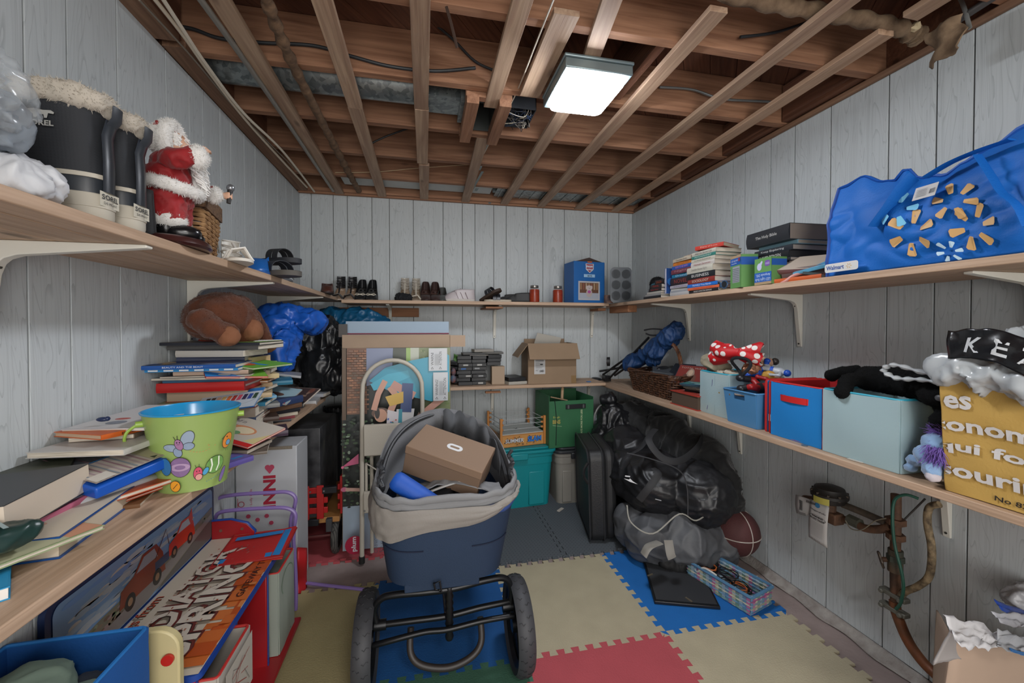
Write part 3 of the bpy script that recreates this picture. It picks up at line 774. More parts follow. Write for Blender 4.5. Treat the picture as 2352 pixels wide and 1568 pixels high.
# ================================================================ upper left shelf
SKIN = M('c79b80', .6); FUR = M('dcdad6', .95); RED = M('960810', .7, sheen=.15, var=.3, vs=30.)
def boot(label, x, y, rz):
    t = thing('winter_boot', label, 'boot', (x, y, ZUL), rz, 'fur lined winter boots')
    # local x: heel at 0, toe at +.25
    q = MB(); loft(q, [(0, -.004, .245, .042), (.012, -.006, .25, .046), (.045, -.006, .25, .046), (.055, -.004, .246, .044)], 28, e=.75); q.done('rubber_sole', M('b8b2a4', .6), t, bev=.002)
    q = MB(); loft(q, [(.053, -.002, .243, .0425), (.078, -.001, .225, .0415), (.085, 0, .215, .040)], 28, e=.75); q.done('rubber_shell', M('2b3036', .4), t)
    q = MB(); loft(q, [(.0275, -.0075, .252, .0475), (.031, -.0075, .252, .0475)], 28, e=.75); loft(q, [(.0835, -.0035, .222, .0425), (.092, -.0025, .21, .0415)], 28, e=.75); q.done('sole_stripe', M('b8b2a4', .6), t)
    q = MB(); loft(q, [(.085, .002, .205, .039), (.11, .004, .165, .040), (.14, .006, .145, .043), (.18, .004, .14, .047), (.215, .0, .142, .050)], 28, e=.8); q.done('shaft', M('26292e', .75, kind='fabric', bs=60.), t, ang=60)
    me = MB(); loft(me, [(.21, -.006, .150, .053), (.225, -.014, .158, .060), (.245, -.012, .156, .058), (.252, .0, .14, .046)], 28, e=.85)
    m_ = fuse(me, .008, 4, crumple(60., .006, 2), 'fur_cuff'); fuzz(m_, 2600, .008, .0007); place(m_, 'fur_cuff', M('b9b1a4', .95), t)
    q = MB(); q.tube([(-.004, 0, .06), (-.004, 0, .12), (-.002, 0, .17), (-.010, 0, .20)], .016, 8, flat=.30); q.done('leather_spine', M('23272d', .3), t)
    q = MB(); q.tube([(-.005, 0, .185), (-.018, 0, .205), (-.020, 0, .228), (-.010, 0, .238), (-.002, 0, .215)], .014, 8, flat=.22); q.done('pull_loop', M('2c3036', .45), t)
    d = Decal(); d.rect(0, 0, .05, .028, 'c9c4b4'); d.text('SOREL', .004, .013, .042, .010, '24262a', bold=.02); d.text('DE MONT', .008, .004, .034, .005, '24262a')
    d.done('heel_tag', t, warp=lambda a, b_, c: (-.0065-c+.0*a+((a-.025)/.05)**2*.010, .025-a, .022+b_+.010))
    # side print (polar bear outline and word)
    d = Decal(); c = 'b9b9b4'
    d.poly([(0, .012), (.006, .020), (.016, .022), (.03, .020), (.042, .0205), (.047, .017), (.046, .014), (.038, .015), (.036, .006), (.032, .006), (.031, .012), (.024, .012), (.020, .006), (.016, .006), (.015, .012), (.008, .012), (.006, .006), (.002, .006)], c)
    d.text('SOREL', .004, -.008, .042, .010, c, bold=.03)
    for s in (-1, 1):
        d2 = Decal(); d2.v = list(d.v); d2.f = list(d.f); d2.c = list(d.c)
        d2.done('side_print', t, warp=lambda a, b_, c_, s=s: ((.095 if s > 0 else .045)-s*a, s*(.0500+c_), .172+b_))
    return t
# toes to the wall, heels at the shelf edge
bA = boot('black fur topped winter boot nearer the plastic bags', -.612, .962, pi)
bB = boot('black fur topped winter boot beside the santa figure', -.606, 1.045, pi)
q = MB(); q.tube([(0, 0, 0), (.01, -.004, -.01), (.03, -.008, -.012), (.035, -.006, -.02), (.02, -.002, -.02), (.0, 0, -.008)], .0022, 5)
q.done('drawcord', M('d6d6d2', .6), bA, loc=(.13, .048, .14))
# black shoe tucked behind the santa
shoe('ankle_boot', 'black shoe tucked in the dark between boot and santa', (-.625, 1.135, ZUL), pi, 'flat', .24, .085, .0, '141416', back=.10, toe=.07, rough=.7)

# santa figure: faces +x locally
sa = thing('santa_figure', 'singing santa doll in red velvet on an oval wooden base', 'figurine', (-.645, 1.235, ZUL), radians(20))
q = MB(); q.lathe([(0.0, 0), (.105, 0), (.112, .006), (.108, .016), (.100, .022), (0, .022)], 40, sx=.78, sy=1.05); q.done('base', M('3a1c1a', .3, coat=.3), sa)
for s in (-1, 1):
    q = MB(); q.ell((.028, s*.040, .038), (.040, .024, .020), e=.9); q.ell((-.005, s*.040, .048), (.022, .022, .026)); q.done('boot', M('121214', .22), sa)
    m_ = MB(); m_.ell((0, s*.038, .068), (.040, .036, .024)); mm = fuse(m_, .006, 3, None, 'fur'); fuzz(mm, 1500, .007, .0006, 3+s); place(mm, 'trouser_fur', FUR, sa)
m_ = MB()
for s in (-1, 1): m_.cyl((0, s*.036, .060), (-.004, s*.030, .13), .033, .040, 16)
m_.ell((-.003, 0, .135), (.050, .066, .032)); place(fuse(m_, .005, 5, crumple(30, .008, 4), 'trousers'), 'trousers', RED, sa)
m_ = MB(); m_.ell((-.004, 0, .175), (.052, .064, .050)); m_.ell((0, 0, .215), (.040, .054, .034))
m_.cyl((0, -.05, .222), (.030, -.092, .205), .022, .020, 12); m_.cyl((.03, -.092, .205), (.062, -.070, .232), .020, .022, 12)
m_.cyl((0, .05, .222), (.045, .090, .190), .022, .020, 12); m_.cyl((.045, .09, .19), (.085, .085, .180), .020, .020, 12)
place(fuse(m_, .005, 5, crumple(26, .007, 9), 'jacket'), 'jacket', RED, sa)
def furpart(name, mb, n=2200, ln=.007, seed=1):
    mm = fuse(mb, .005, 3, crumple(90., .003, seed), name); fuzz(mm, n, ln, .0006, seed); return place(mm, name, FUR, sa)
m_ = MB(); m_.tube([((.062*cos(a)-.004), .078*sin(a), .150+.006*sin(a*2)) for a in [2*pi*i/24 for i in range(24)]], .016, 8, closed=True)
m_.cyl((.052, .006, .150), (.046, .004, .215), .013, .011, 8); furpart('jacket_fur', m_, 3500)
m_ = MB(); m_.ell((.062, -.074, .226), (.026, .030, .030)); furpart('cuff', m_, 1800, seed=5)
m_ = MB(); m_.ell((.086, .086, .180), (.022, .024, .024)); furpart('cuff', m_, 1500, seed=6)
m_ = MB()          # head, arms and hands in one skin
m_.ell((.010, 0, .266), (.033, .033, .040)); m_.ell((.043, 0, .264), (.008, .006, .007)); m_.cyl((0, 0, .20), (.004, 0, .25), .018, .018, 10)
for s in (-1, 1): m_.ell((.030, s*.014, .258), (.010, .010, .009))
m_.cyl((0, -.05, .222), (.030, -.092, .205), .010, .009, 8); m_.cyl((.03, -.092, .205), (.070, -.062, .246), .009, .008, 8)
m_.ell((.074, -.056, .252), (.010, .012, .013))
for k in range(4): m_.cyl((.078, -.062+.005*k, .258), (.090, -.056+.005*k, .252), .0034, .003, 6)
m_.cyl((0, .05, .222), (.045, .09, .19), .010, .009, 8); m_.cyl((.045, .09, .19), (.110, .088, .182), .009, .008, 8); m_.ell((.118, .088, .182), (.012, .010, .012))
for k in range(4): m_.cyl((.118, .080, .190-.005*k), (.130, .086, .190-.005*k), .0034, .003, 6)
place(fuse(m_, .0028, 3, None, 'body'), 'body', SKIN, sa)
for s in (-1, 1):
    q = MB(); q.ell((.036, s*.011, .270), (.003, .004, .004), nu=8, nv=6); q.done('eye', M('23201e', .2), sa)
m_ = MB(); m_.tube([(.004+.012*cos(a), .036*cos(a)*1.0, .274+.046*sin(a)) for a in [2*pi*i/20 for i in range(20)]], .017, 8, closed=True); m_.ell((-.014, 0, .280), (.036, .040, .042)); furpart('hood_fur', m_, 4200)
q = MB(); q.ell((-.010, -.012, .300), (.026, .028, .022)); q.cyl((-.01, -.02, .298), (-.022, -.038, .312), .014, .003, 8); q.done('hat', RED, sa)
rn = random.Random(5)
q = MB()
for i in range(90):        # curled beard locks
    a = rn.uniform(-1.3, 1.3); x0 = .030+.016*cos(a); y0 = .030*a; z = .262-rn.uniform(0, .03); L_ = rn.uniform(.045, .095)
    ph = rn.uniform(0, 6); pts = [(x0+.030*u+.007*cos(ph+u*14), y0*(1-.3*u)+.007*sin(ph+u*14), z-L_*u) for u in [k/12 for k in range(13)]]
    q.tube(pts, [.0032*(1-.5*u/12) for u in range(13)], 5)
for i in range(24):
    a = rn.uniform(-1.6, 1.6); pts = [(.012+.024*cos(a)+.004*cos(u*2.2+i), .030*sin(a)+.004*sin(u*2.2+i), .292-.03*u/8) for u in range(9)]; q.tube(pts, .0026, 5)
q.done('beard', M('e4e2df', .45, spec=.6), sa, kind='stuff')
q = MB(); q.cyl((.120, .084, .160), (.124, .088, .200), .0055, .0075, 12); q.done('microphone_handle', M('1d1a1a', .4), sa)
q = MB(); q.ell((.125, .089, .207), (.011, .011, .011)); q.done('microphone_head', M('8d9094', .3, .7), sa)
q = MB(); q.box((-.05, 0, 0), (.02, .03, .004)); 

# seagrass basket with a brown rim
bk_ = thing('seagrass_basket', 'square seagrass basket with brown bead rim behind the santa', 'basket', (-.735, 1.42, ZUL), radians(12))
q = MB(); n = 11
for k in range(n):
    z = .008+k*.0125; w_ = .085+.012*k/n; pts = []
    R_ = rrect(2*w_, 2*w_, .02, 3)
    for i, (a, b_) in enumerate(R_ + []):
        pts.append((a, b_, z))
    # subdivide sides so the braid can bulge
    P2 = []
    for i in range(len(pts)):
        p = Vector(pts[i]); r = Vector(pts[(i+1) % len(pts)]); m2 = max(1, int((r-p).length/.012))
        for j in range(m2): P2.append(p.lerp(r, j/m2))
    q2 = MB(); q2.tube(P2, [.0062+.0022*math.sin(i*1.6+k) for i in range(len(P2))], 6, closed=True)
    q2.done('braid', M('b08a5e', .8, col2='6f4a2a', var=.6, vs=60.), bk_)
q = MB(); 
for s in (0, 1, 2, 3):
    q.box((0, .097, .165), (.20, .010, .045), m=TR(rz=s*pi/2))
q.done('rim_band', M('4d382c', .8, bump=1., bs=260., col2='8a6a4c', var=.7, vs=120.), bk_)
q = MB(); q.bb(-.083, -.083, .0, .083, .083, .01); q.done('base', M('8b6a44', .8), bk_)

# sandals and slippers further along
shoe('sandal', 'white strappy flat sandal just behind the basket', (-.66, 1.60, ZUL), radians(-60), 'strap', .23, .08, .0, 'dddbd4', inner='a58a68', sole='cfcac0', group='white sandals')
shoe('sandal', 'tan and white sandal leaning on the blue clog', (-.76, 1.66, ZUL), radians(-70), 'slide', .23, .08, .0, 'cfc9bd', inner='8f7c60', sole='5f564a', rot=(0, radians(-22), radians(-70)))
shoe('clog', 'bright blue slip-on clog beside the navy slipper', (-.68, 1.93, ZUL), radians(-75), 'flat', .24, .092, .0, '1c5aa0', inner='17375f', sole='1b4f8f', back=.05, toe=.06)
shoe('slipper', 'navy slipper with two white stripes lying toe out at shelf edge', (-.70, 1.90, ZUL+.0), radians(-32), 'slide', .25, .10, .0, '23262c', inner='30333a', sole='4f4b46', rough=.6)
d = Decal(); 
shoe('slipper', 'black slipper stacked on top of the navy one', (-.72, 2.00, ZUL+.07), radians(-25), 'slide', .22, .09, .0, '1b1c20', sole='26282c', rough=.6)
shoe('sandal', 'silver jewelled sandal near the shelf corner', (-.645, 2.16, ZUL), radians(-80), 'strap', .22, .075, .0, '9aa0a4', inner='6f6f70', sole='55565a', rough=.25, back=.03)

# plastic bags at the very left
FILM = M('cfd6da', .18, alpha=.34, spec=.7, bump=.3, bs=14.)
def bagmesh(shapes, voxel, f, amp, seed, stretch=(1, 1, 1)):
    q = MB()
    for c, r in shapes: q.ell(c, r, nu=20, nv=14)
    return fuse(q, voxel, 8, crumple(f, amp, seed, stretch))
p = aX(55, 300, -.70)
g = thing('clear_plastic_bag', 'clear plastic bag of grey things hanging over the shelf edge at far left', 'bag', (-.72, .63, ZUL))
place(bagmesh([((-.71, .62, 1.59), (.11, .15, .09)), ((-.68, .72, 1.66), (.08, .11, .07)), ((-.66, .66, 1.71), (.06, .10, .035))], .008, 15., .030, 3, (1, 1, 2)), 'film', FILM, g, world=True)
q = MB(); q.ell((-.75, .60, 1.58), (.09, .11, .07)); q.ell((-.74, .66, 1.65), (.07, .08, .035)); place(fuse(q, .01, 4, crumple(14, .03, 8)), 'grey_contents', M('6a7078', .7, col2='3c4654', var=.8, vs=9.), g, world=True)
q = MB(); q.tube([(-.615, .60, 1.70), (-.612, .62, 1.65), (-.61, .635, 1.60), (-.606, .65, 1.56), (-.604, .655, 1.53)], .0032, 6); q.done('drawstring', M('c8c6c0', .7), g, world=True)
q = MB(); q.ell((-.611, .625, 1.645), (.006, .006, .012)); q.done('cord_bead', M('6fa3ad', .4), g, world=True)
g2 = place(bagmesh([((-.675, .760, 1.620), (.06, .07, .055)), ((-.70, .75, 1.66), (.06, .07, .045))], .007, 18., .022, 11, (1, 1, .4)), 'grey_plastic_bag', M('8c959e', .22, bump=.3, bs=20., spec=.7), None)
tag(g2, 'pale grey shiny plastic bag between clear bag and boots', 'bag')
shoe('white_sneaker', 'white canvas sneaker under the plastic bags at the shelf edge', (-.64, .76, ZUL), radians(178), 'sneaker', .25, .10, 0, 'd4d4d4', 'cfcfcf', sole='c4c2bc', back=.075, toe=.06, rough=.7)
q = MB(); q.ell((-.68, .845, 1.545), (.07, .05, .040)); q.ell((-.65, .80, 1.535), (.05, .05, .03)); tag(place(fuse(q, .006, 5, crumple(20, .018, 5)), 'white_cloth', M('ced0d4', .8), None), 'crumpled white cloth between the sneaker and first boot', 'cloth')
# brown shoe at the corner
shoe('loafer', 'small brown leather shoe in the shelf corner', (-.60, 2.80, ZUL), radians(-80), 'flat', .17, .075, 0, '4a2a22', sole='2a1c18', rough=.4)

# ================================================================ back upper shelf shoes
def bx(px): return aY(px, 690, 3.0).x
PUMPY = 3.20
def pair(name, lab, px0, px1, **k):
    for i, px in enumerate((px0, px1)):
        shoe(name, lab[i], (bx(px), PUMPY, ZUB), -pi/2, **k)
pair('heeled_sandal', ('black strappy heeled sandal at the left end of the back shelf', 'black strappy heeled sandal touching the bow pumps'), 772, 800, kind='strap', heel=.09, w=.09, col='1b1a1c', inner='b79a80', sole='a8998a', L=.20)
pair('pump', ('black pump with white bow nearer the strappy sandals', 'black pump with white bow, right one of the pair'), 825, 850, kind='pump', w=.09, heel=.09, col='17181a', inner='4a4a48', L=.20, back=.06, group='black pumps with white bows')
pair('heeled_sandal', ('beige gladiator sandal above the black cloth', 'beige gladiator sandal beside the brown pumps'), 928, 955, kind='strap', heel=.09, w=.09, col='a9a297', col2='bdb6a8', inner='a08d78', sole='9c8f80', L=.20)
pair('pump', ('dark brown pump nearer the gladiator sandals', 'dark brown pump nearer the running shoes'), 978, 1001, kind='pump', w=.09, heel=.085, col='3a2a28', inner='5a4038', L=.20, back=.06, group='dark brown pumps')
for o in list(COL.objects):
    if o.name.startswith('pump') and 'bow' in o.get('label', ''):
        for s in (-1, 1):
            q = MB(); q.tube([(.165, 0, .045), (.160, s*.022, .052), (.158, s*.034, .044), (.166, s*.018, .040), (.165, 0, .045)], .0045, 6, flat=.5); q.done('bow_loop', M('cfc8b8', .7), o)
q = MB(); q.ell((bx(925), 3.02, ZUB+.02), (.055, .03, .026)); tag(place(fuse(q, .004, 4, crumple(30, .02, 5)), 'black_cloth', M('15161a', .9), None), 'scrap of black cloth in front of the beige sandals', 'cloth')
SNK = dict(kind='sneaker', L=.25, w=.09, col='b6aeb0', col2='8f8689', sole='c9c4be', back=.07, toe=.06)
shoe('running_shoe', 'pale pink running shoe nearer the brown pumps', (bx(1100)-.02, 3.06, ZUB), radians(176), **SNK)
shoe('running_shoe', 'pale grey running shoe behind the pink one', (bx(1090), 3.17, ZUB), radians(186), **SNK)
shoe('ballet_flat', 'tan lined grey flat standing behind the running shoes', (bx(1020), 3.21, ZUB), radians(-95), kind='flat', L=.20, w=.08, heel=.05, col='4c4e4c', inner='8d8468')
shoe('slide_sandal', 'black strap sandal propped behind the running shoes', (bx(1108), 3.10, ZUB), radians(-40), kind='slide', L=.2, w=.08, col='2a2c30', inner='4a3528', sole='3a2c24', rot=(0, radians(-25), radians(-40)))
shoe('slide_sandal', 'tan and black sandal lying flat left of the black shoe', (bx(1178), 3.05, ZUB), radians(174), kind='slide', L=.21, w=.085, col='1f2024', inner='a3764e', sole='c2b8a6')
shoe('slide_sandal', 'tan and black sandal pushed against the wall', (bx(1180), 3.17, ZUB), radians(168), kind='slide', L=.21, w=.085, col='25262a', inner='8f6844', sole='4a3c30')
shoe('loafer', 'scuffed black shoe beside the first red jar', (bx(1225), 3.04, ZUB), radians(160), kind='flat', L=.24, w=.088, col='2a2b2c', inner='3a3836', sole='1f1f1f', rough=.6, back=.06, toe=.05)
shoe('loafer', 'grey black loafer leaning on the tan sandals', (bx(1205), 3.15, ZUB), radians(150), kind='flat', L=.23, w=.086, col='3a3a3a', inner='55504a', sole='242424', rough=.6, rot=(radians(12), 0, radians(150)))
for k, px in enumerate((1229, 1283)):
    t = thing('preserve_jar', ['glass jar of red sauce beside the black shoe', 'glass jar of red sauce beside the blue toy box'][k], 'jar', (bx(px), 3.02, ZUB))
    q = MB(); q.lathe([(0, 0), (.036, 0), (.040, .006), (.040, .095), (.036, .108), (.029, .116), (.029, .124)], 28); q.done('glass', M('5a3a34', .05, alpha=.12, spec=.8), t)
    q = MB(); q.lathe([(0, .003), (.037, .003), (.038, .008), (.038, .092), (.034, .100), (0, .100)], 28); q.done('red_sauce', M('8a2a14', .35, col2='a33a1a', var=.6, vs=60.), t)
    q = MB(); q.lathe([(.031, .112), (.0315, .113), (.0315, .128), (.030, .130), (0, .130)], 28); q.done('lid', M('8e8a84', .35, .8), t)
# ================================================================ lower left shelf: bucket
c = on(445, 1108, ZLL); bc = Vector((c.x, c.y, ZLL))
bu = thing('tin_bucket', 'lime green tin bucket with a blue inside and cartoon garden prints', 'bucket', tuple(bc))
RB, RT, HB = .073, .105, .198
q = MB(); q.lathe([(0, .004), (RB, .004), (RB+.002, 0), (RB+.002, .006), (RT, HB), (RT+.003, HB+.002)], 48); q.done('outer_shell', M('8ca45c', .28, spec=.6), bu)
q = MB(); q.lathe([(RT+.003, HB+.002), (RT+.004, HB+.005), (RT, HB+.006), (RT-.003, HB), (RB-.001, .007), (0, .007)], 48); q.done('inner_shell', M('1795cf', .22, spec=.7), bu)
q = MB(); a0 = math.atan2(-bc.y, -bc.x)          # direction to the camera
for s in (-1, 1):
    a = a0-s*1.45
    q.cyl(((RT-.006)*cos(a), (RT-.006)*sin(a), HB-.022), ((RT+.010)*cos(a), (RT+.010)*sin(a), HB-.022), .008, n=10)
aa = a0-1.45; ex = Vector((cos(aa), sin(aa), 0))
q.tube(bez([ex*(RT+.006)+Vector((0, 0, HB-.022)), ex*(RT+.026)+Vector((0, 0, HB-.040)), ex*(RT+.028)+Vector((0, 0, HB-.065)), ex*(RT+.004)+Vector((0, 0, HB-.085))], 6), .0035, 8)
q.done('handle', M('8fae4a', .3), bu)
d = Decal(.0004)
K1 = '2c2a2a'
def blob(x, y, rx, ry, c_, rot=0.): d.ell(x, y, rx+.0012, ry+.0012, K1, rot=rot); d.ell(x, y, rx, ry, c_, rot=rot)
# butterfly
blob(-.046, .120, .020, .009, '8d9db0', -.15); blob(-.034, .108, .009, .012, '8496ad', .3); blob(-.012, .142, .013, .020, '8d9db0', -.35); blob(-.010, .122, .012, .009, '8496ad'); blob(-.030, .128, .008, .014, '9a6f95', .3)
d.ell(-.034, .134, .0015, .0018, K1); d.ell(-.028, .134, .0015, .0018, K1); d.ring(-.031, .130, .003, .002, .3, K1, a0=pi, a1=2*pi)
d.line([(-.036, .140), (-.040, .150)], .0012, K1); d.line([(-.032, .141), (-.032, .152)], .0012, K1)
for i in range(26):          # dashed flight path
    t = i/25; x = -.008+.085*t; y = .108-.012*math.sin(t*3.1)+.045*t*t
    if t > .5: x += -.014*math.sin((t-.5)*12.); y += .010*cos((t-.5)*12.)
    if i % 2 == 0: d.line([(x, y), (x+.0035, y+.0012)], .0012, 'c98a5a')
blob(.083, .118, .014, .020, 'd98b3c', -.3); blob(.086, .112, .007, .007, '6f9fc4'); d.ell(.080, .128, .002, .002, K1); d.line([(.070, .130), (.064, .126), (.070, .124)], .0012, K1)
d.line([(.082, .098), (.081, .090)], .001, K1); d.line([(.088, .098), (.088, .090)], .001, K1)
blob(-.030, .070, .023, .025, '80668f'); d.ring(-.030, .070, .0225, .010, .45, 'a98fb0')
blob(.052, .062, .024, .022, '6d9a52', .4); d.line([(.040, .045), (.044, .062), (.040, .080)], .004, 'dfe6d2'); d.line([(.056, .044), (.062, .06), (.06, .082)], .004, 'dfe6d2')
blob(.010, .048, .010, .016, 'c9506a'); blob(.012, .038, .008, .008, 'd89a90'); blob(.028, .050, .006, .010, '4f9bc4', -.5); d.ell(.007, .054, .0012, .0016, K1); d.ell(.013, .054, .0012, .0016, K1)
d.line([(.006, .064), (.003, .072)], .001, K1); d.line([(.012, .065), (.012, .073)], .001, K1)
blob(-.062, .074, .013, .022, '2f6a9c'); blob(-.044, .022, .012, .014, 'd9952c'); d.line([(-.050, .016), (-.038, .028)], .0014, K1); blob(.075, .030, .006, .020, '7d68a0', -.3)
for i in range(9): d.line([(.03+i*.0055, .022+.0016*i), (.0325+i*.0055, .0228+.0016*i)], .0015, '3c6fa4')
def bw(x, y, z):
    r = RB+(RT-RB)*(y/HB)+.0009+z; a = a0+x/.100*1.0
    return (r*cos(a), r*sin(a), y)
d.done('cartoon_print', bu, warp=bw, rough=.3)

# ================================================================ books on the lower left shelf
def bkx(label, px, py, X, L, Wd, T, cover, rz=0., **k):
    p = aX(px, py, X); return book(label, (p.x, p.y, p.z), rz, L, Wd, T, cover, **k)
def bkz(label, px, py, z, L, Wd, T, cover, rz=0., **k):
    p = on(px, py, z); return book(label, (p.x, p.y, z), rz, L, Wd, T, cover, **k)
R90 = pi/2
ART = ['c0504a', 'd9a441', '6a9fc4', 'e2ddd0', '5a7f4a', '8c6aa0', '3a3a44']
# front group, nearest the camera
book('thick blue edged hardback lying at the shelf front, nearest big book', (-.755, 1.02, ZLL), pi+.13, .18, .28, .040, '164a8c', pages='c9bba6', over=.004, ct=.003, art=blobart('cfc4b2', ['d8b48c', 'c9a088'], 3, 3), rough=.25)
book('small light blue board book with green back at bottom left corner', (-.735, .800, ZLL), radians(-52), .17, .14, .020, '2a8fc0', pages='e6e2dc', art=blobart('2a8fc0', ['8f8b70', '2a8fc0'], 5, 3))
book('pale green and orange picture book spread over the blue hardback', (-.755, .865, .914), radians(70), .25, .21, .008, '93a27a', art=lambda d, L, W_: (d.rect(.002, .002, L-.002, W_-.002, 'b9b996'), d.rect(L*.78, .002, L-.002, W_-.002, 'c99272'), d.ring(L*.45, W_*.5, .06, .06, .12, '9aa4b4'), d.ring(L*.2, W_*.35, .03, .03, .15, '8fa0c0'), d.line([(L*.75, W_*.35), (L*.80, W_*.5), (L*.76, W_*.62)], .004, '6f7274'), d.line([(L*.8, W_*.3), (L*.74, W_*.5)], .003, '6f7274')), tilt=(radians(2), radians(3)))
book('striped pink and white paper pad under the thick novel', (-.800, 1.02, .918), radians(86), .24, .15, .012, 'c06a84', pages='d9d4e0', tilt=(0, radians(-3)))
book('thick novel with a grey cover lying pages outward at left edge', (-.785, .955, .936), radians(278), .23, .155, .058, '34363a', pages='cdbfae', over=.001, tilt=(radians(3), 0))
q = thing('pencil_case', 'dark green pencil case with pale stripes at the left edge', 'case', (-.70, .80, .935), radians(62))
m_ = MB(); m_.ell((0, 0, .018), (.085, .032, .020), e=.7); place(fuse(m_, .004, 4, crumple(20, .005, 3)), 'cover', M('1d3532', .3), q)
d = Decal(.0006)
for i in range(3): d.line([(-.04+.035*i, -.028), (-.03+.035*i, .028)], .006, '9fb3b4')
d.done('stripe', q, TR((0, 0, .0385)))
book('orange comic book with white pages sticking out under the blue case', (-.745, 1.16, .905), radians(150), .20, .26, .010, 'b5502e', tilt=(0, radians(2)))
book('brown backed picture book lying below the white rolled magazine', (-.775, 1.22, .872), radians(12), .20, .27, .016, '6d4a2c', over=.003)
book('red and orange softcover book wedged under the rolled magazine', (-.745, 1.20, .892), radians(64), .26, .19, .006, 'c24c2c', art=blobart('b8482c', ['5f8a3a', 'd9c79c'], 9, 6))
book('cream leaflet book with green pictures beside the bucket', (-.715, 1.235, .90), radians(50), .24, .10, .012, 'bfb08e', art=blobart('c4b694', ['5c8a3c', '8f8460'], 12, 7))
# rolled white magazine
t = thing('rolled_magazine', 'white glossy magazine rolled up in front of the books', 'magazine', (-.72, 1.10, .905), radians(66))
q = MB()
def rl(u, v):
    a = u*2*pi*1.35; r = .0115+.0022*u; return (-.11+.22*v, r*cos(a)*1.5, .015+r*sin(a))
q.grid(rl, 40, 6, th=.0006); q.done('sheet', M('c9c9cc', .3), t, ang=180)
q = MB(); q.cyl((-.112, 0, .015), (.10, 0, .015), .0085, n=12); q.done('inner_pages', M('8f8a84', .7), t)
d = Decal(.0005); d.line([(0.0, 0), (.03, .006), (.05, -.004)], .003, '44505a'); d.ell(.075, .002, .009, .006, '5c4f3c'); d.done('print', t, TR((0, 0, .031)))
# blue plastic book case
t = thing('blue_book_case', 'bright blue video case with printed sleeve leaning on the heap', 'case', (-.765, 1.17, .955), 0, None, (radians(8), radians(7), radians(-25)))
q = MB(); q.box((0, 0, .013), (.25, .17, .026)); q.done('case', M('1553b4', .35), t, bev=.004)
d = Decal(.0005); d.rect(-.12, -.08, .02, .08, '4f5258')
r = random.Random(2)
for i in range(40):
    x = r.uniform(-.118, .0); y = r.uniform(-.075, .07); d.rect(x, y, min(.018, x+r.uniform(.01, .05)), y+.0025, r.choice(['6a6268', '58444c', '43474e', '7a5f66']))
d.rect(.02, -.08, .12, .08, 'b4aaa2')
for i in range(9): d.rect(.024, -.072+i*.012, .118, -.068+i*.012, ['7f8890', 'a08c90', '8f6f78'][i % 3])
d.rect(.024, .035, .118, .076, '9a9578'); d.rect(.085, -.078, .118, -.04, 'c9c4bc'); d.line([(.02, -.08), (.02, .08)], .003, '2b7ab8'); d.poly([(.10, .04), (.115, .04), (.108, .052)], '2a2a2a')
d.done('printed_sleeve', t, TR((0, 0, .026)))
# heap below and behind the blue case
zz = .872; r = random.Random(11)
cols = ['8a7d6c', '3c4148', 'a64c3c', 'b7ae9c', '4f6f52', '2f4f78', 'c9c2b2', '7a5038']
nm = ['tan', 'charcoal', 'brick red', 'cream', 'moss green', 'navy', 'ivory', 'brown']
for i in range(8):
    T_ = r.choice([.012, .016, .010, .020])
    book(f'{nm[i]} book in the heap under the blue case, layer {["one", "two", "three", "four", "five", "six", "seven", "eight"][i]} from the shelf', (-.775+r.uniform(-.01, .01), 1.345+r.uniform(-.02, .02), zz), radians(90+r.uniform(-14, 14)), .25, .17, T_, cols[i], over=.001)
    zz += T_+.0006
book('grey softcover book sticking out under the white fairy book', (-.785, 1.32, .992), radians(75), .23, .16, .010, '5f5a54')
book('white picture book titled on its spine beneath the orange one', (-.765, 1.26, 1.003), radians(85), .29, .20, .014, 'b9b6b2', text='The Tusk Fairy', tcol='3a3a3a', tw=.32, thick_text=.7)
book('brown paged paperback under the orange book', (-.79, 1.30, 1.018), radians(95), .20, .13, .012, '7d6e60', over=0)
book('orange spined thin hardback on the front heap', (-.775, 1.275, 1.031), radians(66), .21, .15, .012, 'c05a24', text='BILLY WONDER', tcol='4a2a18', pages='b59a80')
book('white floppy magazine topping the front heap', (-.765, 1.335, 1.045), radians(84), .27, .19, .007, 'bdbcc0', art=blobart('c6c4c4', ['b05048', '7a7f8a'], 4, 5), tilt=(0, radians(-2)))
q = MB(); q.ell((0, 0, .006), (.014, .008, .006)); q.ell((.010, 0, .007), (.006, .006, .006)); tag(q.done('toy_car', M('1c2a4c', .3), None, loc=aX(236, 968, -.80)), 'tiny dark blue toy on top of the front magazine heap', 'toy')
book('blue edged hardback with white pages far left against the wall', (-.84, .80, 1.01), radians(96), .17, .10, .036, '1f56a4', pages='d4d4d6', over=.003)
book('light green thin booklet poking out toward the wall', (-.845, 1.23, 1.0), radians(40), .14, .10, .004, '9fb583')
book('dark green small book near the wall behind the novel', (-.84, 1.10, .975), radians(120), .16, .11, .014, '3c3f34')
# magazines just left of the bucket
zz = .873
for i, (cc, dsc) in enumerate((('9f9484', 'buff'), ('7b3a34', 'maroon'), ('50627c', 'slate blue'), ('c3bca9', 'off-white'), ('46543e', 'olive'), ('9fae86', 'pale green'), ('3f3c44', 'dark grey'))):
    book(f'{dsc} thin magazine in the pile left of the bucket', (-.80+r.uniform(-.02, .02), 1.53+r.uniform(-.02, .02), zz), radians(90+r.uniform(-22, 22)), .24, .17, .012, cc, over=0, ct=.0008); zz += .0126

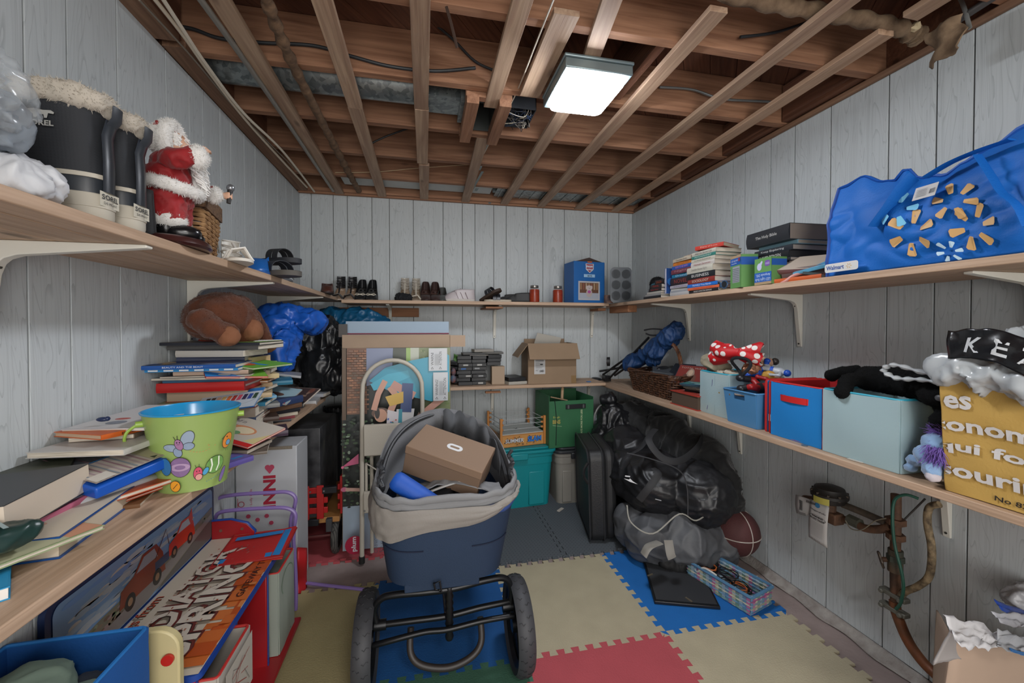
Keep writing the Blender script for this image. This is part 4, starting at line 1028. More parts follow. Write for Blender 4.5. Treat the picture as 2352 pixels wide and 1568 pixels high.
# ---- tall stack behind the bucket
SX, SY = -.748, 1.66
zz = ZLL
def st(label, dx, dy, rz, L, Wd, T, cover, **k):
    global zz
    b_ = book(label, (SX+dx, SY+dy, zz), radians(rz), L, Wd, T, cover, **k); zz += T+.0008; return b_
for i, (cc, dsc, T_) in enumerate((('6a4a3a', 'brown', .044), ('3a4a66', 'denim blue', .041), ('93867a', 'taupe', .034), ('7c2f2c', 'oxblood', .02))):
    st(f'{dsc} hardback at the base of the tall stack behind the bucket', r.uniform(-.01, .01), .10, 4+r.uniform(-5, 5), .26, .19, T_, cc)
st('grey green magazine under the thick tan book', .0, .02, 6, .29, .21, .008, '6f7a5c', over=0, art=blobart('8b9472', ['5c6a50'], 3, 4))
st('pale green book with white page edges under the thick tan book', .005, .01, 8, .28, .2, .012, '9da383')
st('thick old book with a rusty spine and tan pages', .01, .04, 182, .25, .19, .034, '8f3a24', pages='a8957f', over=.003)
st('bright red boxed book in the tall stack', -.0, .02, 2, .26, .19, .032, 'b01d1c', pages='c9c4c0', over=.004, ct=.012)
st('thin teal blue book on top of the red boxed book', .01, .02, 3, .25, .18, .009, '2f5674')
st('grey magazine bent over the red boxed book', .005, .01, -2, .28, .2, .008, '8f8d88', over=0)
st('thin brown magazine in the upper part of the tall stack', .02, .0, 4, .26, .19, .006, '6f675e', over=0)
st('pinkish tan hardback under the blue striped book', .03, .0, 5, .22, .16, .014, 'b39a88', pages='a59483')
st('blue and white striped softcover under the blue fairy tale book', -.015, -.01, 3, .27, .19, .009, '2a7fb8', over=0, spine_art=lambda d, L, T_: [d.rect(L*(.05+.16*i), T_*.25, L*(.15+.16*i), T_*.8, 'd6d9dc') for i in range(6)])
st('glossy blue fairy tale hardback jutting left out of the stack', -.035, -.015, 4, .30, .21, .013, '1f4f96', text='BEAUTY AND THE BEAST', tcol='c9d2e0', tw=.38, thick_text=.42, art=blobart('6f7fa4', ['c9b49c', '9a4f4a', 'c4a05c', '3c5c9c'], 21, 12), rough=.2)
book('green and blue children book fanned under the fairy tale book', (SX+.10, SY+.06, zz-.016), radians(-24), .22, .19, .007, '5f9a3c', art=blobart('6aa83c', ['2f86c4', 'c9582c', 'd9d4c4'], 8, 9), tilt=(0, radians(5)))
st('dark navy soft folder near the top of the stack', .0, .05, 10, .20, .16, .020, '1b2440')
st('white edged photo book with a blue picture cover', .03, .03, -7, .22, .17, .022, 'a9a59f', art=blobart('4f6a94', ['b08a78', '2c3f66'], 7, 5), over=0)
st('grey magazine topping the tall stack under the bear', .03, .07, -6, .30, .2, .016, '4a4948', over=0)
st('black folder with a lime green panel under the bear', .02, .06, -4, .33, .21, .010, '24262e', art=lambda d, L, W_: (d.rect(.0, 0, L*.58, W_, '6f645c'), d.rect(L*.58, 0, L, W_*.98, '7fae3a'), d.rect(L*.62, W_*.2, L*.95, W_*.8, '5c8a48')))
ZTOP = zz
book('white pamphlet lying under the teddy bear', (SX+.07, SY+.12, ZTOP), radians(-24), .20, .13, .003, 'c9c4c0')
t = thing('paper_tag', 'round red paper tag under the teddy bear', 'tag', (SX-.055, SY+.11, ZTOP+.004), radians(10), None, (radians(12), 0, radians(10)))
q = MB(); q.prism([(.035*cos(a), .022*sin(a)) for a in [2*pi*i/24 for i in range(24)]], 0, .002); q.done('card', M('a8301e', .4), t)
d = Decal(); d.ring(0, 0, .030, .018, .12, 'd6b08a'); d.ell(0, 0, .012, .007, 'c98a6a'); d.done('print', t, TR((0, 0, .002)))

# ---- second column of books to the right, running back along the shelf
r = random.Random(4); zz = ZLL
data = [('purple', '4a3a7c', .022, 'Disney FROZEN'), ('plum', '5c3c5c', .014, None), ('dark brown', '46362e', .018, None), ('wine red', '7c2c2c', .012, None), ('bottle green', '2c4a3c', .014, None), ('grey', '7a7a78', .016, None), ('teal', '2a6f8c', .014, None), ('sky blue', '6a9fc0', .010, None), ('sand', 'b59f7c', .018, None), ('light grey', 'a9a59c', .012, None), ('tan', '9c8464', .016, None), ('orange', 'b9702c', .008, None), ('pale yellow', 'c4b184', .018, None), ('beige', 'a99a80', .014, None), ('cream', 'd0bf98', .022, None)]
for i, (dsc, cc, T_, tx) in enumerate(data):
    book(f'{dsc} book in the second stack to the right of the tall one', (-.725+r.uniform(-.02, .02)+(.02 if i == 0 else 0), 1.82+r.uniform(-.03, .03)-(.05 if i == 0 else 0), zz), radians(12+r.uniform(-20, 22)), .22 if i else .20, .17, T_, cc, text=tx, tcol='c9c0dc', over=.001, art=blobart(cc, ART, i, 6) if i > 8 else None, tw=.55); zz += T_+.0035
book('thick cream hardback on the second stack', (-.73, 1.80, zz), radians(-6), .20, .15, .024, 'b8a47c', pages='c4ab7c', over=0)
# cover with watercolour palette sliding off the pile
p = aX(575, 905, -.605)
book('watercolour set booklet with a row of paint colours sliding off the pile', (-.655, 1.575, 1.045), 0, .19, .125, .004, '2a6fb0', tilt=(radians(22), radians(-6)),
     art=lambda d, L, W_: (d.rect(0, 0, L, W_, 'b3bfc9'), d.rect(0, W_*.82, L, W_, '2a6fb0'), d.ring(L*.5, W_*.45, L*.46, W_*.33, .03, '7f8a94'), [d.rect(L*(.10+.088*i), W_*.42, L*(.165+.088*i), W_*.70, ['22262a', '4a3a30', 'c9a48c', 'c4a868', 'c06a3a', '9a3430', 'b0485c', '2f2f4c', '2c4a94', '2f4a38'][i]) for i in range(10)], d.rect(L*.3, W_*.24, L*.62, W_*.29, '3a5f9c')), over=0)
book('teal blue book beside the watercolour booklet', (-.68, 1.95, 1.06), radians(22), .21, .15, .018, '256a84', tilt=(radians(6), 0))
book('green board book with blue letters fanned out mid pile', (-.655, 1.62, 1.135), radians(30), .18, .13, .006, 'c03a34', art=lambda d, L, W_: (d.rect(0, 0, L, W_, '6fa83a'), d.poly([(0, 0), (L*.6, 0), (L*.3, W_*.6), (0, W_*.5)], '2a7fc4'), d.ell(L*.3, W_*.2, .018, .014, 'c9c9c9'), d.line([(0, W_), (L, W_)], .012, 'c9583a')), tilt=(radians(10), radians(4)))
book('striped border story booklet with a brown horse picture', (-.655, 1.98, 1.00), radians(-8), .19, .15, .005, 'a8a49c', tilt=(radians(16), radians(8)), art=lambda d, L, W_: (d.rect(0, 0, L, W_, '8fa9b4'), [d.rect(L*i/16, 0, L*(i+.5)/16, W_*.06, 'a03c3c') for i in range(16)], d.ell(L*.5, W_*.5, .05, .018, '5c4038'), d.ell(L*.3, W_*.62, .02, .014, '6a4a3e'), d.line([(L*.35, W_*.35), (L*.33, W_*.2)], .006, '5c4038'), d.line([(L*.62, W_*.4), (L*.66, W_*.2)], .006, '5c4038')))
book('photo covered magazine propped against the black rubbish bag', (-.665, 2.30, .93), radians(-30), .22, .17, .006, 'b5aaa0', tilt=(radians(28), 0), art=blobart('4a3a3a', ['7a4a40', '1f2a3c', '9a8070'], 31, 14))
book('black and rust magazine below the propped one', (-.70, 2.22, .905), radians(10), .22, .17, .02, '22242a')
book('white boxed book at the shelf edge near the black bag', (-.695, 2.48, .872), radians(4), .22, .15, .022, 'b9b9b9', pages='a8a4a0', over=0)
book('second white boxed book further back beside the black bag', (-.66, 2.60, .895), radians(-8), .20, .12, .018, 'a9abb0', over=0)
book('grey softcover curled over the right side of the pile', (-.66, 2.05, 1.085), radians(15), .20, .16, .010, '8a8c90', tilt=(0, radians(10)), over=0)
zz = ZLL
for i, (dsc, cc, T_) in enumerate((('charcoal', '34343a', .012), ('maroon', '7a2c34', .012), ('ivory', 'b7ad9c', .014), ('black', '222226', .016), ('brown', '5c4434', .02), ('dark blue', '2c3a5c', .03))):
    book(f'{dsc} book fanned out in the third stack under the horse booklet', (-.70+.01*i, 2.02-.015*i, zz), radians(20+8*i), .20, .15, T_, cc); zz += T_+.002
for i, (dsc, cc, T_) in enumerate((('dusty pink', '94606a', .018), ('slate', '48505c', .02), ('mustard', '9c7c34', .02))):
    book(f'{dsc} book in the last low stack before the black bag', (-.74, 2.28, ZLL+.021*i), radians(30-25*i), .2, .15, T_, cc)
# books in front on the shelf edge right of the bucket
book('white story book with a red spine lying at the edge right of the bucket', (-.625, 1.585, .935), radians(-24), .22, .16, .007, 'c02a2a', art=lambda d, L, W_: (d.rect(0, W_*.12, L, W_, 'bdb4a8'), d.ell(L*.5, W_*.5, .06, .03, 'c9855c'), d.ell(L*.55, W_*.5, .04, .022, 'd9c9a8'), d.ell(L*.5, W_*.36, .018, .012, '6f9a6a'), d.text('Wolf in', L*.08, W_*.76, L*.3, W_*.12, '2a2a3c'), d.text('Ladybird', L*.10, W_*.6, L*.22, W_*.08, '2a2a3c'), d.poly([(L*.8, W_*.14), (L, W_*.14), (L, W_*.6)], 'c9ba84')), tilt=(radians(9), radians(10)), over=0)
book('dark purple paperback under the red spined story book', (-.635, 1.78, .872), radians(20), .19, .12, .022, '3a2a3c')
book('brown photo magazine under the red spined story book', (-.645, 1.56, .872), radians(15), .22, .15, .010, '5f544a', over=0)
book('grey and brown folded comic under the story book', (-.65, 1.57, .884), radians(-12), .20, .14, .012, '8a8078', over=0, art=blobart('6d625a', ['3f3a38', 'a0958a'], 17, 8))
book('purple and blue activity book touching the bucket on its right', (-.632, 1.41, .872), radians(58), .17, .12, .016, '5c5294', pages='dcdcdc', art=blobart('6a5fa0', ['2f86c4', 'c9c4c4'], 19, 6))
book('orange brown flat box lid on the shelf right of the bucket', (-.68, 1.60, .8705), radians(0), .15, .32, .0012, '8a4f34', over=0, ct=.0004)

# ================================================================ teddy bear lying face down
bear = thing('teddy_bear', 'brown plush bear slumped face down on top of the tall book stack', 'soft toy', (-.715, 1.72, 1.20))
m_ = MB(); B = lambda px, py, X: aX(px, py, X)
c0 = B(515, 725, -.72)
m_.ell(tuple(c0), (.10, .12, .085)); m_.ell(tuple(B(480, 730, -.76)), (.075, .09, .080)); m_.ell(tuple(B(545, 745, -.70)), (.070, .10, .075))
legs = [((460, 735, -.73), (485, 752, -.69), (520, 768, -.66), .038), ((550, 705, -.70), (568, 735, -.66), (573, 755, -.64), .044), ((575, 725, -.66), (600, 760, -.64), (612, 790, -.63), .032), ((530, 765, -.70), (555, 782, -.66), (560, 786, -.66), .030)]
for a, b_, cc, rr in legs:
    m_.cyl(B(*a), B(*b_), rr, rr*.95, 12); m_.cyl(B(*b_), B(*cc), rr*.95, rr*.85, 12); m_.ell(tuple(B(*cc)), (rr, rr, rr)); m_.ell(tuple(B(*b_)), (rr,)*3); m_.ell(tuple(B(*a)), (rr,)*3)
mm = fuse(m_, .007, 8, crumple(18, .006, 4)); fuzz(mm, 9000, .006, .0007, 3)
place(mm, 'body', M('4c2613', .95, sheen=.15, var=.4, col2='5c3018', vs=10.), bear, world=True)
for k, (a, b_, cc, rr) in enumerate(legs[:3]):
    q = MB(); q.ell(tuple(B(*cc)+Vector((.012, -.012, -.006))), (rr*.86, rr*.86, rr*.92)); mm = fuse(q, .005, 3, crumple(30, .004, k)); place(mm, 'paw_pad', M('7a4e34', .9), bear, world=True)
q = MB(); a = B(447, 712, -.80); q.box(tuple(a), (.002, .03, .03), rx=.5); q.done('tag', M('c2bfb8', .7), bear, world=True)
# ================================================================ bags in the back left corner
def film_bag(name, label, cat, shapes, mat, vox=.010, f=8., amp=.05, seed=1, stretch=(1, 1, 1), sm=6, clampz=None):
    q = MB()
    for c_, r_ in shapes: q.ell(c_, r_, nu=22, nv=16)
    mm = fuse(q, vox, sm, crumple(f, amp, seed, stretch))
    if clampz is not None:
        for v in mm.vertices: v.co.z = max(v.co.z, clampz)
    return tag(place(mm, name, mat, None), label, cat)
TARP = dict(rough=.38, bump=.4, bs=40., spec=.5)
film_bag('blue_bag', 'bright blue plastic carrier bag stuffed between bear and black bag', 'bag', [((-.72, 2.22, 1.26), (.10, .13, .09)), ((-.70, 2.34, 1.35), (.12, .14, .05)), ((-.64, 2.10, 1.18), (.035, .09, .09)), ((-.60, 2.30, 1.33), (.07, .10, .045))], M('1450a8', **TARP), seed=5, f=11., amp=.035)
film_bag('blue_bag', 'teal blue crinkled tarpaulin bag behind the black rubbish bag', 'bag', [((-.45, 3.02, 1.29), (.19, .10, .14)), ((-.40, 3.05, 1.10), (.12, .10, .20)), ((-.62, 3.04, 1.34), (.08, .08, .07)), ((-.34, 3.0, 1.27), (.10, .08, .09))], M('14567c', **TARP), seed=9, f=9., amp=.035)
film_bag('rubbish_bag', 'full black rubbish bag on the back end of the left shelf', 'bag', [((-.60, 2.74, 1.05), (.18, .15, .17)), ((-.64, 2.74, 1.20), (.13, .12, .15)), ((-.50, 2.68, .99), (.12, .10, .11)), ((-.68, 2.76, 1.30), (.06, .06, .05))], M('131518', .33, bump=.3, bs=35., spec=.5), vox=.009, seed=2, f=9., amp=.035, stretch=(1.5, 1.5, .45), clampz=ZLL+.001)
film_bag('red_bag', 'dark patterned cloth scrap hanging off the shelf by the picture carton', 'cloth', [((-.36, 2.90, .93), (.10, .05, .06))], M('6a5a44', .8, col2='7c2c24', var=1., vs=25.), seed=3, f=18., amp=.02)
# ================================================================ toy bench on the left
RW = M('9c1d22', .35, spec=.5); BLE = M('1b3f8c', .4)
be = thing('toy_bench', 'red and blue wooden toy bench with printed seat and back panel', 'bench', (-.72, 1.56, .012))
ZS, Y0, Y1, XB, XF = .415, 1.17, 1.925, -.872, -.560
def bp(name, x0, y0, z0, x1, y1, z1, mat, **k):
    q = MB(); q.bb(x0, y0, z0, x1, y1, z1); return q.done(name, mat, be, world=True, bev=.004, **k)
q = MB(); P = rrect(Y1-Y0, XF-XB, .02, 4); q.prism([((XB+XF)/2+b_, (Y0+Y1)/2+a) for a, b_ in P], ZS-.016, ZS); q.done('seat', BLE, be, world=True)
q = MB(); P = rrect(Y1-Y0+.03, .235, .03, 5); q.prism([(a, b_) for a, b_ in P], 0, .014, None)
q.v = [Vector((XB-.012+p.z, (Y0+Y1)/2+p.x, .525+p.y)) for p in q.v]; q.f = [tuple(reversed(f)) for f in q.f]; q.done('back_panel', M('17294f', .4), be, world=True)
bp('end_panel', XB, Y0, .014, XF-.01, Y0+.014, ZS-.016, RW)
bp('end_panel', XB, Y1-.014, .014, XF-.01, Y1, ZS-.016, RW)
for yy in (1.40, 1.66): bp('divider', XB+.02, yy-.006, .014, XF-.012, yy+.006, ZS-.016, RW)
bp('middle_shelf', XB+.02, Y0+.014, .20, XF-.012, 1.394, .212, RW)
bp('bottom_shelf', XB, Y0+.014, .030, XF+.035, Y1-.014, .044, RW)
bp('rear_board', XB, Y0+.014, .044, XB+.008, Y1-.014, ZS-.016, RW)
for yy in (Y1-.014, 1.394, 1.654, Y0): bp('edge_strip', XF-.0115, yy+.0005, .016, XF-.0085, yy+.0135, ZS-.018, BLE)
q = MB(); pr_ = [(0, 0), (.16, 0), (.16, .02), (.13, .055), (.07, .075), (0, .075)]
q.prism(pr_, 0, .014); q.v = [Vector((XB+.006+p.x, Y1-.014+p.z, ZS+p.y)) for p in q.v]; q.f = [tuple(reversed(f)) for f in q.f]; q.done('armrest', RW, be, world=True, bev=.002)
q = MB(); q.tube([(XB+.006+a, Y1-.007, ZS+b_) for a, b_ in ((.16, .0), (.162, .02), (.132, .056), (.071, .077), (0, .077))], .008, 6, flat=.5); q.done('edge_strip', BLE, be, world=True)
for a in (.04, .12):
    q = MB(); q.cyl((XB+a, Y1-.0155, ZS+.035), (XB+a, Y1-.014, ZS+.035), .006, n=10); q.done('screw', M('8a6a5a', .4, .6), be, world=True)
# seat print: lettering reads along +y, its top toward the wall
d = Decal(.0004); Lb = Y1-Y0-.012; Wb = XF-XB-.012
d.rect(0, 0, Lb, Wb, 'c2b7a6')
r = random.Random(8)
for i in range(60):
    x = r.uniform(0, Lb-.03); w_ = r.uniform(.02, .09); h_ = r.uniform(.012, .075)*(1 if x < .6*Lb else .8); d.rect(x, 0, min(x+w_, Lb), h_, r.choice(['b5501f', 'c06a34', 'a8481c', 'c27844', 'b8602c']))
d.text('GATEWAY TO THE', Lb*.40, .016, Lb*.42, .022, '3a1a12', bold=.02)
d.text('Greetings from', Lb*.05, Wb*.84, Lb*.42, Wb*.13, '2a1512', bold=.03); d.text('Greetings from', Lb*.05+.001, Wb*.84+.001, Lb*.42, Wb*.13, 'a84830')
def big(word, x0, y0, w_, h_):
    d.text(word, x0+.006, y0-.007, w_, h_, '5a2420', bold=.05); d.text(word, x0+.003, y0-.003, w_, h_, '6a2c26', bold=.05)
    d.text(word, x0, y0, w_, h_, '2c1c1a', bold=.055); d.text(word, x0, y0, w_, h_, 'c6bcae', bold=.03)
big('RADIATOR', Lb*.04, Wb*.53, Lb*.80, Wb*.27); big('SPRINGS', Lb*.06, Wb*.20, Lb*.78, Wb*.31)
for i in range(90):
    x = r.uniform(.05, .83)*Lb; y = r.choice([r.uniform(.24, .46), r.uniform(.56, .76)])*Wb; d.rect(x, y, x+r.uniform(.003, .012), y+r.uniform(.002, .007), r.choice(['8a3c20', '6a3a2c', '9c6a50', '7d746a']))
d.done('seat_print', be, frame((XF-.006, Y0+.006, ZS), (0, 1, 0), (-1, 0, 0)), world=True, rough=.35)
# back panel print: sky, hills and road
d = Decal(.0004); Lk = Y1-Y0-.005; Hk = .205
d.poly(rrect(Lk, Hk, .025, 5, Lk/2, Hk/2), '6f8fb4', 1)
for i in range(70):
    x = r.uniform(.03, Lk-.09); y = Hk*r.uniform(.42, .92); d.ell(x+.03, y, r.uniform(.02, .06), r.uniform(.004, .012), r.choice(['8fa0b0', 'a3aab0', '7f98b4', 'b0aca6', '6488b8']), 2+i % 5, n=12)
d.poly([(.004, Hk*.30), (Lk*.2, Hk*.38), (Lk*.45, Hk*.42), (Lk*.8, Hk*.52), (Lk-.004, Hk*.62), (Lk-.004, .01), (.004, .01)], '6f6a5a', 8)
for i in range(80):
    x = r.uniform(.02, Lk-.05); y = Hk*(.28+.3*x/Lk)*r.uniform(.55, 1.05); d.ell(x+.012, y, r.uniform(.006, .02), r.uniform(.003, .008), r.choice(['5c6448', '7a6a58', '6a5548', '808068', '8a7470']), 9+i % 5, n=8)
d.poly([(.02, .004), (Lk*.45, .004), (Lk*.98, Hk*.40), (Lk*.98, Hk*.50), (Lk*.5, Hk*.28), (.004, Hk*.10)], '7d7672', 15)
d.poly([(Lk*.5, .004), (Lk-.01, .004), (Lk-.01, Hk*.4)], '55504e', 15)
# a plain rust tow truck and a plain red car, generic shapes
def carp(x, y, s, c_, c2):
    d.poly([(x-.075*s, y-.02*s), (x-.07*s, y+.018*s), (x-.03*s, y+.03*s), (x+.0*s, y+.062*s), (x+.05*s, y+.062*s), (x+.075*s, y+.03*s), (x+.085*s, y-.02*s)], c_, 17)
    d.poly([(x-.022*s, y+.03*s), (x+.004*s, y+.055*s), (x+.042*s, y+.055*s), (x+.055*s, y+.03*s)], c2, 18)
    for a in (-.042, .052): d.ell(x+a*s, y-.02*s, .017*s, .019*s, '2a2624', 18); d.ell(x+a*s, y-.02*s, .008*s, .009*s, '8a6a50', 19)
carp(Lk*.42, Hk*.38, 1.35, '7c3a26', '8c9098'); d.line([(Lk*.50, Hk*.55), (Lk*.58, Hk*.90), (Lk*.60, Hk*.62)], .004, '4a2c26', 19); d.rect(Lk*.50, Hk*.36, Lk*.60, Hk*.50, '2a3f5c', 18)
carp(Lk*.70, Hk*.50, 1.05, 'c03a24', 'b0b4bc'); d.poly([(Lk*.76, Hk*.78), (Lk*.79, Hk*.93), (Lk*.80, Hk*.70)], 'c03a24', 18)
d.done('back_print', be, frame((XB+.003, Y0-.002+.006, .4225), (0, 1, 0), (0, 0, 1)), world=True, rough=.25)
# fabric bins in the bench
def fbin(name, label, x0, y0, z0, x1, y1, z1, mat, trim, inner=None, th=.004, group=None, cat='storage bin', taper=1., squash=None):
    t = thing(name, label, cat, ((x0+x1)/2, (y0+y1)/2, z0), 0, group); w_, d_, h_ = (x1-x0), (y1-y0), z1-z0
    for k, (a, b_, c_, e_) in enumerate(((-w_/2, -d_/2, w_/2, -d_/2+th), (-w_/2, d_/2-th, w_/2, d_/2), (-w_/2, -d_/2, -w_/2+th, d_/2), (w_/2-th, -d_/2, w_/2, d_/2))):
        q = MB(); hor = k < 2
        n = 14
        def f(u, v):
            bow = .006*math.sin(u*pi)*math.sin(v*pi*1.1)+.002*noise.noise(Vector((u*5+k*3, v*4, x0*9)))
            if hor: return (a+(c_-a)*u, (b_ if k == 0 else e_)+(-bow if k == 0 else bow), h_*v)
            return ((a if k == 2 else c_)+(-bow if k == 2 else bow), b_+(e_-b_)*u, h_*v)
        q.grid(f, n, 8, th=th if k in (1, 2) else -th); q.done('side_panel', mat, t, ang=60)
    q = MB(); q.bb(-w_/2, -d_/2, 0, w_/2, d_/2, .004); q.done('base', inner or mat, t)
    q = MB(); 
    R_ = rrect(w_, d_, .008, 2); q.tube([(a, b_, h_) for a, b_ in R_], .0042, 6, closed=True)
    q.done('rim_binding', trim, t)
    return t
b1 = fbin('fabric_bin', 'red bin with a pale printed front in the nearest bench bay', XB+.03, 1.19, .213, XF+.03, 1.385, .385, M('a9a39a', .8), M('a8241f', .7), M('6a1514', .8))
d = Decal(.0005); r = random.Random(3)
d.rect(.01, .01, .18, .16, 'b3aca2')
for i in range(14): d.line([(r.uniform(.02, .16), r.uniform(.02, .14)), (r.uniform(.02, .16), r.uniform(.02, .14))], .002, r.choice(['4a4a4e', '7a7672', '9c4038']))
d.done('print', b1, frame((.185-.018+.003, -.095, .004), (0, 1, 0), (0, 0, 1)))
b2 = fbin('fabric_bin', 'printed city scene bin in the far bench bay', XB+.03, 1.70, .046, XF+.012, 1.88, .36, M('8f968c', .8), M('a8241f', .7), M('3a3a3c', .8))
d = Decal(.0005); d.rect(.01, .01, .17, .30, '9aa394'); d.rect(.01, .01, .17, .12, '2a3350')
for i in range(12): x = .015+.012*i; d.rect(x, .05, x+.008, .05+r.uniform(.03, .13), r.choice(['c2c4b8', '4a5c70', '6c8a6c', '27304a', '8a5c6c']))
d.ring(.09, .24, .07, .05, .06, '5c7a5c'); d.done('print', b2, frame((.15, -.09, .002), (0, 1, 0), (0, 0, 1)))
b4 = thing('greeting_card', 'light blue card with handwriting on the bottom shelf of the bench', 'card', (XF-.055, 1.50, .045), 0)
q = MB(); q.box((0, 0, .001), (.14, .13, .002)); q.done('card', M('7fb0cc', .6), b4)
d = Decal(.0004); d.text('LOVE YOU', -.05, -.02, .10, .022, '27415c'); d.text('mum', -.03, -.05, .05, .016, '27415c'); d.done('writing', b4, frame((0, 0, .002), (0, 1, 0), (-1, 0, 0)))
# folded red fabric bin lying on the seat
t = thing('folded_bin', 'flat folded red fabric bin with blue bands lying on the bench seat', 'storage bin', (-.655, 1.80, ZS+.001), 0, None, (0, radians(-2), radians(4)))
q = MB(); q.grid(lambda u, v: ((u-.5)*.235, (v-.5)*.235, .010+.006*math.sin(u*4)*cos(v*3)), 14, 14, th=.008); q.done('panel', M('b01f1c', .8, bump=.3, bs=90.), t, ang=60)
d = Decal(.0006); d.rect(.078, -.10, .104, .10, '1c78b8'); d.rect(-.10, -.105, .075, -.075, '1c78b8'); d.rect(-.10, .070, .075, .100, '1c78b8'); d.line([(-.10, .062), (.07, .062)], .003, '5c0f0e')
d.done('blue_band', t, warp=lambda x, y, z: (x, y, .0108+z+.006*math.sin((x/.235+.5)*4)*cos((y/.235+.5)*3)))
q = MB(); q.tube([(-.118, -.118, .010), (.118, -.118, .008), (.118, .118, .004), (-.118, .118, .012)], .0045, 6, closed=True); q.done('piping', M('8c1614', .7), t)
# ridged grey strap
q = MB(); pts = bez([(-.84, 1.215, ZS+.010), (-.80, 1.235, ZS+.011), (-.76, 1.25, ZS+.012), (-.715, 1.27, ZS+.010)], 10)
q.tube(pts, [.016+.0016*(i % 2) for i in range(len(pts))], 8, flat=.45); tag(q.done('ribbed_strap', M('6a655e', .6), None), 'grey ribbed strap lying across the bench seat', 'strap')

# ================================================================ cream toy chest, blue bin and cap at bottom left
t = thing('toy_chest', 'cream plastic toy board standing behind the blue bin at bottom left', 'toy chest', (-.76, 1.10, 0))
q = MB(); P = rrect(.30, .57, .05, 6); q.prism(P, 0, .022); q.v = [Vector((-.733+p.x, 1.150-p.z, .285+p.y)) for p in q.v]; q.done('panel', M('bdb083', .45), t, world=True, bev=.004)
q = MB(); q.cyl((-.605, 1.127, .50), (-.605, 1.120, .50), .013, n=16); q.done('red_knob', M('b02318', .35), t, world=True)
q = MB(); q.bb(-.88, .80, .0, -.62, 1.10, .325); q.done('box', M('bdb083', .5), t, world=True, bev=.01)
BLU = M('14528f', .8, bump=.2, bs=120.)
bb_ = fbin('fabric_bin', 'royal blue fabric bin holding a green cap at bottom left', -.885, .82, .330, -.625, 1.085, .610, M('0f4f94', .8, bump=.2, bs=120.), M('1a6cb4', .7), M('0c3c74', .8))
t = thing('cap', 'grey green baseball cap inside the blue bin', 'cap', (-.77, .97, .545))
m_ = MB(); m_.ell((0, 0, .02), (.075, .085, .055)); mm = fuse(m_, .006, 4, crumple(14, .008, 3)); place(mm, 'crown', M('67786a', .85, var=.2), t)
q = MB(); q.grid(lambda u, v: ((v*.07+.055)*cos((u-.5)*1.7)+.0, (v*.07+.055)*math.sin((u-.5)*1.7), .018-.03*(u-.5)**2*2-.01*v), 14, 5, th=.003); q.done('peak', M('6c7d70', .8), t)
q = MB(); q.ell((-.70, 1.03, .53), (.05, .03, .02)); tag(place(fuse(q, .006, 3, crumple(20, .01)), 'dark_cloth', M('1f2530', .9), None), 'dark printed cloth beside the cap in the blue bin', 'cloth')

# ================================================================ purple tube rack and neighbours
PUR = M('7f6aa4', .35, spec=.5)
t = thing('tube_rack', 'purple bent tube frame standing at the far end of the bench', 'rack', (-.72, 2.02, 0))
def loop(Y, pts, r=.0085):
    q = MB(); q.tube(bez([aY(a, b_, Y) for a, b_ in pts], 6), r, 8); q.done('tube', PUR, t, world=True)
loop(2.03, [(498, 1192), (489, 1165), (500, 1145), (540, 1136), (620, 1131), (660, 1130), (678, 1142), (676, 1165), (668, 1195), (668, 1240)])
loop(1.99, [(492, 1200), (500, 1180), (530, 1172), (620, 1166), (660, 1167), (678, 1180), (676, 1210), (674, 1240), (678, 1300), (680, 1360), (679, 1400)])
q = MB(); q.tube([(-.66, 2.0, .01), (-.70, 2.10, .01), (-.86, 2.10, .01)], .0085, 8); q.done('foot', PUR, t, world=True)
q = MB(); q.tube([on(700, 1338, .022), on(760, 1345, .022), on(860, 1356, .022)], .008, 8); tag(q.done('purple_rod', PUR, None), 'loose purple rod lying on the floor left of the stroller', 'rod')
q = MB(); q.grid(lambda u, v: tuple(aX(682+u*8, 1258+v*105, -.60+.01*math.sin(v*6))+Vector((u*.03, -u*.01, 0))), 4, 12, th=.005); tag(q.done('red_flap', M('b01f24', .5), None, ang=180), 'red plastic sheet hanging between bench and pink mat', 'sheet')
# white carton
t = thing('white_carton', 'tall white cardboard carton with red lettering and hearts by the left wall', 'carton', (-.748, 2.27, 0))
q = MB(); q.box((0, 0, .3585), (.27, .19, .717)); q.done('carton', M('b9bcc0', .6, var=.12, vs=5.), t, bev=.004)
d = Decal(.0005)
d.text('INNI', 0, 0, .16, .055, 'a01c34', None, pi/2, .04)
d.text('by Lolly Kids', -.10, .0, .10, .014, 'b0405a', None, pi/2)
d.ell(-.035, .20, .012, .012, 'b0405a'); d.ell(-.017, .20, .012, .012, 'b0405a'); d.poly([(-.047, .196), (-.005, .196), (-.026, .168)], 'b0405a')
d.ring(-.15, .03, .014, .014, .2, 'a01c34'); d.line([(-.165, .0), (-.165, .06)], .002, 'a01c34')
for a, b_ in ((-.12, -.03), (-.08, -.05), (-.04, -.035), (-.15, -.06), (-.02, -.07)): d.ell(a, b_, .010, .010, 'b0405a')
d.done('red_print', t, frame((.04, -.0955, .42), (1, 0, 0), (0, 0, 1)))
q = MB(); q.bb(-.06, -.0965, .703, .115, -.09, .7175); q.done('crushed_edge', M('7d7466', .9, bump=1., bs=80.), t)
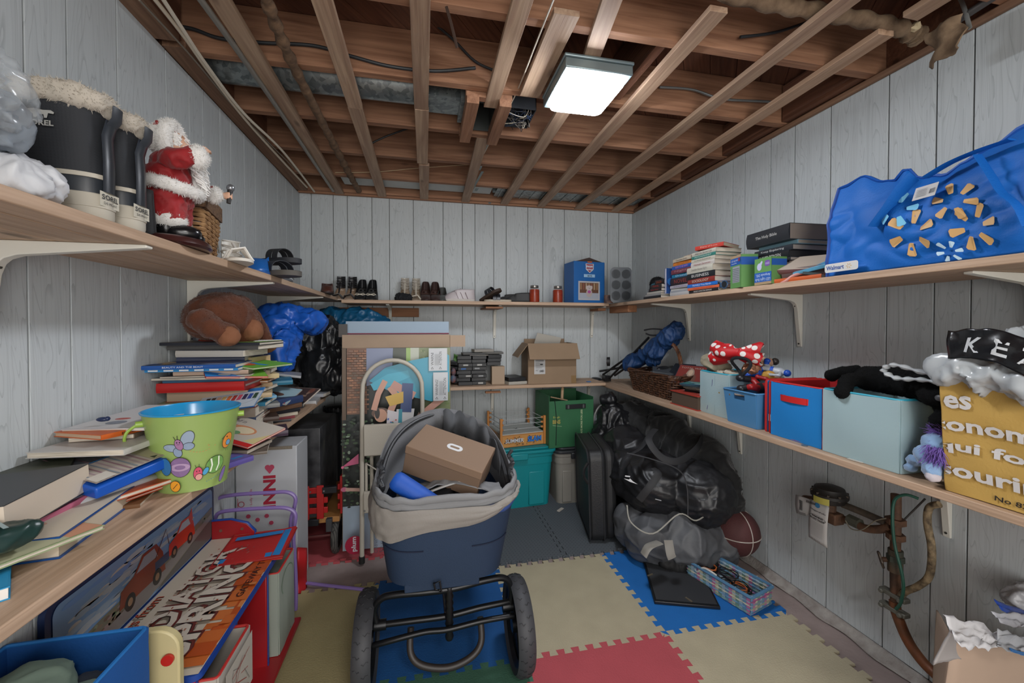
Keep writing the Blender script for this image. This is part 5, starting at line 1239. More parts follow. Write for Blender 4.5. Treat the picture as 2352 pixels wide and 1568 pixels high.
# black carton in the red wagon
t = thing('black_carton', 'scuffed black carton standing in the red wagon', 'carton', (-.72, 2.66, .235))
q = MB(); q.box((0, 0, .25), (.30, .42, .50)); q.done('carton', M('15161a', .35, var=.5, col2='4a4a4c', vs=14.), t, bev=.004)
d = Decal(.0005); r = random.Random(5)
for i in range(16): a = r.uniform(-.18, .12); b_ = r.uniform(.10, .42); d.line([(a, b_), (a+r.uniform(-.02, .02), b_-r.uniform(.01, .06))], .006, r.choice(['3c4044', '6a6a60', '2c3036', '8a8470']))
d.done('print', t, frame((.1505, 0, 0), (0, 1, 0), (0, 0, 1)))
wg = thing('toy_wagon', 'red slatted wooden wagon with rubber wheels behind the picture carton', 'wagon', (-.64, 2.72, .012))
RS = M('a31a1a', .4)
def wp(name, a, b_, mat, par=wg, **k): q = MB(); q.bb(*a, *b_); return q.done(name, mat, par, world=True, bev=.002, **k)
wp('deck', (-.86, 2.44, .205), (-.47, 3.0, .235), M('a5743f', .5))
for z in (.262, .318, .374): wp('slat', (-.86, 2.435, z), (-.53, 2.447, z+.032), RS); wp('slat', (-.485, 2.47, z), (-.473, 2.97, z+.032), RS)
for x in (-.66, -.585): wp('upright', (x, 2.425, .235), (x+.036, 2.435, .42), RS)
wp('upright', (-.472, 2.47, .235), (-.460, 2.51, .45), RS)
for x, z in ((-.555, .375), (-.65, .20)): wp('corner_bracket', (x, 2.42, z), (x+.075, 2.45, z+.035), M('1a1b1e', .4))
for x in (-.545, -.615): q = MB(); q.cyl((x, 2.419, .392), (x, 2.415, .392), .005, n=8); q.done('bolt', M('a0a2a4', .3, .8), wg, world=True)
for x, y in ((-.495, 2.50), (-.495, 2.92), (-.84, 2.50), (-.84, 2.92)):
    q = MB(); pts = [(x, y+.083*cos(a), .107+.083*sin(a)) for a in [2*pi*i/32 for i in range(32)]]; q.tube(pts, .019, 8, closed=True)
    w_ = q.done('tyre', M('4f4d49', .85, kind='diamond', col2='2c2b2a', bump=.8), wg, world=True)
    q = MB(); q.cyl((x-.015, y, .107), (x+.015, y, .107), .066, n=20); q.done('hub', M('1b1c1e', .4), wg, world=True)
wp('axle', (-.84, 2.495, .10), (-.50, 2.505, .112), M('6a3a3a', .5))
wp('handle_bracket', (-.535, 2.41, .165), (-.505, 2.44, .235), M('3a3a3c', .5))
t = thing('plastic_post', 'black plastic post with a ribbed round knob in the dark left corner', 'post', (-.605, 3.06, .0))
q = MB(); q.lathe([(.05, 0), (.05, .02), (.028, .05), (.028, .66), (.035, .70), (.07, .705), (.085, .715), (.088, .735), (.07, .748), (0, .75)], 28); q.done('post', M('141518', .45), t)
for i in range(20):
    a = 2*pi*i/20; q = MB(); q.box((.0865*cos(a), .0865*sin(a), .73), (.006, .010, .028), rz=a); q.done('rib', M('141518', .45), t)

# ================================================================ picture carton
XA, XC, YP = -.462, .154, 2.475
pc = thing('picture_carton', 'tall flat toy carton printed with a garden slide photograph', 'carton', ((XA+XC)/2, YP+.055, .012), 0, None, (radians(-1.5), 0, 0))
Wp = XC-XA; Hp = 1.165
q = MB(); q.box((0, 0, Hp/2), (Wp, .11, Hp)); q.done('carton', M('9c8a76', .8), pc, bev=.003)
q = MB(); q.bb(-Wp/2, -.058, Hp-.002, Wp/2, -.052, Hp+.075); q.done('torn_flap', M('a58f7a', .85, var=.15), pc)
q = MB(); q.box((Wp/2+.045, -.052, Hp+.035), (.095, .004, .070), rz=.2); q.done('torn_flap', M('a58f7a', .85), pc)
q = MB(); q.box((-Wp/2+.0, -.03, Hp+.10), (.05, .004, .075), rz=-.2); q.done('torn_flap', M('5f5c5a', .85), pc)
q = MB(); q.bb(-Wp/2+.01, .0, Hp-.02, Wp/2-.005, .012, Hp+.155); q.done('inner_board', M('93a5b5', .6), pc)
q = MB(); q.bb(-Wp/2+.01, -.003, Hp+.078, Wp/2-.005, .001, Hp+.085); q.done('red_strip', M('7c2a3c', .6), pc)
d = Decal(.0006); u = Wp; r = random.Random(77)
H0 = .255; H1 = Hp-.003; G = lambda a, b_: (a*u, H0+b_*(H1-H0))
def pg(pts, c_): d.poly([G(a, b_) for a, b_ in pts], c_)
def el(a, b_, ra, rb, c_, rot=0.): x, y = G(a, b_); d.ell(x, y, ra*u, rb*u, c_, rot=rot, n=22)
d.rect(.003, .003, u-.003, H0, '9fb0c0')                      # pale lower band
pg([(.005, 0), (.995, 0), (.995, 1), (.005, 1)], '2d3230')
pg([(.04, .58), (.22, .58), (.22, 1), (.04, 1)], '7c5a48')
for i in range(26):
    for j in range(4): a = .045+.045*j+(.02 if i % 2 else 0); b_ = .59+i*.0155; pg([(a, b_), (a+.038, b_), (a+.038, b_+.010), (a, b_+.010)], r.choice(['96694f', '8a6a58', 'a5785c', '7f6050', '6a5a4c']))
pg([(.005, .55), (.04, .55), (.04, 1), (.005, 1)], '6a5848'); pg([(.22, .76), (.45, .80), (.46, 1), (.22, 1)], '7d86a0')
pg([(.46, .85), (.58, .85), (.58, 1), (.46, 1)], '40463c'); pg([(.58, .84), (.62, .84), (.62, 1), (.58, 1)], '8fae60'); pg([(.62, .80), (.70, .80), (.70, 1), (.62, 1)], 'b0b4a4')
pg([(.78, .0), (.995, .0), (.995, 1), (.70, 1), (.72, .5)], '76805a')
for i in range(170):
    a = r.uniform(.72, .97); b_ = r.uniform(.02, .98); el(a, b_, r.uniform(.006, .02), r.uniform(.004, .012), r.choice(['8c9468', '6a7a4c', '98986c', '5c6c40', '7f8858']))
for i in range(150):
    a = r.uniform(.03, .30); b_ = r.uniform(.02, .56); el(a, b_, r.uniform(.006, .022), r.uniform(.006, .018), r.choice(['3c5038', '50684a', '2c3a30', '6f8068', '8a9a88', '24302a', '1f2624']))
for i in range(40): a = r.uniform(.30, .7); b_ = r.uniform(.02, .30); el(a, b_, r.uniform(.01, .03), r.uniform(.006, .02), r.choice(['3f5a34', '28352a', '4f6b3c', '1f2a24']))
pg([(.60, .02), (.66, .10), (.62, .35), (.56, .42), (.70, .60), (.78, .42), (.76, .02)], '8a7d70')
# turquoise slide board sweeping over
pg([(.26, .80), (.40, .88), (.62, .92), (.95, .965), (.98, .95), (.98, .72), (.82, .66), (.60, .70), (.42, .74)], '2f8fa8'); pg([(.27, .78), (.42, .84), (.60, .86), (.62, .82), (.42, .76), (.30, .74)], '3fa0b8')
# children, turned sideways
def limb(pts, w_, c_): d.line([G(a, b_) for a, b_ in pts], w_*u, c_)
pg([(.46, .40), (.62, .42), (.66, .62), (.50, .62)], 'c0bfc0'); pg([(.66, .10), (.72, .42), (.78, .40), (.74, .10)], '8f9290')
el(.36, .60, .08, .05, '5c4438'); el(.36, .585, .055, .060, 'b98c74'); el(.33, .60, .022, .05, '2a2624')
limb([(.44, .76), (.50, .70), (.44, .60)], .06, 'b98c78'); limb([(.46, .78), (.60, .72), (.66, .70)], .07, 'b5877a'); limb([(.58, .60), (.60, .78)], .10, '3a4a74'); limb([(.70, .56), (.80, .62), (.92, .68)], .06, 'b5897a')
limb([(.72, .52), (.80, .50), (.90, .50)], .035, 'a8806c'); limb([(.30, .62), (.34, .72), (.40, .80)], .05, 'c0907c'); pg([(.40, .70), (.56, .73), (.56, .66), (.44, .64)], 'c4a048')
pg([(.40, .44), (.50, .45), (.52, .60), (.42, .62)], 'c9c4c8'); pg([(.50, .36), (.54, .36), (.55, .62), (.52, .62)], '3a8a9c'); el(.31, .49, .075, .062, '6a5040'); el(.33, .475, .060, .050, 'c09078'); el(.25, .50, .030, .045, 'a8a8b0', .3)
for a, b_ in ((.35, .49), (.345, .465)): el(a, b_, .006, .004, '2c2020')
el(.365, .478, .010, .005, 'a05a54')
for i in range(14): el(r.uniform(.42, .50), r.uniform(.46, .58), .008, .006, r.choice(['b04038', '3f8f8a', '4a6ab0']))
limb([(.40, .33), (.55, .40), (.70, .47), (.82, .41)], .075, 'bb8f7c'); limb([(.82, .41), (.90, .40), (.96, .43)], .04, 'b88a78'); limb([(.60, .30), (.66, .36)], .07, '55759c'); pg([(.74, .02), (.78, .02), (.80, .40), (.76, .42)], '3a94a6')
el(.30, .36, .08, .03, '8c7a6c'); limb([(.40, .34), (.56, .36)], .05, '6d8296')
pg([(.03, .285), (.17, .36), (.17, .30)], 'b8587a'); el(.035, .283, .012, .012, 'd06a8a'); el(.05, .15, .03, .02, 'b0607a'); limb([(.06, .15), (.20, .14)], .03, 'b08c80')
el(.42, .16, .05, .08, 'b05a34'); el(.40, .20, .03, .03, '9c7a68')
# warning labels
for (a0_, b0_, a1_, b1_, w1) in ((.79, .855, .96, .998, 'WARNI'), (.83, .665, .965, .845, 'WARNING!')):
    pg([(a0_, b0_), (a1_, b0_), (a1_, b1_), (a0_, b1_)], 'b9bcbf'); x, y = G(a0_+.045, b0_+.035); hh = (b1_-b0_)*(H1-H0)
    d.text(w1, x, y, hh*.55, .016, '2a2a2c', None, pi/2); d.text('ATTENTION', x+.046, y, hh*.60, .016, '2a2a2c', None, pi/2)
    for k, xx in enumerate((x-.010, x+.036)):
        d.poly([(xx-.006, y-.022), (xx+.010, y-.022), (xx+.002, y-.008)], '2a2a2c'); d.poly([(xx-.003, y-.0205), (xx+.007, y-.0205), (xx+.002, y-.012)], 'b9bcbf')
    for i in range(5): d.rect(x+.006+.005*i, y, x+.008+.005*i, y+hh*.5, '8a8c90')
d.ell(.085, .085, .050, .050, '9c1f3c', n=32); d.text('plum', .100, .050, .080, .032, 'c4c6cc', None, pi/2, .03)
d.text("Children's", .205, .03, .085, .018, '5a6068', None, pi/2); d.text('Toys and', .235, .03, .070, .018, '5a6068', None, pi/2)
d.done('photo_print', pc, frame((-Wp/2, -.0555, 0), (1, 0, 0), (0, 0, 1)), rough=.35)

# ================================================================ white step stool, folded
ss = thing('step_stool', 'white two step folding stool leaning in front of the picture carton', 'step stool', (-.18, 2.40, .012), 0, None)
WS = M('b5afa2', .45, spec=.4)
def yz(z): return 2.335+.045*z           # leaning back slightly
q = MB(); X0, X1 = -.336, -.012; pts = [(X0, yz(.02), .025), (X0, yz(.5), .5), (X0, yz(.9), .92)]
cx = (X0+X1)/2; rr = (X1-X0)/2
for i in range(1, 16): a = pi-pi*i/16; pts.append((cx+rr*cos(a), yz(1.0), .95+rr*sin(a)))
pts += [(X1, yz(.9), .92), (X1, yz(.5), .5), (X1, yz(.02), .025)]
q.tube(pts, .0125, 10); q.done('hoop_frame', WS, ss, world=True)
def plate(z0_, z1_, x0_, x1_, dy=0.):
    q = MB(); q.box(((x0_+x1_)/2, yz(z0_)-.018+dy, (z0_+z1_)/2), (x1_-x0_, .026, z1_-z0_)); o = q.done('step', WS, ss, world=True, bev=.005)
    q = MB(); n = 0
    for i in range(22):
        for j in range(7): q.ell((x0_+.02+i*(x1_-x0_-.04)/21+(.004 if j % 2 else 0), yz(z0_)-.0312+dy, z0_+.02+j*(z1_-z0_-.04)/6), (.0022, .0012, .0022), nu=5, nv=3)
    q.done('tread_bumps', WS, o, world=False, kind='stuff') if False else None
    for p in q.v: p -= ss.location
    q.done('tread_bumps', WS, o, kind='stuff'); return o
plate(.595, .765, X0+.012, X1-.010); plate(.285, .40, X0+.010, X0+.16, .01)
q = MB(); q.box((X0+.022, yz(.45)+.01, .44), (.012, .02, .22)); q.tube([(X0+.02, yz(.5), .55), (X0+.14, yz(.4)+.01, .46)], .007, 6, flat=.5); q.done('link_arm', WS, ss, world=True)
q = MB(); q.tube([(X0+.045, 2.40, .03), (X0+.045, 2.40, .60)], .010, 8); q.tube([(X1-.045, 2.40, .03), (X1-.045, 2.40, .60)], .010, 8); q.done('rear_leg', WS, ss, world=True, kind='stuff')
for x in (X0, X1):
    q = MB(); q.cyl((x, yz(0), .013), (x, yz(0), .05), .016, n=12); q.done('rubber_foot', M('1a1a1a', .7), ss, world=True)
for z in (.30, .385):
    q = MB(); q.cyl((X0+.016, yz(z)-.024, z), (X0+.016, yz(z)-.020, z), .006, n=10); q.done('rivet', M('8a8a88', .4, .6), ss, world=True)
# ================================================================ stroller wagon full of things
st_ = thing('stroller_wagon', 'navy and grey fabric pull-along stroller wagon on two big rear wheels', 'stroller', (.08, 1.72, .012))
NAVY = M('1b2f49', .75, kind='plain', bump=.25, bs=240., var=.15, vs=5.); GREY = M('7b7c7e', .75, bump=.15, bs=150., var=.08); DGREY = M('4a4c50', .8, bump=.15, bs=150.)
YC = 1.735
def sec(u, z, ax0, ax1, ay0, ay1, e=.45):
    t_ = 2*pi*u; cx_, cy_ = (ax0+ax1)/2, (ay0+ay1)/2
    return Vector((cx_+(ax1-ax0)/2*math.copysign(abs(cos(t_))**e, cos(t_)), cy_+(ay1-ay0)/2*math.copysign(abs(sin(t_))**e, sin(t_)), z))
def body(u, v):
    z = .405+.255*v; s = v
    p = sec(u, z, -.142-.040*s, .292+.055*s, 1.435-.01*s, 2.03+.03*s)
    p.z += .015*math.sin(pi*2*u)*0+.010*cos(4*pi*u)*v
    return p
q = MB(); q.grid(body, 72, 16, th=.008); q.done('body_cloth', NAVY, st_, world=True, ang=60)
q = MB(); q.add([tuple(body(i/72, 0.)) for i in range(72)], [tuple(range(72))]); q.done('body_floor', NAVY, st_, world=True)
def seam(v, u0, u1, r=.003, off=.002):
    pts = []
    for i in range(21):
        u = u0+(u1-u0)*i/20; p = body(u, v+.05*((u-.75)*3)**2*.4); c_ = Vector(((-.142+.30)/2, YC, p.z)); pts.append(p+(p-c_).normalized()*off)
    return pts
for (a, b_) in ((.61, .735), (.765, .89)):
    q = MB(); q.tube(seam(.50, a, b_), .0035, 6, flat=.6); q.done('pocket_hem', M('141f38', .8), st_, world=True)
def rimf(r0, mat, nm, v0, u0=0., u1=1., closed=True, lift=0.):
    pts = [body(u0+(u1-u0)*i/60, v0)+Vector((0, 0, lift+.004*math.sin(i*1.1))) for i in range(60 if closed else 61)]
    q = MB(); q.tube(pts, [r0*(1+.12*math.sin(i*.9)) for i in range(len(pts))], 10, closed=closed, flat=1.3); return q.done(nm, mat, st_, world=True)
rimf(.014, M('2f4a86', .7, bump=.2, bs=150.), 'padded_rim', 1.0)
# grey canopy cloth folded down round the rim, drooping at the front left
def drape(u, v):
    p = body(.50+u*.46, .98); c_ = Vector((.09, YC, p.z)); o_ = (p-c_).normalized()
    dl = .105*max(0, 1-max(0, (u-.38)/.42))**1.1+.006
    return p+o_*(.013+.010*math.sin(v*pi)+.005*noise.noise(Vector((u*18, v*5, 1))))+Vector((0, 0, .030-dl*v+.006*noise.noise(Vector((u*9, v*2, 4)))))
q = MB(); q.grid(drape, 70, 14, th=.005); q.done('canopy_drape', M('86817b', .8, bump=.2, bs=150., var=.12), st_, world=True, ang=60)
for k, (lf, ro) in enumerate(((.028, .012), (.052, .009))):
    rimf(.010, GREY, 'canopy_fold', 1.0, .47, 1.03, False, lf)
rimf(.011, GREY, 'canopy_fold', 1.0, 0., 1., True, .030)
# raised rear hoop with gathered cloth
def hoop(t_, dz=0., dr=0., dy=0.):
    a = pi*t_; return Vector((.075-(.235+dr)*cos(a), 1.53+.36*max(0,sin(a))**.8+dy, .70+.20*max(0,sin(a))**.75+dz))
q = MB(); q.tube([hoop(i/30) for i in range(31)], .008, 8); q.done('hoop_bar', M('2a2b2e', .5), st_, world=True)
def hc(u, v):
    p = hoop(u); f = noise.noise(Vector((u*14, v*3, 2))); return p+Vector((0, .016*sin(v*9+u*5)+.010*f, .022-.20*v*(.5+.5*max(0,sin(pi*u))**.5)+.012*noise.noise(Vector((u*7, v*2, 9)))))+Vector((-.02*cos(pi*u), 0, 0))*(1-v)
q = MB(); q.grid(hc, 60, 16, th=.004); q.done('canopy_back', M('6c6d70', .8, bump=.2, bs=150., var=.2), st_, world=True, ang=60)
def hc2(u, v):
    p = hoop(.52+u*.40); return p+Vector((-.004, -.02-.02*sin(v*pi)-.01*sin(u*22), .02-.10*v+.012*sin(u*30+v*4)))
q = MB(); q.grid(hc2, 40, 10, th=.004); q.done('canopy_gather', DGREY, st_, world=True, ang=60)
# front lip bunch over the contents
def lip(u, v):
    x = -.10+.38*u; return Vector((x, 1.47+.10*v+.02*sin(u*5), .690+.045*max(0,sin(u*pi))**1.5*(1-(v-.3)**2)+.008*noise.noise(Vector((u*12, v*4, 5)))+.01*(u)))
q = MB(); q.grid(lip, 40, 12, th=.004); q.done('canopy_front', GREY, st_, world=True, ang=60)
for s, x in ((-1, -.155), (1, .325)):
    for k in range(6):
        q = MB(); q.tube([(x+.008*sin(k*2+i), 1.54+.010*cos(i*1.7+k), .70+.018*k+.012*i) for i in range(4)], .009, 6, flat=.7); q.done('buckle_strap', M('36383c', .5), st_, world=True)
q = MB(); q.box((.09, 1.419, .628), (.040, .006, .034)); q.tube([(.10, 1.414, .610), (.104, 1.412, .640)], .004, 6); q.done('black_clip', M('0f1114', .4), st_, world=True, bev=.002)
q = MB(); q.tube([(.035, 1.418, .395), (.055, 1.414, .39), (.05, 1.416, .425), (.03, 1.418, .42)], .004, 6, closed=True); q.done('buckle', M('14161a', .35), st_, world=True)
# chassis
BK = M('17181b', .35, .3)
def bar(nm, pts, r, mat=BK, n=10, sm=6): q = MB(); q.tube(bez(pts, sm), r, n); return q.done(nm, mat, st_, world=True)
bar('axle_bar', [(-.16, 1.50, .245), (-.05, 1.49, .25), (.08, 1.485, .252), (.20, 1.49, .262), (.31, 1.50, .262)], .011)
bar('cross_bar', [(-.175, 1.46, .205), (-.10, 1.45, .222), (0, 1.45, .232), (.08, 1.445, .232), (.20, 1.45, .24), (.32, 1.46, .235)], .010)
bar('side_bar', [(-.165, 1.50, .24), (-.175, 1.50, .30), (-.15, 1.49, .345), (-.10, 1.48, .358), (0, 1.47, .360), (.10, 1.47, .36), (.22, 1.48, .368), (.29, 1.49, .36), (.318, 1.50, .31), (.315, 1.50, .25)], .012)
for x in (-.155, .305): q = MB(); q.cyl((x-.02, 1.5, .245), (x+.02, 1.5, .245), .018, n=12); q.done('joint', BK, st_, world=True)
q = MB(); pts = [(.085, 1.47, .37-.012*i) for i in range(17)]; q.tube(pts, [.012+.004*(i % 2) for i in range(17)], 10); q.done('spring', BK, st_, world=True)
bar('foot_loop', [(-.05, 1.50, .22), (-.05, 1.47, .15), (-.01, 1.45, .115), (.08, 1.44, .10), (.16, 1.45, .115), (.20, 1.47, .15), (.20, 1.50, .22)], .012, M('2e2826', .5))
q = MB(); q.box((.06, 1.40+.012, .395), (.26, .02, .03)); q.v = [p+Vector((0, .04, 0)) for p in q.v]; q.done('belly_strap', NAVY, st_, world=True, bev=.004)
bar('front_fork', [(.08, 1.49, .25), (.08, 1.8, .20), (.08, 2.05, .14)], .012)
def wheel(x, y, r, w_, tilt=0.):
    q = MB(); K = 48
    prof = [(r-.030, -w_*.35), (r-.012, -w_/2), (r-.002, -w_*.30), (r, 0), (r-.002, w_*.30), (r-.012, w_/2), (r-.030, w_*.35)]
    m = TR((x, y, r+.012), 0, pi/2, 0); q.lathe(prof+[prof[0]], K, m); o = q.done('tyre', M('35363a', .6), st_, world=True)
    q = MB()
    for i in range(26):
        for s in (-1, 1):
            a = 2*pi*(i+(.5 if s > 0 else 0))/26; pts = []
            for j in range(4): rr_ = r+.0008-.006*(j/3)**2; aa_ = a+.035*sin(j*2.); pts.append(m @ Vector((rr_*cos(aa_), rr_*sin(aa_), s*w_*(.06+.11*j))))
            q.tube(pts, .0016, 4)
    q.v = [p-Vector(st_.location) for p in q.v]; q.done('tread', M('26272a', .7), o, kind='stuff')
    q = MB(); q.lathe([(r-.030, -w_*.35), (r-.045, -.008), (r-.045, .008), (r-.030, w_*.35)], K, m); q.cyl((x-.025, y, r+.012), (x+.025, y, r+.012), .028, n=16); q.cyl((x-.003, y, r+.012), (x+.003, y, r+.012), r-.04, n=32); q.done('rim', BK, st_, world=True)
    for i in range(5):
        a = 2*pi*i/5+.3; q = MB(); q.tube([(x, y+.02*cos(a), r+.012+.02*sin(a)), (x, y+(r-.04)*cos(a), r+.012+(r-.04)*sin(a))], .010, 6, flat=.6); q.done('spoke', BK, st_, world=True)
wheel(.345, 1.50, .163, .062); wheel(-.205, 1.53, .163, .062)
for x in (-.04, .20): 
    q = MB(); m = TR((x, 2.06, .087), 0, pi/2, 0); q.lathe([(.03, -.016), (.068, -.018), (.075, 0), (.068, .018), (.03, .016), (.03, -.016)], 28, m); q.done('front_wheel', M('2a2b2e', .6), st_, world=True)
# contents of the stroller
t = thing('shoe_box', 'brown shoe box with a white rounded ring logo lying in the stroller', 'box', (.085, 1.60, .735), 0, None, (radians(14), radians(16), radians(-22)))
q = MB(); q.box((0, 0, .055), (.295, .17, .11)); q.done('box', M('6d5847', .75), t, bev=.002)
q = MB(); q.bb(-.150, -.088, .085, .150, .088, .117); q.done('lid', M('7c6552', .75), t, bev=.003)
d = Decal(.0005); d.poly(rrect(.062, .036, .018, 8), 'c9cacc'); d.poly(rrect(.038, .013, .0064, 6), '7c6552'); d.done('logo', t, TR((0.01, 0.0, .117)))
a = aY(905, 1100, 1.50); b_ = aY(1020, 1175, 1.46)
q = MB(); m_, L_ = zto(a, b_); q.lathe([(0, -.005), (.022, -.004), (.032, .006), (.034, .02), (.034, L_), (0, L_)], 24, m_)
o = tag(q.done('foam_roller', M('0f4ba8', .6, bump=.2, bs=60.), None), 'bright blue foam tube sticking out of the stroller', 'foam tube')
q = MB(); q.cyl((0, 1.53, .640), (.10, 1.50, .655), .055, n=24); tag(q.done('round_speaker', M('1e1f22', .6), None), 'round black ribbed disc under the blue foam tube', 'speaker')
q = MB(); q.box((.02, 1.60, .60), (.26, .28, .10)); tag(q.done('black_pouch', M('1a1b1f', .7), None, bev=.02), 'black pouch with a red mark deep in the stroller', 'bag')
q = MB(); q.tube(bez([(.02, 1.50, .705), (.10, 1.49, .732), (.18, 1.50, .742), (.20, 1.51, .715)], 6), .010, 8, flat=.4); tag(q.done('white_cord_handle', M('c9c8c4', .5), None), 'white plastic handle edge in front of the shoe box', 'handle')

# ================================================================ totes by the back wall
def tote(name, label, x0, y0, x1, y1, h, mat, lidmat, taper=.90, ledge=.012, handle=None):
    t = thing(name, label, 'storage box', ((x0+x1)/2, (y0+y1)/2, .012)); w_, d_ = x1-x0, y1-y0; r_ = .05
    q = MB(); secs = []; n = 10
    P = rrect(w_, d_, r_, 5); K = len(P)
    lv = [(0, taper), (.01, taper+.005), (h*.55, taper+(1-taper)*.55), (h*.80, taper+(1-taper)*.8), (h*.80, taper+(1-taper)*.8+.015), (h-.02, 1.0), (h-.02, 1.03), (h, 1.03)]
    vs = []; fs = [tuple(range(K-1, -1, -1))]
    for z, s in lv: vs += [(a*s, b_*s, z) for a, b_ in P]
    for k in range(len(lv)-1): fs += [(k*K+i, k*K+(i+1) % K, (k+1)*K+(i+1) % K, (k+1)*K+i) for i in range(K)]
    q.add(vs, fs); q.done('tub', mat, t, ang=30)
    for sx_ in (-.25, .25):
        q = MB(); q.box((w_*sx_, -d_/2*(taper+.05), h*.35), (w_*.22, .014, h*.62), taper=(1., 1.)); q.done('rib', mat, t, bev=.006)
    q = MB(); q.prism(rrect(w_*1.08, d_*1.08, r_*1.1, 5), h, h+.022); q.prism(rrect(w_*.94, d_*.94, r_, 5), h+.022, h+.036); q.done('lid', lidmat, t, bev=.006)
    q = MB(); q.box((0, -d_/2*1.09, h-.012), (.12, .022, .045)); q.done('latch', lidmat, t, bev=.006)
    return t
TEAL = M('0f7f86', .45, spec=.4)
t = tote('storage_tote', 'teal plastic storage tote carrying the toy wrestling ring', .37, 2.80, .905, 3.20, .385, TEAL, TEAL); t.rotation_euler = (0, 0, radians(4))
tote('storage_tote', 'grey translucent storage box with a black lid under the green box', .93, 2.80, 1.255, 3.18, .37, M('8b877f', .5, var=.1), M('2a2c30', .45))
t = tote('storage_tote', 'dark grey lidded box in the back corner behind the suitcase', 1.30, 2.84, 1.68, 3.20, .47, M('3c3f42', .5), M('55585a', .5))
# wrestling ring
rg = thing('toy_ring', 'orange toy wrestling ring with rope posts on the teal tote', 'toy', (.675, 3.02, .436), radians(9))
W2, D2, HB_ = .17, .15, .088
q = MB(); q.box((0, 0, HB_/2), (2*W2, 2*D2, HB_)); q.done('apron', M('a8733c', .5), rg)
q = MB(); q.box((0, 0, HB_+.003), (2*W2-.01, 2*D2-.01, .006)); q.done('canvas', M('a5a8a4', .6), rg)
d = Decal(.0005); d.rect(-W2+.01, .006, W2-.01, HB_-.006, 'b98548'); r = random.Random(6)
for i in range(60):
    x = r.uniform(-W2+.015, W2-.03); y = r.uniform(.01, HB_-.02); d.poly([(x, y), (x+r.uniform(.006, .016), y+.004), (x+.004, y+r.uniform(.006, .012))], r.choice(['c9a870', '6a4a2c', '2c3a4c', 'c96a2c', '3c3c3c']))
d.text('SUMMER', -W2+.03, .034, .14, .028, '1c1c22', bold=.08); d.text('SUMMER', -W2+.03, .034, .14, .028, 'c9c9cc', bold=.02)
d.text('SLAM', .03, .030, .11, .040, '1a3f7c', bold=.08); d.text('SLAM', .03, .030, .11, .040, '2f74c0', bold=.02)
d.done('apron_print', rg, frame((0, -D2-.0006, 0), (1, 0, 0), (0, 0, 1)))
d = Decal(.0005); d.text('X', -.02, -.03, .04, .04, '2a2a2a', bold=.04); d.done('canvas_mark', rg, TR((0, 0, HB_+.006)))
OR = M('b5783c', .45)
for sx_ in (-1, 1):
    for sy_ in (-1, 1):
        q = MB(); q.box((sx_*W2, sy_*D2, .105), (.018, .018, .21)); q.done('post', OR, rg, bev=.003)
        for z in (.125, .160, .195):
            q = MB(); q.ell((sx_*(W2-.014), sy_*(D2-.014), z), (.010, .010, .009), nu=10, nv=6); q.done('turnbuckle', OR, rg)
for z in (.125, .160, .195):
    for (a, b_) in (((-1, -1), (1, -1)), ((1, -1), (1, 1)), ((1, 1), (-1, 1)), ((-1, 1), (-1, -1))):
        q = MB(); q.tube([(a[0]*(W2-.01), a[1]*(D2-.01), z), (b_[0]*(W2-.01), b_[1]*(D2-.01), z)], .0022, 5); q.done('rope', M('9fa3a4', .5), rg)
# green box
gb = thing('green_box', 'green fabric collapsible box of comics on the grey storage box', 'box', (1.045, 2.985, .420), radians(4))
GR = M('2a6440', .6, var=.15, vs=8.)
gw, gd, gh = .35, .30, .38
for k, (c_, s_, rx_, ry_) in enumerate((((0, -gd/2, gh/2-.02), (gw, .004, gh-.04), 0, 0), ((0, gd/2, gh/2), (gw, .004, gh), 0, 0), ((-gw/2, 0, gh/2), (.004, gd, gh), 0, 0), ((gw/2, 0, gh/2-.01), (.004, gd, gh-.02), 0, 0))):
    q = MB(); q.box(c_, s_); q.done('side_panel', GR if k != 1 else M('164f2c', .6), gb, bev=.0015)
q = MB(); q.bb(-gw/2, -gd/2, 0, gw/2, gd/2, .006); q.done('base', GR, gb)
q = MB(); q.box((.03, -gd/2-.006, gh-.085), (.16, .006, .034)); q.done('handle', M('14161a', .5), gb, bev=.002)
for x in (-.03, .09): q = MB(); q.box((x, -gd/2-.010, gh-.085), (.012, .003, .026)); q.done('handle_plate', M('6a6c6c', .4, .5), gb)
q = MB(); q.tube([(-gw/2+.04, -gd/2-.003, gh-.03), (-gw/2+.055, -gd/2-.003, .2), (-gw/2+.05, -gd/2-.003, .02)], .005, 6, flat=.5); q.done('elastic_band', M('14161a', .6), gb)
d = Decal(.0004); d.text('ALWAYS MORE FOR LESS', 0, 0, .22, .014, 'b9c49a', None, pi/2, .02); d.done('lettering', gb, frame((.085, -gd/2-.0026, .05), (1, 0, 0), (0, 0, 1)))
d = Decal(.0004); d.text('Fresh', -.145, .215, .05, .016, 'b0a850'); d.text('BINS', -.15, .175, .06, .03, 'a5944a', bold=.03); d.line([(-.15, .165), (-.08, .155)], .002, 'b9c4a0'); d.done('side_lettering', gb, frame((0, -gd/2-.0026, 0), (1, 0, 0), (0, 0, 1)))
for i in range(7): book(f'{["blue", "white", "teal", "grey", "red", "pale", "cream"][i]} comic lying in the green box, layer {["one", "two", "three", "four", "five", "six", "seven"][i]}', (1.07+.004*i, 2.95, .432+.045*i), radians(2*i), .24, .19, .040 if i < 6 else .012, ['34507a', 'b4b8bc', '3a6a70', '7a7c80', '8a3a34', 'a9b0b8', '9aa4ac'][i], over=0, art=blobart('9aa8b4', ['3a4a70', 'c9c9c4', '8a3434'], i, 12))
q = MB(); q.tube([(1.02, 2.95, .745), (1.05, 3.02, .86)], .011, 8); tag(q.done('wooden_stick', M('a58a6c', .7), None), 'wooden stick poking up out of the green box', 'stick')
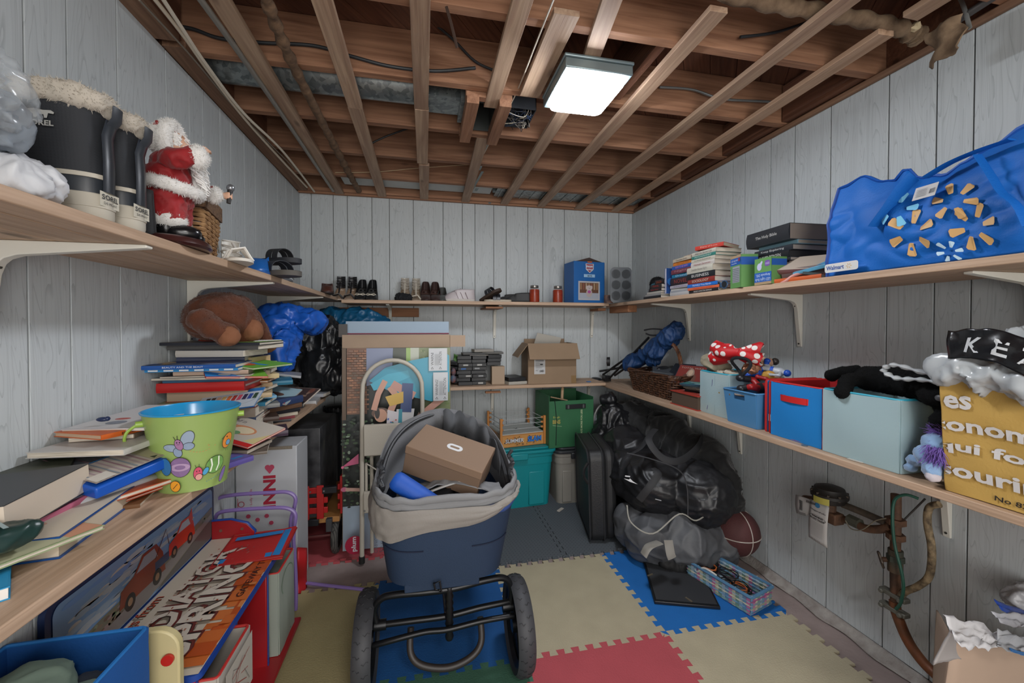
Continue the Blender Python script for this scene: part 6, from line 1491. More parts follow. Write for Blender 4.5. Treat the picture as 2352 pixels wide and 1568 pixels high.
q = MB(); q.tube([(.92, 2.92, .775), (1.04, 2.88, .752)], .013, 6, flat=.4); tag(q.done('wooden_lath', M('9c8466', .7), None), 'flat wooden lath across the comics in the green box', 'stick')
run('white_cable', 'white cable looped on top of the corner box', 'cable', [(1.26, 2.93, .53), (1.28, 2.92, .64), (1.33, 2.94, .69), (1.39, 2.96, .66), (1.40, 2.97, .56), (1.37, 2.98, .535)], .006, M('b9b9b4', .5))
run('black_cable', 'black cable hanging between green box and suitcase', 'cable', [(1.24, 2.79, .52), (1.26, 2.77, .42), (1.27, 2.77, .30)], .004, blk)
q = MB(); q.box((.93, 2.72, .017), (.06, .02, .006), rz=.7); tag(q.done('paper_scrap', M('b5ada4', .8), None), 'paper scrap on the grey mat between teal tote and grey box', 'scrap')
# ================================================================ suitcase, duffels, black bags
BLN = M('1c1d1f', .5, bump=.25, bs=130., var=.3, vs=6., spec=.5)
su = thing('suitcase', 'worn black soft suitcase standing on edge in front of the bags', 'suitcase', (.995, 2.17, .013), 0, None, (0, radians(-2), radians(-12)))
q = MB(); P = rrect(.60, .62, .07, 6)
q.prism([(a, b_) for a, b_ in P], -.055, .055); q.v = [Vector((-p.z, .30+p.x*.78, .28+p.y*.88)) for p in q.v]; q.done('shell', BLN, su, bev=.018)
q = MB(); q.prism([(a, b_) for a, b_ in rrect(.57, .59, .07, 6)], -.04, .04); q.v = [Vector((.075-p.z, .30+p.x*.78, .28+p.y*.92)) for p in q.v]; q.done('bulging_front', M('232426', .55, var=.3, vs=8.), su, bev=.03)
for dx in (-.056, .030):
    q = MB(); q.tube([(dx+.002, .30+a*.79, .28+b_*.89) for a, b_ in rrect(.60, .62, .07, 6)], .005, 6, closed=True); q.done('piping', M('2c2d30', .4), su)
q = MB(); q.tube(bez([(-.062, .03, .50), (-.085, .03, .46), (-.085, .03, .42), (-.062, .03, .38)], 5), .009, 6); q.done('grip', M('141517', .5), su)
def softbag(name, label, shapes, mat, vox, f, amp, seed, parts=None, stretch=(1, 1, 1), cat='bag', floor=.013, mn='body'):
    q = MB()
    for s_ in shapes:
        if len(s_) == 2: q.ell(s_[0], s_[1], nu=22, nv=16)
        elif len(s_) == 3: q.ell(s_[0], s_[1], rot=s_[2], nu=22, nv=16)
        else: q.cyl(s_[0], s_[1], s_[2], s_[3], 20)
    mm = fuse(q, vox, 8, crumple(f, amp, seed, stretch))
    for v in mm.vertices:
        if v.co.z < floor: v.co.z = floor
        if v.co.x > XR-.008: v.co.x = XR-.008
        if v.co.y > YB-.006: v.co.y = YB-.006
    c_ = sum((Vector(s_[0]) for s_ in shapes), Vector())/len(shapes)
    t = thing(name, label, cat, (c_.x, c_.y, floor)); place(mm, mn, mat, t, world=True); return t
BAGM = M('17181b', .38, bump=.3, bs=40., spec=.5)
softbag('rubbish_bag', 'tied black rubbish bag standing behind the duffels in the corner', [((1.36, 2.72, .36), (.20, .20, .30)), ((1.35, 2.74, .62), (.11, .11, .12)), ((1.32, 2.74, .73), (.045, .045, .06)), ((1.31, 2.74, .775), (.06, .05, .03))], BAGM, .009, 9., .026, 3, stretch=(1.6, 1.6, .5))
softbag('garment_bag', 'long black cloth bag slumped along the right wall behind the duffels', [((1.60, 2.55, .40), (.13, .42, .30), (radians(-10), 0, 0)), ((1.62, 2.12, .34), (.11, .26, .30), (radians(-14), 0, 0)), ((1.50, 2.78, .60), (.14, .20, .14)), ((1.62, 2.30, .15), (.12, .40, .16))], M('111214', .8, bump=.3, bs=60., sheen=.2), .011, 6., .035, 7)
df = softbag('duffel_bag', 'shiny black sports duffel with webbing handles and a white swoosh mark', [((1.30, 2.12, .40), (.20, .20, .175), (0, 0, 0)), ((1.46, 1.98, .39), (.17, .22, .165)), ((1.20, 2.24, .42), (.13, .16, .13)), ((1.28, 2.42, .50), (.15, .20, .15))], M('1a1b1e', .42, bump=.2, bs=60., spec=.5), .008, 6., .020, 12, stretch=(1, .8, 1.6))
def webb(par, pts, r=.018, mat=M('202124', .7), nm='handle', fl=.16): q = MB(); q.tube(bez(pts, 6), r, 8, flat=fl); return q.done(nm, mat, par, world=True)
PX = lambda px, py, Y: aY(px, py, Y)
webb(df, [PX(1505, 985, 2.10), PX(1490, 1010, 1.98), PX(1520, 1050, 1.93), PX(1560, 1058, 1.92), PX(1600, 1030, 2.0), PX(1615, 1000, 2.15)])
webb(df, [PX(1500, 1075, 1.90), PX(1512, 1088, 1.86), PX(1490, 1120, 1.85), PX(1468, 1148, 1.88)])
webb(df, [PX(1425, 1075, 1.98), PX(1435, 1050, 1.99), PX(1470, 1030, 2.0), PX(1490, 1000, 2.08)])
for k, pts in enumerate(([(1440, 1040), (1500, 1055), (1560, 1080), (1578, 1120), (1580, 1185)], [(1655, 1080), (1665, 1110), (1655, 1150), (1630, 1180)])):
    q = MB(); q.tube(bez([PX(a, b_, 1.835+.10*k) for a, b_ in pts], 6), .003, 5); q.done('zip_line', M('3a3b3e', .5), df, world=True)
d = Decal(.0008); d.poly([(0, .02), (.03, .008), (.07, 0), (.045, .012), (.03, .024), (.026, .018)], 'b9bbbe'); d.rect(.005, .03, .03, .036, 'b9bbbe'); d.line([(.16, -.06), (.19, -.064)], .004, '8a8c90')
d.done('white_logo', df, frame(PX(1432, 1108, 1.86), (.95, -.25, -.10), (0.1, .1, 1)), world=True)
GB = M('4c4e52', .55, bump=.2, bs=60.)
dg = softbag('duffel_bag', 'grey and black duffel collapsed at the bottom of the bag pile', [((1.24, 2.02, .14), (.18, .14, .13)), ((1.40, 1.95, .16), (.18, .14, .13)), ((1.56, 2.0, .13), (.14, .18, .13)), ((1.18, 2.14, .17), (.13, .12, .12))], GB, .008, 5., .034, 21)
softbag('black_cloth_bag', 'flat black bag bottom spread in front of the grey duffel', [((1.36, 1.93, .045), (.15, .06, .045)), ((1.44, 1.90, .05), (.12, .07, .05))], M('131416', .75, bump=.2), .008, 10., .02, 31)
webb(dg, [PX(1515, 1245, 1.83), PX(1490, 1255, 1.80), PX(1478, 1275, 1.80)], .024, M('8a8780', .8), 'grey_strap')
webb(dg, [PX(1535, 1240, 1.80), PX(1540, 1270, 1.775), PX(1544, 1282, 1.77)], .022, M('7f7c76', .8), 'grey_strap')
webb(dg, [PX(1440, 1160, 1.88), PX(1450, 1200, 1.80), PX(1500, 1225, 1.78), PX(1560, 1180, 1.80), PX(1600, 1195, 1.80), PX(1640, 1165, 1.85)], .0035, M('8a8880', .7), 'piping', .8)
# basketball
bl = thing('ball', 'dull maroon basketball pressed against the right wall by the bags', 'ball', (1.642, 1.89, .075))
q = MB(); q.ell((0, 0, .12), (.115, .115, .120), nu=32, nv=20); q.done('skin', M('4f2a2a', .7, bump=.5, bs=220.), bl)
for ax_ in range(3):
    pts = []
    for i in range(36):
        a = 2*pi*i/36; v = [(0, .116*cos(a), .12+.121*sin(a)), (.116*cos(a), 0, .12+.121*sin(a)), (.116*cos(a), .116*sin(a), .12)][ax_]; pts.append(v)
    q = MB(); q.tube(pts, .003, 5, closed=True); q.done('seam', M('b0a8a0', .7), bl)
q = MB(); 
# ================================================================ picture frame and woven basket
A, B_, C_, D_ = [on(*p, .014) for p in ((1473, 1277), (1503, 1387), (1655, 1400), (1595, 1280))]
fr = thing('framed_picture', 'black picture frame lying face down on the blue mat', 'picture frame', tuple((A+B_+C_+D_)/4))
poly = [A, B_, C_, D_]; cc_ = (A+B_+C_+D_)/4
q = MB(); q.prism([((p.x), (p.y)) for p in poly], .0135, .028); q.done('frame', M('111215', .4), fr, world=True, bev=.003)
q = MB(); q.prism([(cc_.x+(p.x-cc_.x)*.93, cc_.y+(p.y-cc_.y)*.93) for p in poly], .026, .029); q.done('backing', M('2b2d31', .8, var=.2), fr, world=True)
for k, (u_, v_) in enumerate(((.05, .5), (.95, .5), (.5, .05), (.55, .93))):
    p = (A*(1-u_)+D_*u_)*(1-v_)+(B_*(1-u_)+C_*u_)*v_; q = MB(); q.box((p.x, p.y, .0305), (.035 if k < 2 else .008, .008 if k < 2 else .035, .003), rz=.3); q.done('turn_clip', M('8a7f6c', .35, .7), fr, world=True)
q = MB(); p = A.lerp(D_, .5).lerp(B_.lerp(C_, .5), .1); q.tube([(p.x-.01, p.y, .031), (p.x, p.y+.008, .033), (p.x+.012, p.y, .031)], .002, 5); q.done('hanger', M('a9a59a', .3, .8), fr, world=True)
wv = thing('woven_basket', 'pastel woven paper basket full of black cables on the blue mat', 'basket', (1.445, 1.72, .014), radians(16.5))
bw_, bd_, bh_ = .165, .335, .085
PC = ['5f87a8', 'b06a94', 'b4b09c', '6c8c84', '8fa4b4']
r = random.Random(12)
PM_ = [M(c_, .5) for c_ in PC]
for s in range(4):
    L_ = bw_ if s % 2 == 0 else bd_; D_2 = (bd_ if s % 2 == 0 else bw_)/2; n = int(L_/.017); m = TR((0, 0, 0), rz=s*pi/2)
    for i in range(n):
        x = -L_/2+(i+.5)*L_/n; q = MB(); q.cur = 0
        q.box((x*.96, -D_2+.004, bh_/2), (.0155, .0016, bh_), m=m); q.done('upright_strip', M(PC[(i+s) % 5], .5), wv)
    for k in range(5):
        q = MB(); z = .010+k*.0165; pts = []
        for i in range(n+1):
            x = -L_/2+i*L_/n; pts.append(m @ Vector((x*.97, -D_2+.0035+(.0022 if (i+k) % 2 else -.0022), z)))
        q.tube(pts, .0075, 4, flat=.18); q.done('weaver_strip', M(PC[(k*2+s) % 5], .5), wv)
q = MB(); q.bb(-bw_/2+.004, -bd_/2+.004, 0, bw_/2-.004, bd_/2-.004, .004); q.done('base', M('8fa0a8', .6), wv)
q = MB(); q.tube([(a, b_, bh_) for a, b_ in rrect(bw_+.004, bd_+.004, .008, 2)], .008, 8, closed=True, flat=.9); q.done('rim', M('4c7494', .4), wv)
for i in range(14):
    a = 2*pi*i/14; x = (bw_/2+.002)*max(-1, min(1, 1.5*cos(a))); y = (bd_/2+.002)*max(-1, min(1, 1.3*sin(a))); q = MB(); q.tube([(x-.002, y, bh_-.009), (x, y, bh_+.0085), (x+.002, y, bh_-.009)], .0018, 4); q.done('binding', M('b9b9b4', .5), wv)
r = random.Random(9)
for i in range(8):
    cx_, cy_ = r.uniform(-.04, .04), r.uniform(-.06, .12); q = MB(); pts = []
    R_ = r.uniform(.022, .042); z = .02+.007*i
    for k in range(26): a = k*.62+i; pts.append((cx_+R_*cos(a)*(1+.1*sin(k)), cy_+R_*1.3*sin(a), z+.006*sin(k*.9+i)))
    q.tube(pts, .0026, 5); o = q.done('cable_coil', M('1a1a1c' if i % 3 else 'b5602c', .5), None)
    m = TR(wv.location, rz=radians(16.5)); o.location = m @ o.location; o.rotation_euler = (0, 0, radians(16.5))
    tag(o, 'coiled black cable in the pastel woven basket' if i % 3 else 'coiled orange cable in the pastel woven basket', 'cable', 'black coiled cables in the woven basket' if i % 3 else 'orange coiled cables in the woven basket')
run('white_cable', 'white cable looped over the rim of the woven basket', 'cable', [(1.42, 1.90, .10), (1.385, 1.88, .115), (1.35, 1.84, .10), (1.335, 1.80, .07), (1.345, 1.76, .11), (1.37, 1.70, .106)], .0045, M('b4b4b0', .5))
q = MB(); q.ell((1.352, 1.845, .055), (.014, .020, .028), e=.7); tag(q.done('white_remote', M('a3a19a', .5), None), 'small white plug hanging at the near left of the woven basket', 'plug')
# ================================================================ lower back shelf
YS = 3.03
def xb(px, Y=YS): return aY(px, 870, Y).x
r = random.Random(15)
BLKP = M('1d1f22', .45, spec=.5)
cols_ = [(1062, 3), (1093, 2), (1124, 2)]
def tape(label, x, y, z, rz, L=.105, Wd=.19, T=.026, lab=None, group='black plastic tape cases'):
    t = thing('tape_case', label, 'tape case', (x, y, z), rz, group)
    q = MB(); q.box((0, 0, T/2), (L, Wd, T)); q.box((0, 0, T*.5), (L*1.01, Wd*.8, T*.35)); q.done('case', BLKP, t, bev=.002)
    if lab: q = MB(); q.box((lab[0]*L, -Wd/2-.0006, T/2), (L*.35, .0012, T*.45)); q.done('label_sticker', M(lab[1], .6), t)
    return t
for c_, (px, n0) in enumerate(((1067, 8), (1101, 8), (1128, 0))):
    x = xb(px)
    for k in range(n0):
        tape(f'black tape case, {["lowest", "second lowest", "third lowest", "fourth lowest", "fourth highest", "third highest", "second highest", "topmost"][k]} in the {["left", "middle"][c_]} pile on the lower back shelf', x+r.uniform(-.004, .004), YS+.09+r.uniform(-.01, .01), ZLB+.001+k*.0272, r.uniform(-.06, .06), lab=((r.uniform(-.2, .2), r.choice(['a9a8a4', '2f5f9c', '8a8c8e'])) if k in (0, 2, 4, 5) and (c_ or k != 0) else None), group=f'black tape cases in the {["left", "middle"][c_]} pile')
for k in range(3): tape(f'black tape case, {["lowest", "middle", "top"][k]} of three above the upright tan box', xb(1135), YS+.11, ZLB+.142+k*.0272, .05*k, group='black tape cases above the tan box')
for k in range(5):
    tape(f'black tape case leaning at the left end of the lower back shelf, {["lowest", "second", "middle", "fourth", "top"][k]} of five', xb(1046)+.002*k, YS+.12-.002*k, ZLB+.012+.034*k, .3, L=.07, T=.022, group='leaning black tape cases')
t = thing('tan_box', 'small upright tan box at the right of the tape piles', 'box', (xb(1144), YS+.02, ZLB+.0005)); q = MB(); q.box((0, 0, .068), (.098, .06, .136)); q.done('box', M('a5907a', .7), t, bev=.002)
book('ivory paged book on the left tape pile', (xb(1090), YS+.10, ZLB+.222), radians(3), .17, .13, .014, '3a3a3a', pages='c4bba8')
book('ivory paged book beside it on the right tape pile', (xb(1136), YS+.11, ZLB+.226), radians(-4), .16, .13, .014, '4a4844', pages='c4bba8')
book('grey hardback on the very top of the tape piles', (xb(1112), YS+.10, ZLB+.242), radians(6), .15, .12, .020, '8f8b84', pages='b5ad9c')
book('slim pale book under the ivory ones on the middle pile', (xb(1104), YS+.08, ZLB+.2185), radians(-8), .14, .12, .003, 'a9a59c', over=0)
q = MB(); q.grid(lambda u, v: (xb(1043)+.04*u, YS+.03+.01*sin(v*5), ZLB+.185+.05*v-.02*u), 6, 6, th=.003); tag(q.done('green_tag', M('4f7a3c', .6), None, ang=180), 'green paper tag sticking up left of the tape cases', 'tag')
q = MB(); q.ell((xb(1042), YS+.02, ZLB+.10), (.018, .018, .03)); q.ell((xb(1041), YS+.0, ZLB+.05), (.022, .016, .03)); tag(q.done('toy_figure', M('2a5f7c', .5, col2='8a4a2c', var=1., vs=30.), None), 'little teal and orange toy by the edge of the picture carton', 'toy')
book('black video case between the tan box and the brown carton', (xb(1181), YS+.05, ZLB+.001), radians(12), .15, .19, .022, 'a9a59c', pages='b5b0a4', over=0)
tape('black plastic case lying on the pale book left of the brown carton', xb(1181), YS+.06, ZLB+.024, .2, L=.14, T=.028, group=None)
book('small leaflet pile at the wall above the picture carton', (aY(940, 735, 3.18).x, 3.16, 1.315), radians(8), .2, .14, .012, 'a59f70')
# brown carton
ca = thing('open_carton', 'open brown cardboard carton with a shipping label on the lower back shelf', 'carton', ((aY(1205, 800, 3.0).x+aY(1328, 800, 3.0).x)/2+.0, 3.09, ZLB+.001), radians(-2))
cw, cdp, ch = .375, .24, .305
CB = M('8f7860', .8, var=.12, vs=6.)
for c_, s_ in (((0, -cdp/2, ch/2), (cw, .004, ch)), ((0, cdp/2, ch/2), (cw, .004, ch)), ((-cw/2, 0, ch/2), (.004, cdp, ch)), ((cw/2, 0, ch/2), (.004, cdp, ch))):
    q = MB(); q.box(c_, s_); q.done('side_panel', CB, ca, bev=.001)
q = MB(); q.bb(-cw/2, -cdp/2, 0, cw/2, cdp/2, .004); q.done('base', CB, ca)
def flap(o_, u_, v_, w_, l_, nm='flap'):
    q = MB(); m = frame(o_, u_, v_); q.grid(lambda a, b_: ((a-.5)*w_, b_*l_, .004*sin(b_*2)*sin(a*3)), 6, 5, th=.004, m=m); return q.done(nm, CB, ca, ang=60)
flap((0, -cdp/2-.002, ch), (1, 0, 0), (0.02, -.45, -.72), cw*1.03, .135)
flap((-cw/2, 0, ch), (0, 1, 0), (-.62, 0, -.78), cdp, .13)
flap((0, cdp/2, ch), (1, 0, 0), (0, .15, 1), cw*.9, .03)
flap((cw/2, 0, ch), (0, 1, 0), (.2, 0, -1), cdp, .06)
q = MB(); q.box((.0, .02, ch+.015), (.20, .004, .10), ry=.2, rx=.4); q.done('white_sheet', M('b9b4aa', .7), ca)
d = Decal(.0005); d.rect(0, 0, .085, .125, 'b9b9b9')
for i in range(18): d.rect(.012+i*.0035, .095, .012+i*.0035+(.0012 if i % 3 else .0024), .118, '2a2a2a')
for i in range(8): d.rect(.01, .088-i*.006, .04+.004*(i*7 % 9), .0895-i*.006, '6a6a6a')
d.text('14 C', .012, .022, .02, .014, '3a3a3a'); d.text('LINED', .04, .016, .035, .016, '2a2a2a', bold=.02); d.rect(.045, .068, .066, .078, '2a2a2a')
d.done('shipping_label', ca, frame((-cw/2+.045, -cdp/2-.0026, .075), (1, 0, 0), (-.25, 0, 1)) @ TR((0, 0, 0)))
q = MB(); q.box((cw/2-.02, -cdp/2-.0024, .03), (.04, .001, .06)); q.done('tape_patch', M('7c6038', .5), ca)

# ================================================================ corner: umbrella stroller and tray
us = thing('umbrella_stroller', 'folded blue umbrella stroller with black tubes in the right corner', 'stroller', (1.52, 2.98, ZLB))
BF = M('0d335f', .6, bump=.2, bs=120.)
P3 = lambda px, py, Y: aX(px, py, 1.45+(px-1380)*.0010-(3.-Y)*.1)
q = MB(); q.ell(tuple(P3(1548, 765, 3.0)), (.055, .06, .075), rot=(0, .5, 0)); q.ell(tuple(P3(1510, 805, 2.98)), (.085, .09, .05), rot=(0, -.7, 0)); q.ell(tuple(P3(1455, 830, 2.98)), (.08, .10, .038), rot=(0, -.7, 0)); q.ell(tuple(P3(1500, 830, 2.96)), (.05, .05, .045))
q.cyl(P3(1452, 832, 2.98), P3(1546, 772, 3.), .042, .058, 16); mm = fuse(q, .006, 6, crumple(12, .022, 8, (1, 1, .6))); place(mm, 'blue_cloth', BF, us, world=True)
for k, (a, b_) in enumerate((((1400, 868, 2.90), (1490, 775, 2.96)), ((1385, 860, 2.92), (1470, 800, 2.98)), ((1412, 862, 2.86), (1500, 800, 2.92)), ((1378, 852, 2.95), (1440, 842, 2.95)))):
    q = MB(); q.cyl(P3(*a), P3(*b_), .009, n=8); q.done('frame_tube', M('1a1b1e', .4, .3), us, world=True)
q = MB(); q.tube(bez([P3(1480, 758, 2.94), P3(1500, 755, 2.93), P3(1530, 758, 2.93), P3(1540, 765, 2.94), P3(1500, 770, 2.94), P3(1484, 766, 2.94)], 5), .006, 6); q.done('handle', M('26282c', .5), us, world=True)
q = MB(); q.ell(tuple(P3(1372, 872, 2.9)), (.055, .05, .022), rot=(0, .2, 0)); q.box(tuple(P3(1393, 868, 2.88)), (.05, .06, .045)); q.done('plastic_foot', M('17181b', .3), us, world=True)
q = MB(); m_, l_ = zto(P3(1401, 830, 2.90), P3(1399, 830, 2.86)); q.cyl((0, 0, 0), (0, 0, .025), .036, n=24, m=m_); q.done('wheel', M('1b1b1d', .5), us, world=True)
q = MB(); q.cyl((0, 0, .025), (0, 0, .028), .020, n=20, m=m_); q.done('hub_cap', M('9a8a8c', .3, .4), us, world=True)
q = MB(); q.box(tuple(on(1352, 876, ZLB+.002)), (.03, .03, .004)); tag(q.done('blue_scrap', M('1f6fb8', .5), None), 'blue plastic scrap beside the black stroller foot', 'scrap')
# wicker basket
wb_ = thing('wicker_basket', 'dark brown wicker basket with a hoop handle full of video cases', 'basket', (1.595, 2.46, ZL+.001))
WD = M('2e1d14', .55, col2='64402a', var=1., vs=40., bump=.3, bs=120.)
bx0, by0, bh_ = .150, .285, .15
for k in range(9):
    z = .008+k*.0148; s = .86+.14*(k/8); R_ = rrect(2*bx0*s, 2*by0*s, .05, 4); P2 = []
    for i in range(len(R_)):
        p = Vector((*R_[i], z)); e_ = Vector((*R_[(i+1) % len(R_)], z)); m2 = max(1, int((e_-p).length/.016))
        for j in range(m2): P2.append(p.lerp(e_, j/m2))
    for i, p in enumerate(P2):
        c_ = Vector((p.x, p.y, 0)).normalized(); P2[i] = p+c_*(.006 if ((i//2)+k) % 2 else -.003)
    q = MB(); q.tube(P2, .0068, 6, closed=True, flat=.75); q.done('weaver', WD, wb_)
R_ = rrect(2*bx0, 2*by0, .05, 4); P2 = []
for i in range(len(R_)):
    p = Vector((*R_[i], 0)); e_ = Vector((*R_[(i+1) % len(R_)], 0)); m2 = max(1, int((e_-p).length/.032))
    for j in range(m2): P2.append(p.lerp(e_, j/m2))
for p in P2:
    q = MB(); q.tube([(p.x*.86, p.y*.86, 0), (p.x*.93, p.y*.93, .07), (p.x*1.01, p.y*1.01, .14)], .0055, 5); q.done('stake', WD, wb_)
for k in range(3):
    pts = []; n = 90
    for i in range(n):
        a = 2*pi*i/n; p0_ = R_[int(i/n*len(R_)) % len(R_)]; f_ = i/n*len(R_); i0 = int(f_) % len(R_); i1 = (i0+1) % len(R_); w_ = f_-int(f_); x = R_[i0][0]*(1-w_)+R_[i1][0]*w_; y = R_[i0][1]*(1-w_)+R_[i1][1]*w_
        c_ = Vector((x, y, 0)).normalized(); ph = a*16+k*2.1; pts.append(Vector((x, y, .140))+c_*.010*cos(ph)+Vector((0, 0, .010*sin(ph))))
    q = MB(); q.tube(pts, .0062, 6, closed=True); q.done('rim_braid', WD, wb_)
for k in range(3):
    pts = []
    for i in range(41):
        a = pi*i/40; ph = a*14+k*2.1; c_ = Vector((0, -.150*cos(a), .14+.205*sin(a)**.8 if sin(a) > 0 else .14)); n_ = Vector((0, -cos(a), sin(a))); pts.append(c_+n_*.007*cos(ph)+Vector((.007*sin(ph), 0, 0)))
    q = MB(); q.tube(pts, .0068, 6); q.done('hoop_handle', M('6a3f22', .5, col2='3a2418', var=1., vs=30.), wb_)
q = MB(); q.bb(-.12, -.19, 0, .12, .19, .006); q.done('base', WD, wb_)
def vcase(label, x, y, z, rot, cv, art=None, L=.135, Wd=.19, T=.016): return book(label, (x, y, z), rot[2], L, Wd, T, cv, name='video_case', over=0, tilt=(rot[0], rot[1]), art=art, cat='video case', pages='2a2a2c')
for i in range(5): vcase(f'dark video case lying in the wicker basket, layer {["one", "two", "three", "four", "five"][i]}', 1.60, 2.34+.01*i, ZL+.020+.022*i, (0, 0, .3*i), ['22242a', '3a1f22', '2a2c30', '1c2a3c', '26262a'][i], T=.02)
vcase('video case with a red battle picture propped on the basket rim', 1.585, 2.20, ZL+.150, (radians(52), 0, radians(-70)), '2a2a3a', art=lambda d, L, W_: (d.rect(.004, .004, L-.004, W_-.004, '7c2c24'), d.ell(L*.5, W_*.45, .028, .05, 'a08a78'), d.ell(L*.5, W_*.6, .015, .02, 'c4a890'), d.ell(L*.35, W_*.3, .016, .03, '5a3a30'), d.ell(L*.66, W_*.3, .016, .03, '6a4638'), d.text('TOTAL WAR', L*.1, W_*.80, L*.8, W_*.08, 'b0a89c'), d.rect(0, 0, L*.16, W_*.3, '2a2a4a')), L=.19, Wd=.135)
vcase('dark video case beside the red one in the basket', 1.60, 2.33, ZL+.146, (radians(30), 0, radians(-60)), '23262c')
vcase('grey video case slanting across the wicker basket', 1.55, 2.42, ZL+.148, (radians(10), radians(6), radians(-30)), '43474c', L=.16, Wd=.13)
t = thing('gadget', 'black rounded handheld gadget on top of the wicker basket', 'gadget', (1.57, 2.47, ZL+.155), .4); m_ = MB(); m_.ell((0, 0, .012), (.07, .03, .02)); m_.cyl((.05, 0, .01), (.13, .02, .015), .016, .012); place(fuse(m_, .004, 3), 'shell', M('1c1d20', .35), t)
# thick red book and discs
t = book('very thick book with a red and white marbled cover below the basket', (1.50, 2.035, ZL+.001), radians(-88), .235, .17, .078, 'a8352a', pages='4f3f33', over=.006, ct=.004, art=lambda d, L, W_: (d.rect(0, 0, L, W_, 'a0382c'), [d.poly([(L*(.05+.09*i), W_*(.2+.5*((i*7) % 5)/5)), (L*(.14+.09*i), W_*(.3+.5*((i*3) % 5)/5)), (L*(.10+.09*i), W_*(.35+.5*((i*7) % 5)/5))], 'b9a49c') for i in range(10)]))
t.rotation_euler = (0, 0, radians(92))
for i, cv in enumerate(('9a978c', 'b4ae9a', '6a7a80', '2a5f7c')):
    vcase(f'disc case stacked on the thick red book, {["lowest", "second", "third", "topmost with a blue green picture"][i]}', 1.535-.01*i, 2.02+.006*i, ZL+.096+.0085*i, (0, 0, radians(-80+7*i)), cv, T=.008, L=.14, Wd=.125, art=(blobart('2a6a70', ['1f3f5c', '5fa07c', '8fb0b8'], 3, 10) if i == 3 else None))
vcase('black disc case under the pale ones on the thick red book', 1.55, 2.04, ZL+.080, (0, 0, radians(-70)), '1a1a1c', T=.014, L=.15, Wd=.13)

# ================================================================ fabric bins on the lower right shelf
LB = M('97b2ba', .75, bump=.2, bs=160., var=.12, col2='a3adaa', vs=3.)
CY = M('2f9fb8', .6)
b_l = fbin('fabric_bin', 'stained light blue fabric bin holding a polka dot bow headband', 1.445, 1.715, ZL+.001, 1.745, 1.925, ZL+.215, LB, CY, M('7fa4ae', .8))
d = Decal(.0006); d.line([(.060, .02), (.085, .10), (.098, .155), (.100, .18)], .003, '5c508c'); d.ell(.15, .12, .006, .004, 'a08c5c'); d.line([(.118, .02), (.118, .2)], .0012, '6f8f98'); d.done('ink_mark', b_l, frame((-.15-.007, .105, .0), (0, -1, 0), (0, 0, 1)))
m_ = MB(); m_.ell(tuple(aX(1637, 828, 1.51)), (.055, .075, .042)); m_.ell(tuple(aX(1650, 840, 1.53)), (.06, .06, .035)); mm = fuse(m_, .006, 5, crumple(12, .012, 4)); tag(place(mm, 'beige_cushion', M('9a917c', .85), None), 'lumpy beige fabric pouch on the stained light blue bin', 'pouch')
m_ = MB(); r = random.Random(8)
for i in range(9): m_.ell((1.50+r.uniform(0, .09), 1.76+r.uniform(0, .13), 1.055+r.uniform(0, .01)), (.026, .026, .018))
mm = fuse(m_, .004, 3, crumple(50, .006, 6)); tag(place(mm, 'woolly_scarf', M('b5ac9c', .95, bump=.8, bs=120.), None), 'bobbly cream scarf spilling over the rim of the stained bin', 'scarf')
# polka dot bow headband
bw = thing('bow_headband', 'big red polka dot bow on a black headband on the stained light blue bin', 'headband', (1.515, 1.745, 1.12))
DOT = M('b3141c', .55, kind='dots', col2='d8d4d0', bs=26., bump=0)
Cb = aX(1698, 812, 1.49)
def lobe(tip, up, w_, nm):
    tip = Vector(tip)
    def f(u, v):
        s = (u-.5)*2; p = Cb.lerp(tip, v**.9); wd = w_*(.16+.84*v**.8); q_ = p+Vector(up)*wd*s
        return q_+Vector((-.020*cos(s*2.6)*sin(pi*v)-.012*sin(s*7+v*4)*v, .006*sin(s*6), 0))
    q = MB(); q.grid(f, 26, 20, th=.022); q.done(nm, DOT, bw, world=True, ang=60)
lobe(aX(1640, 806, 1.47), (0, .25, -1.), .058, 'bow_loop'); lobe(aX(1748, 818, 1.56), (0, -.1, 1.), .055, 'bow_loop')
q = MB(); q.ell(tuple(Cb), (.018, .020, .022)); q.done('bow_knot', DOT, bw, world=True)
hc_ = aX(1702, 842, 1.47); pts = [hc_+Vector((.02*sin(2*a), -.046*cos(a), .042*sin(a)-.006*cos(a))) for a in [2*pi*i/28 for i in range(28)]]
q = MB(); q.tube(pts, .0075, 8, closed=True); mm = q.mesh('headband'); fuzz(mm, 1200, .004, .0005, 3); R_i = TR(bw.location).inverted(); mm.transform(R_i); link('headband', mm, M('15171c', .95), bw)
q = MB(); q.ell(tuple(hc_+Vector((.06, 0, -.015))), (.035, .035, .03)); mm = fuse(q, .004, 2, crumple(60, .01, 4)); tag(place(mm, 'sequin_ball', M('a8785c', .3, .5, bump=.8, bs=150.), None), 'sparkly copper ball seen through the black headband', 'ornament')
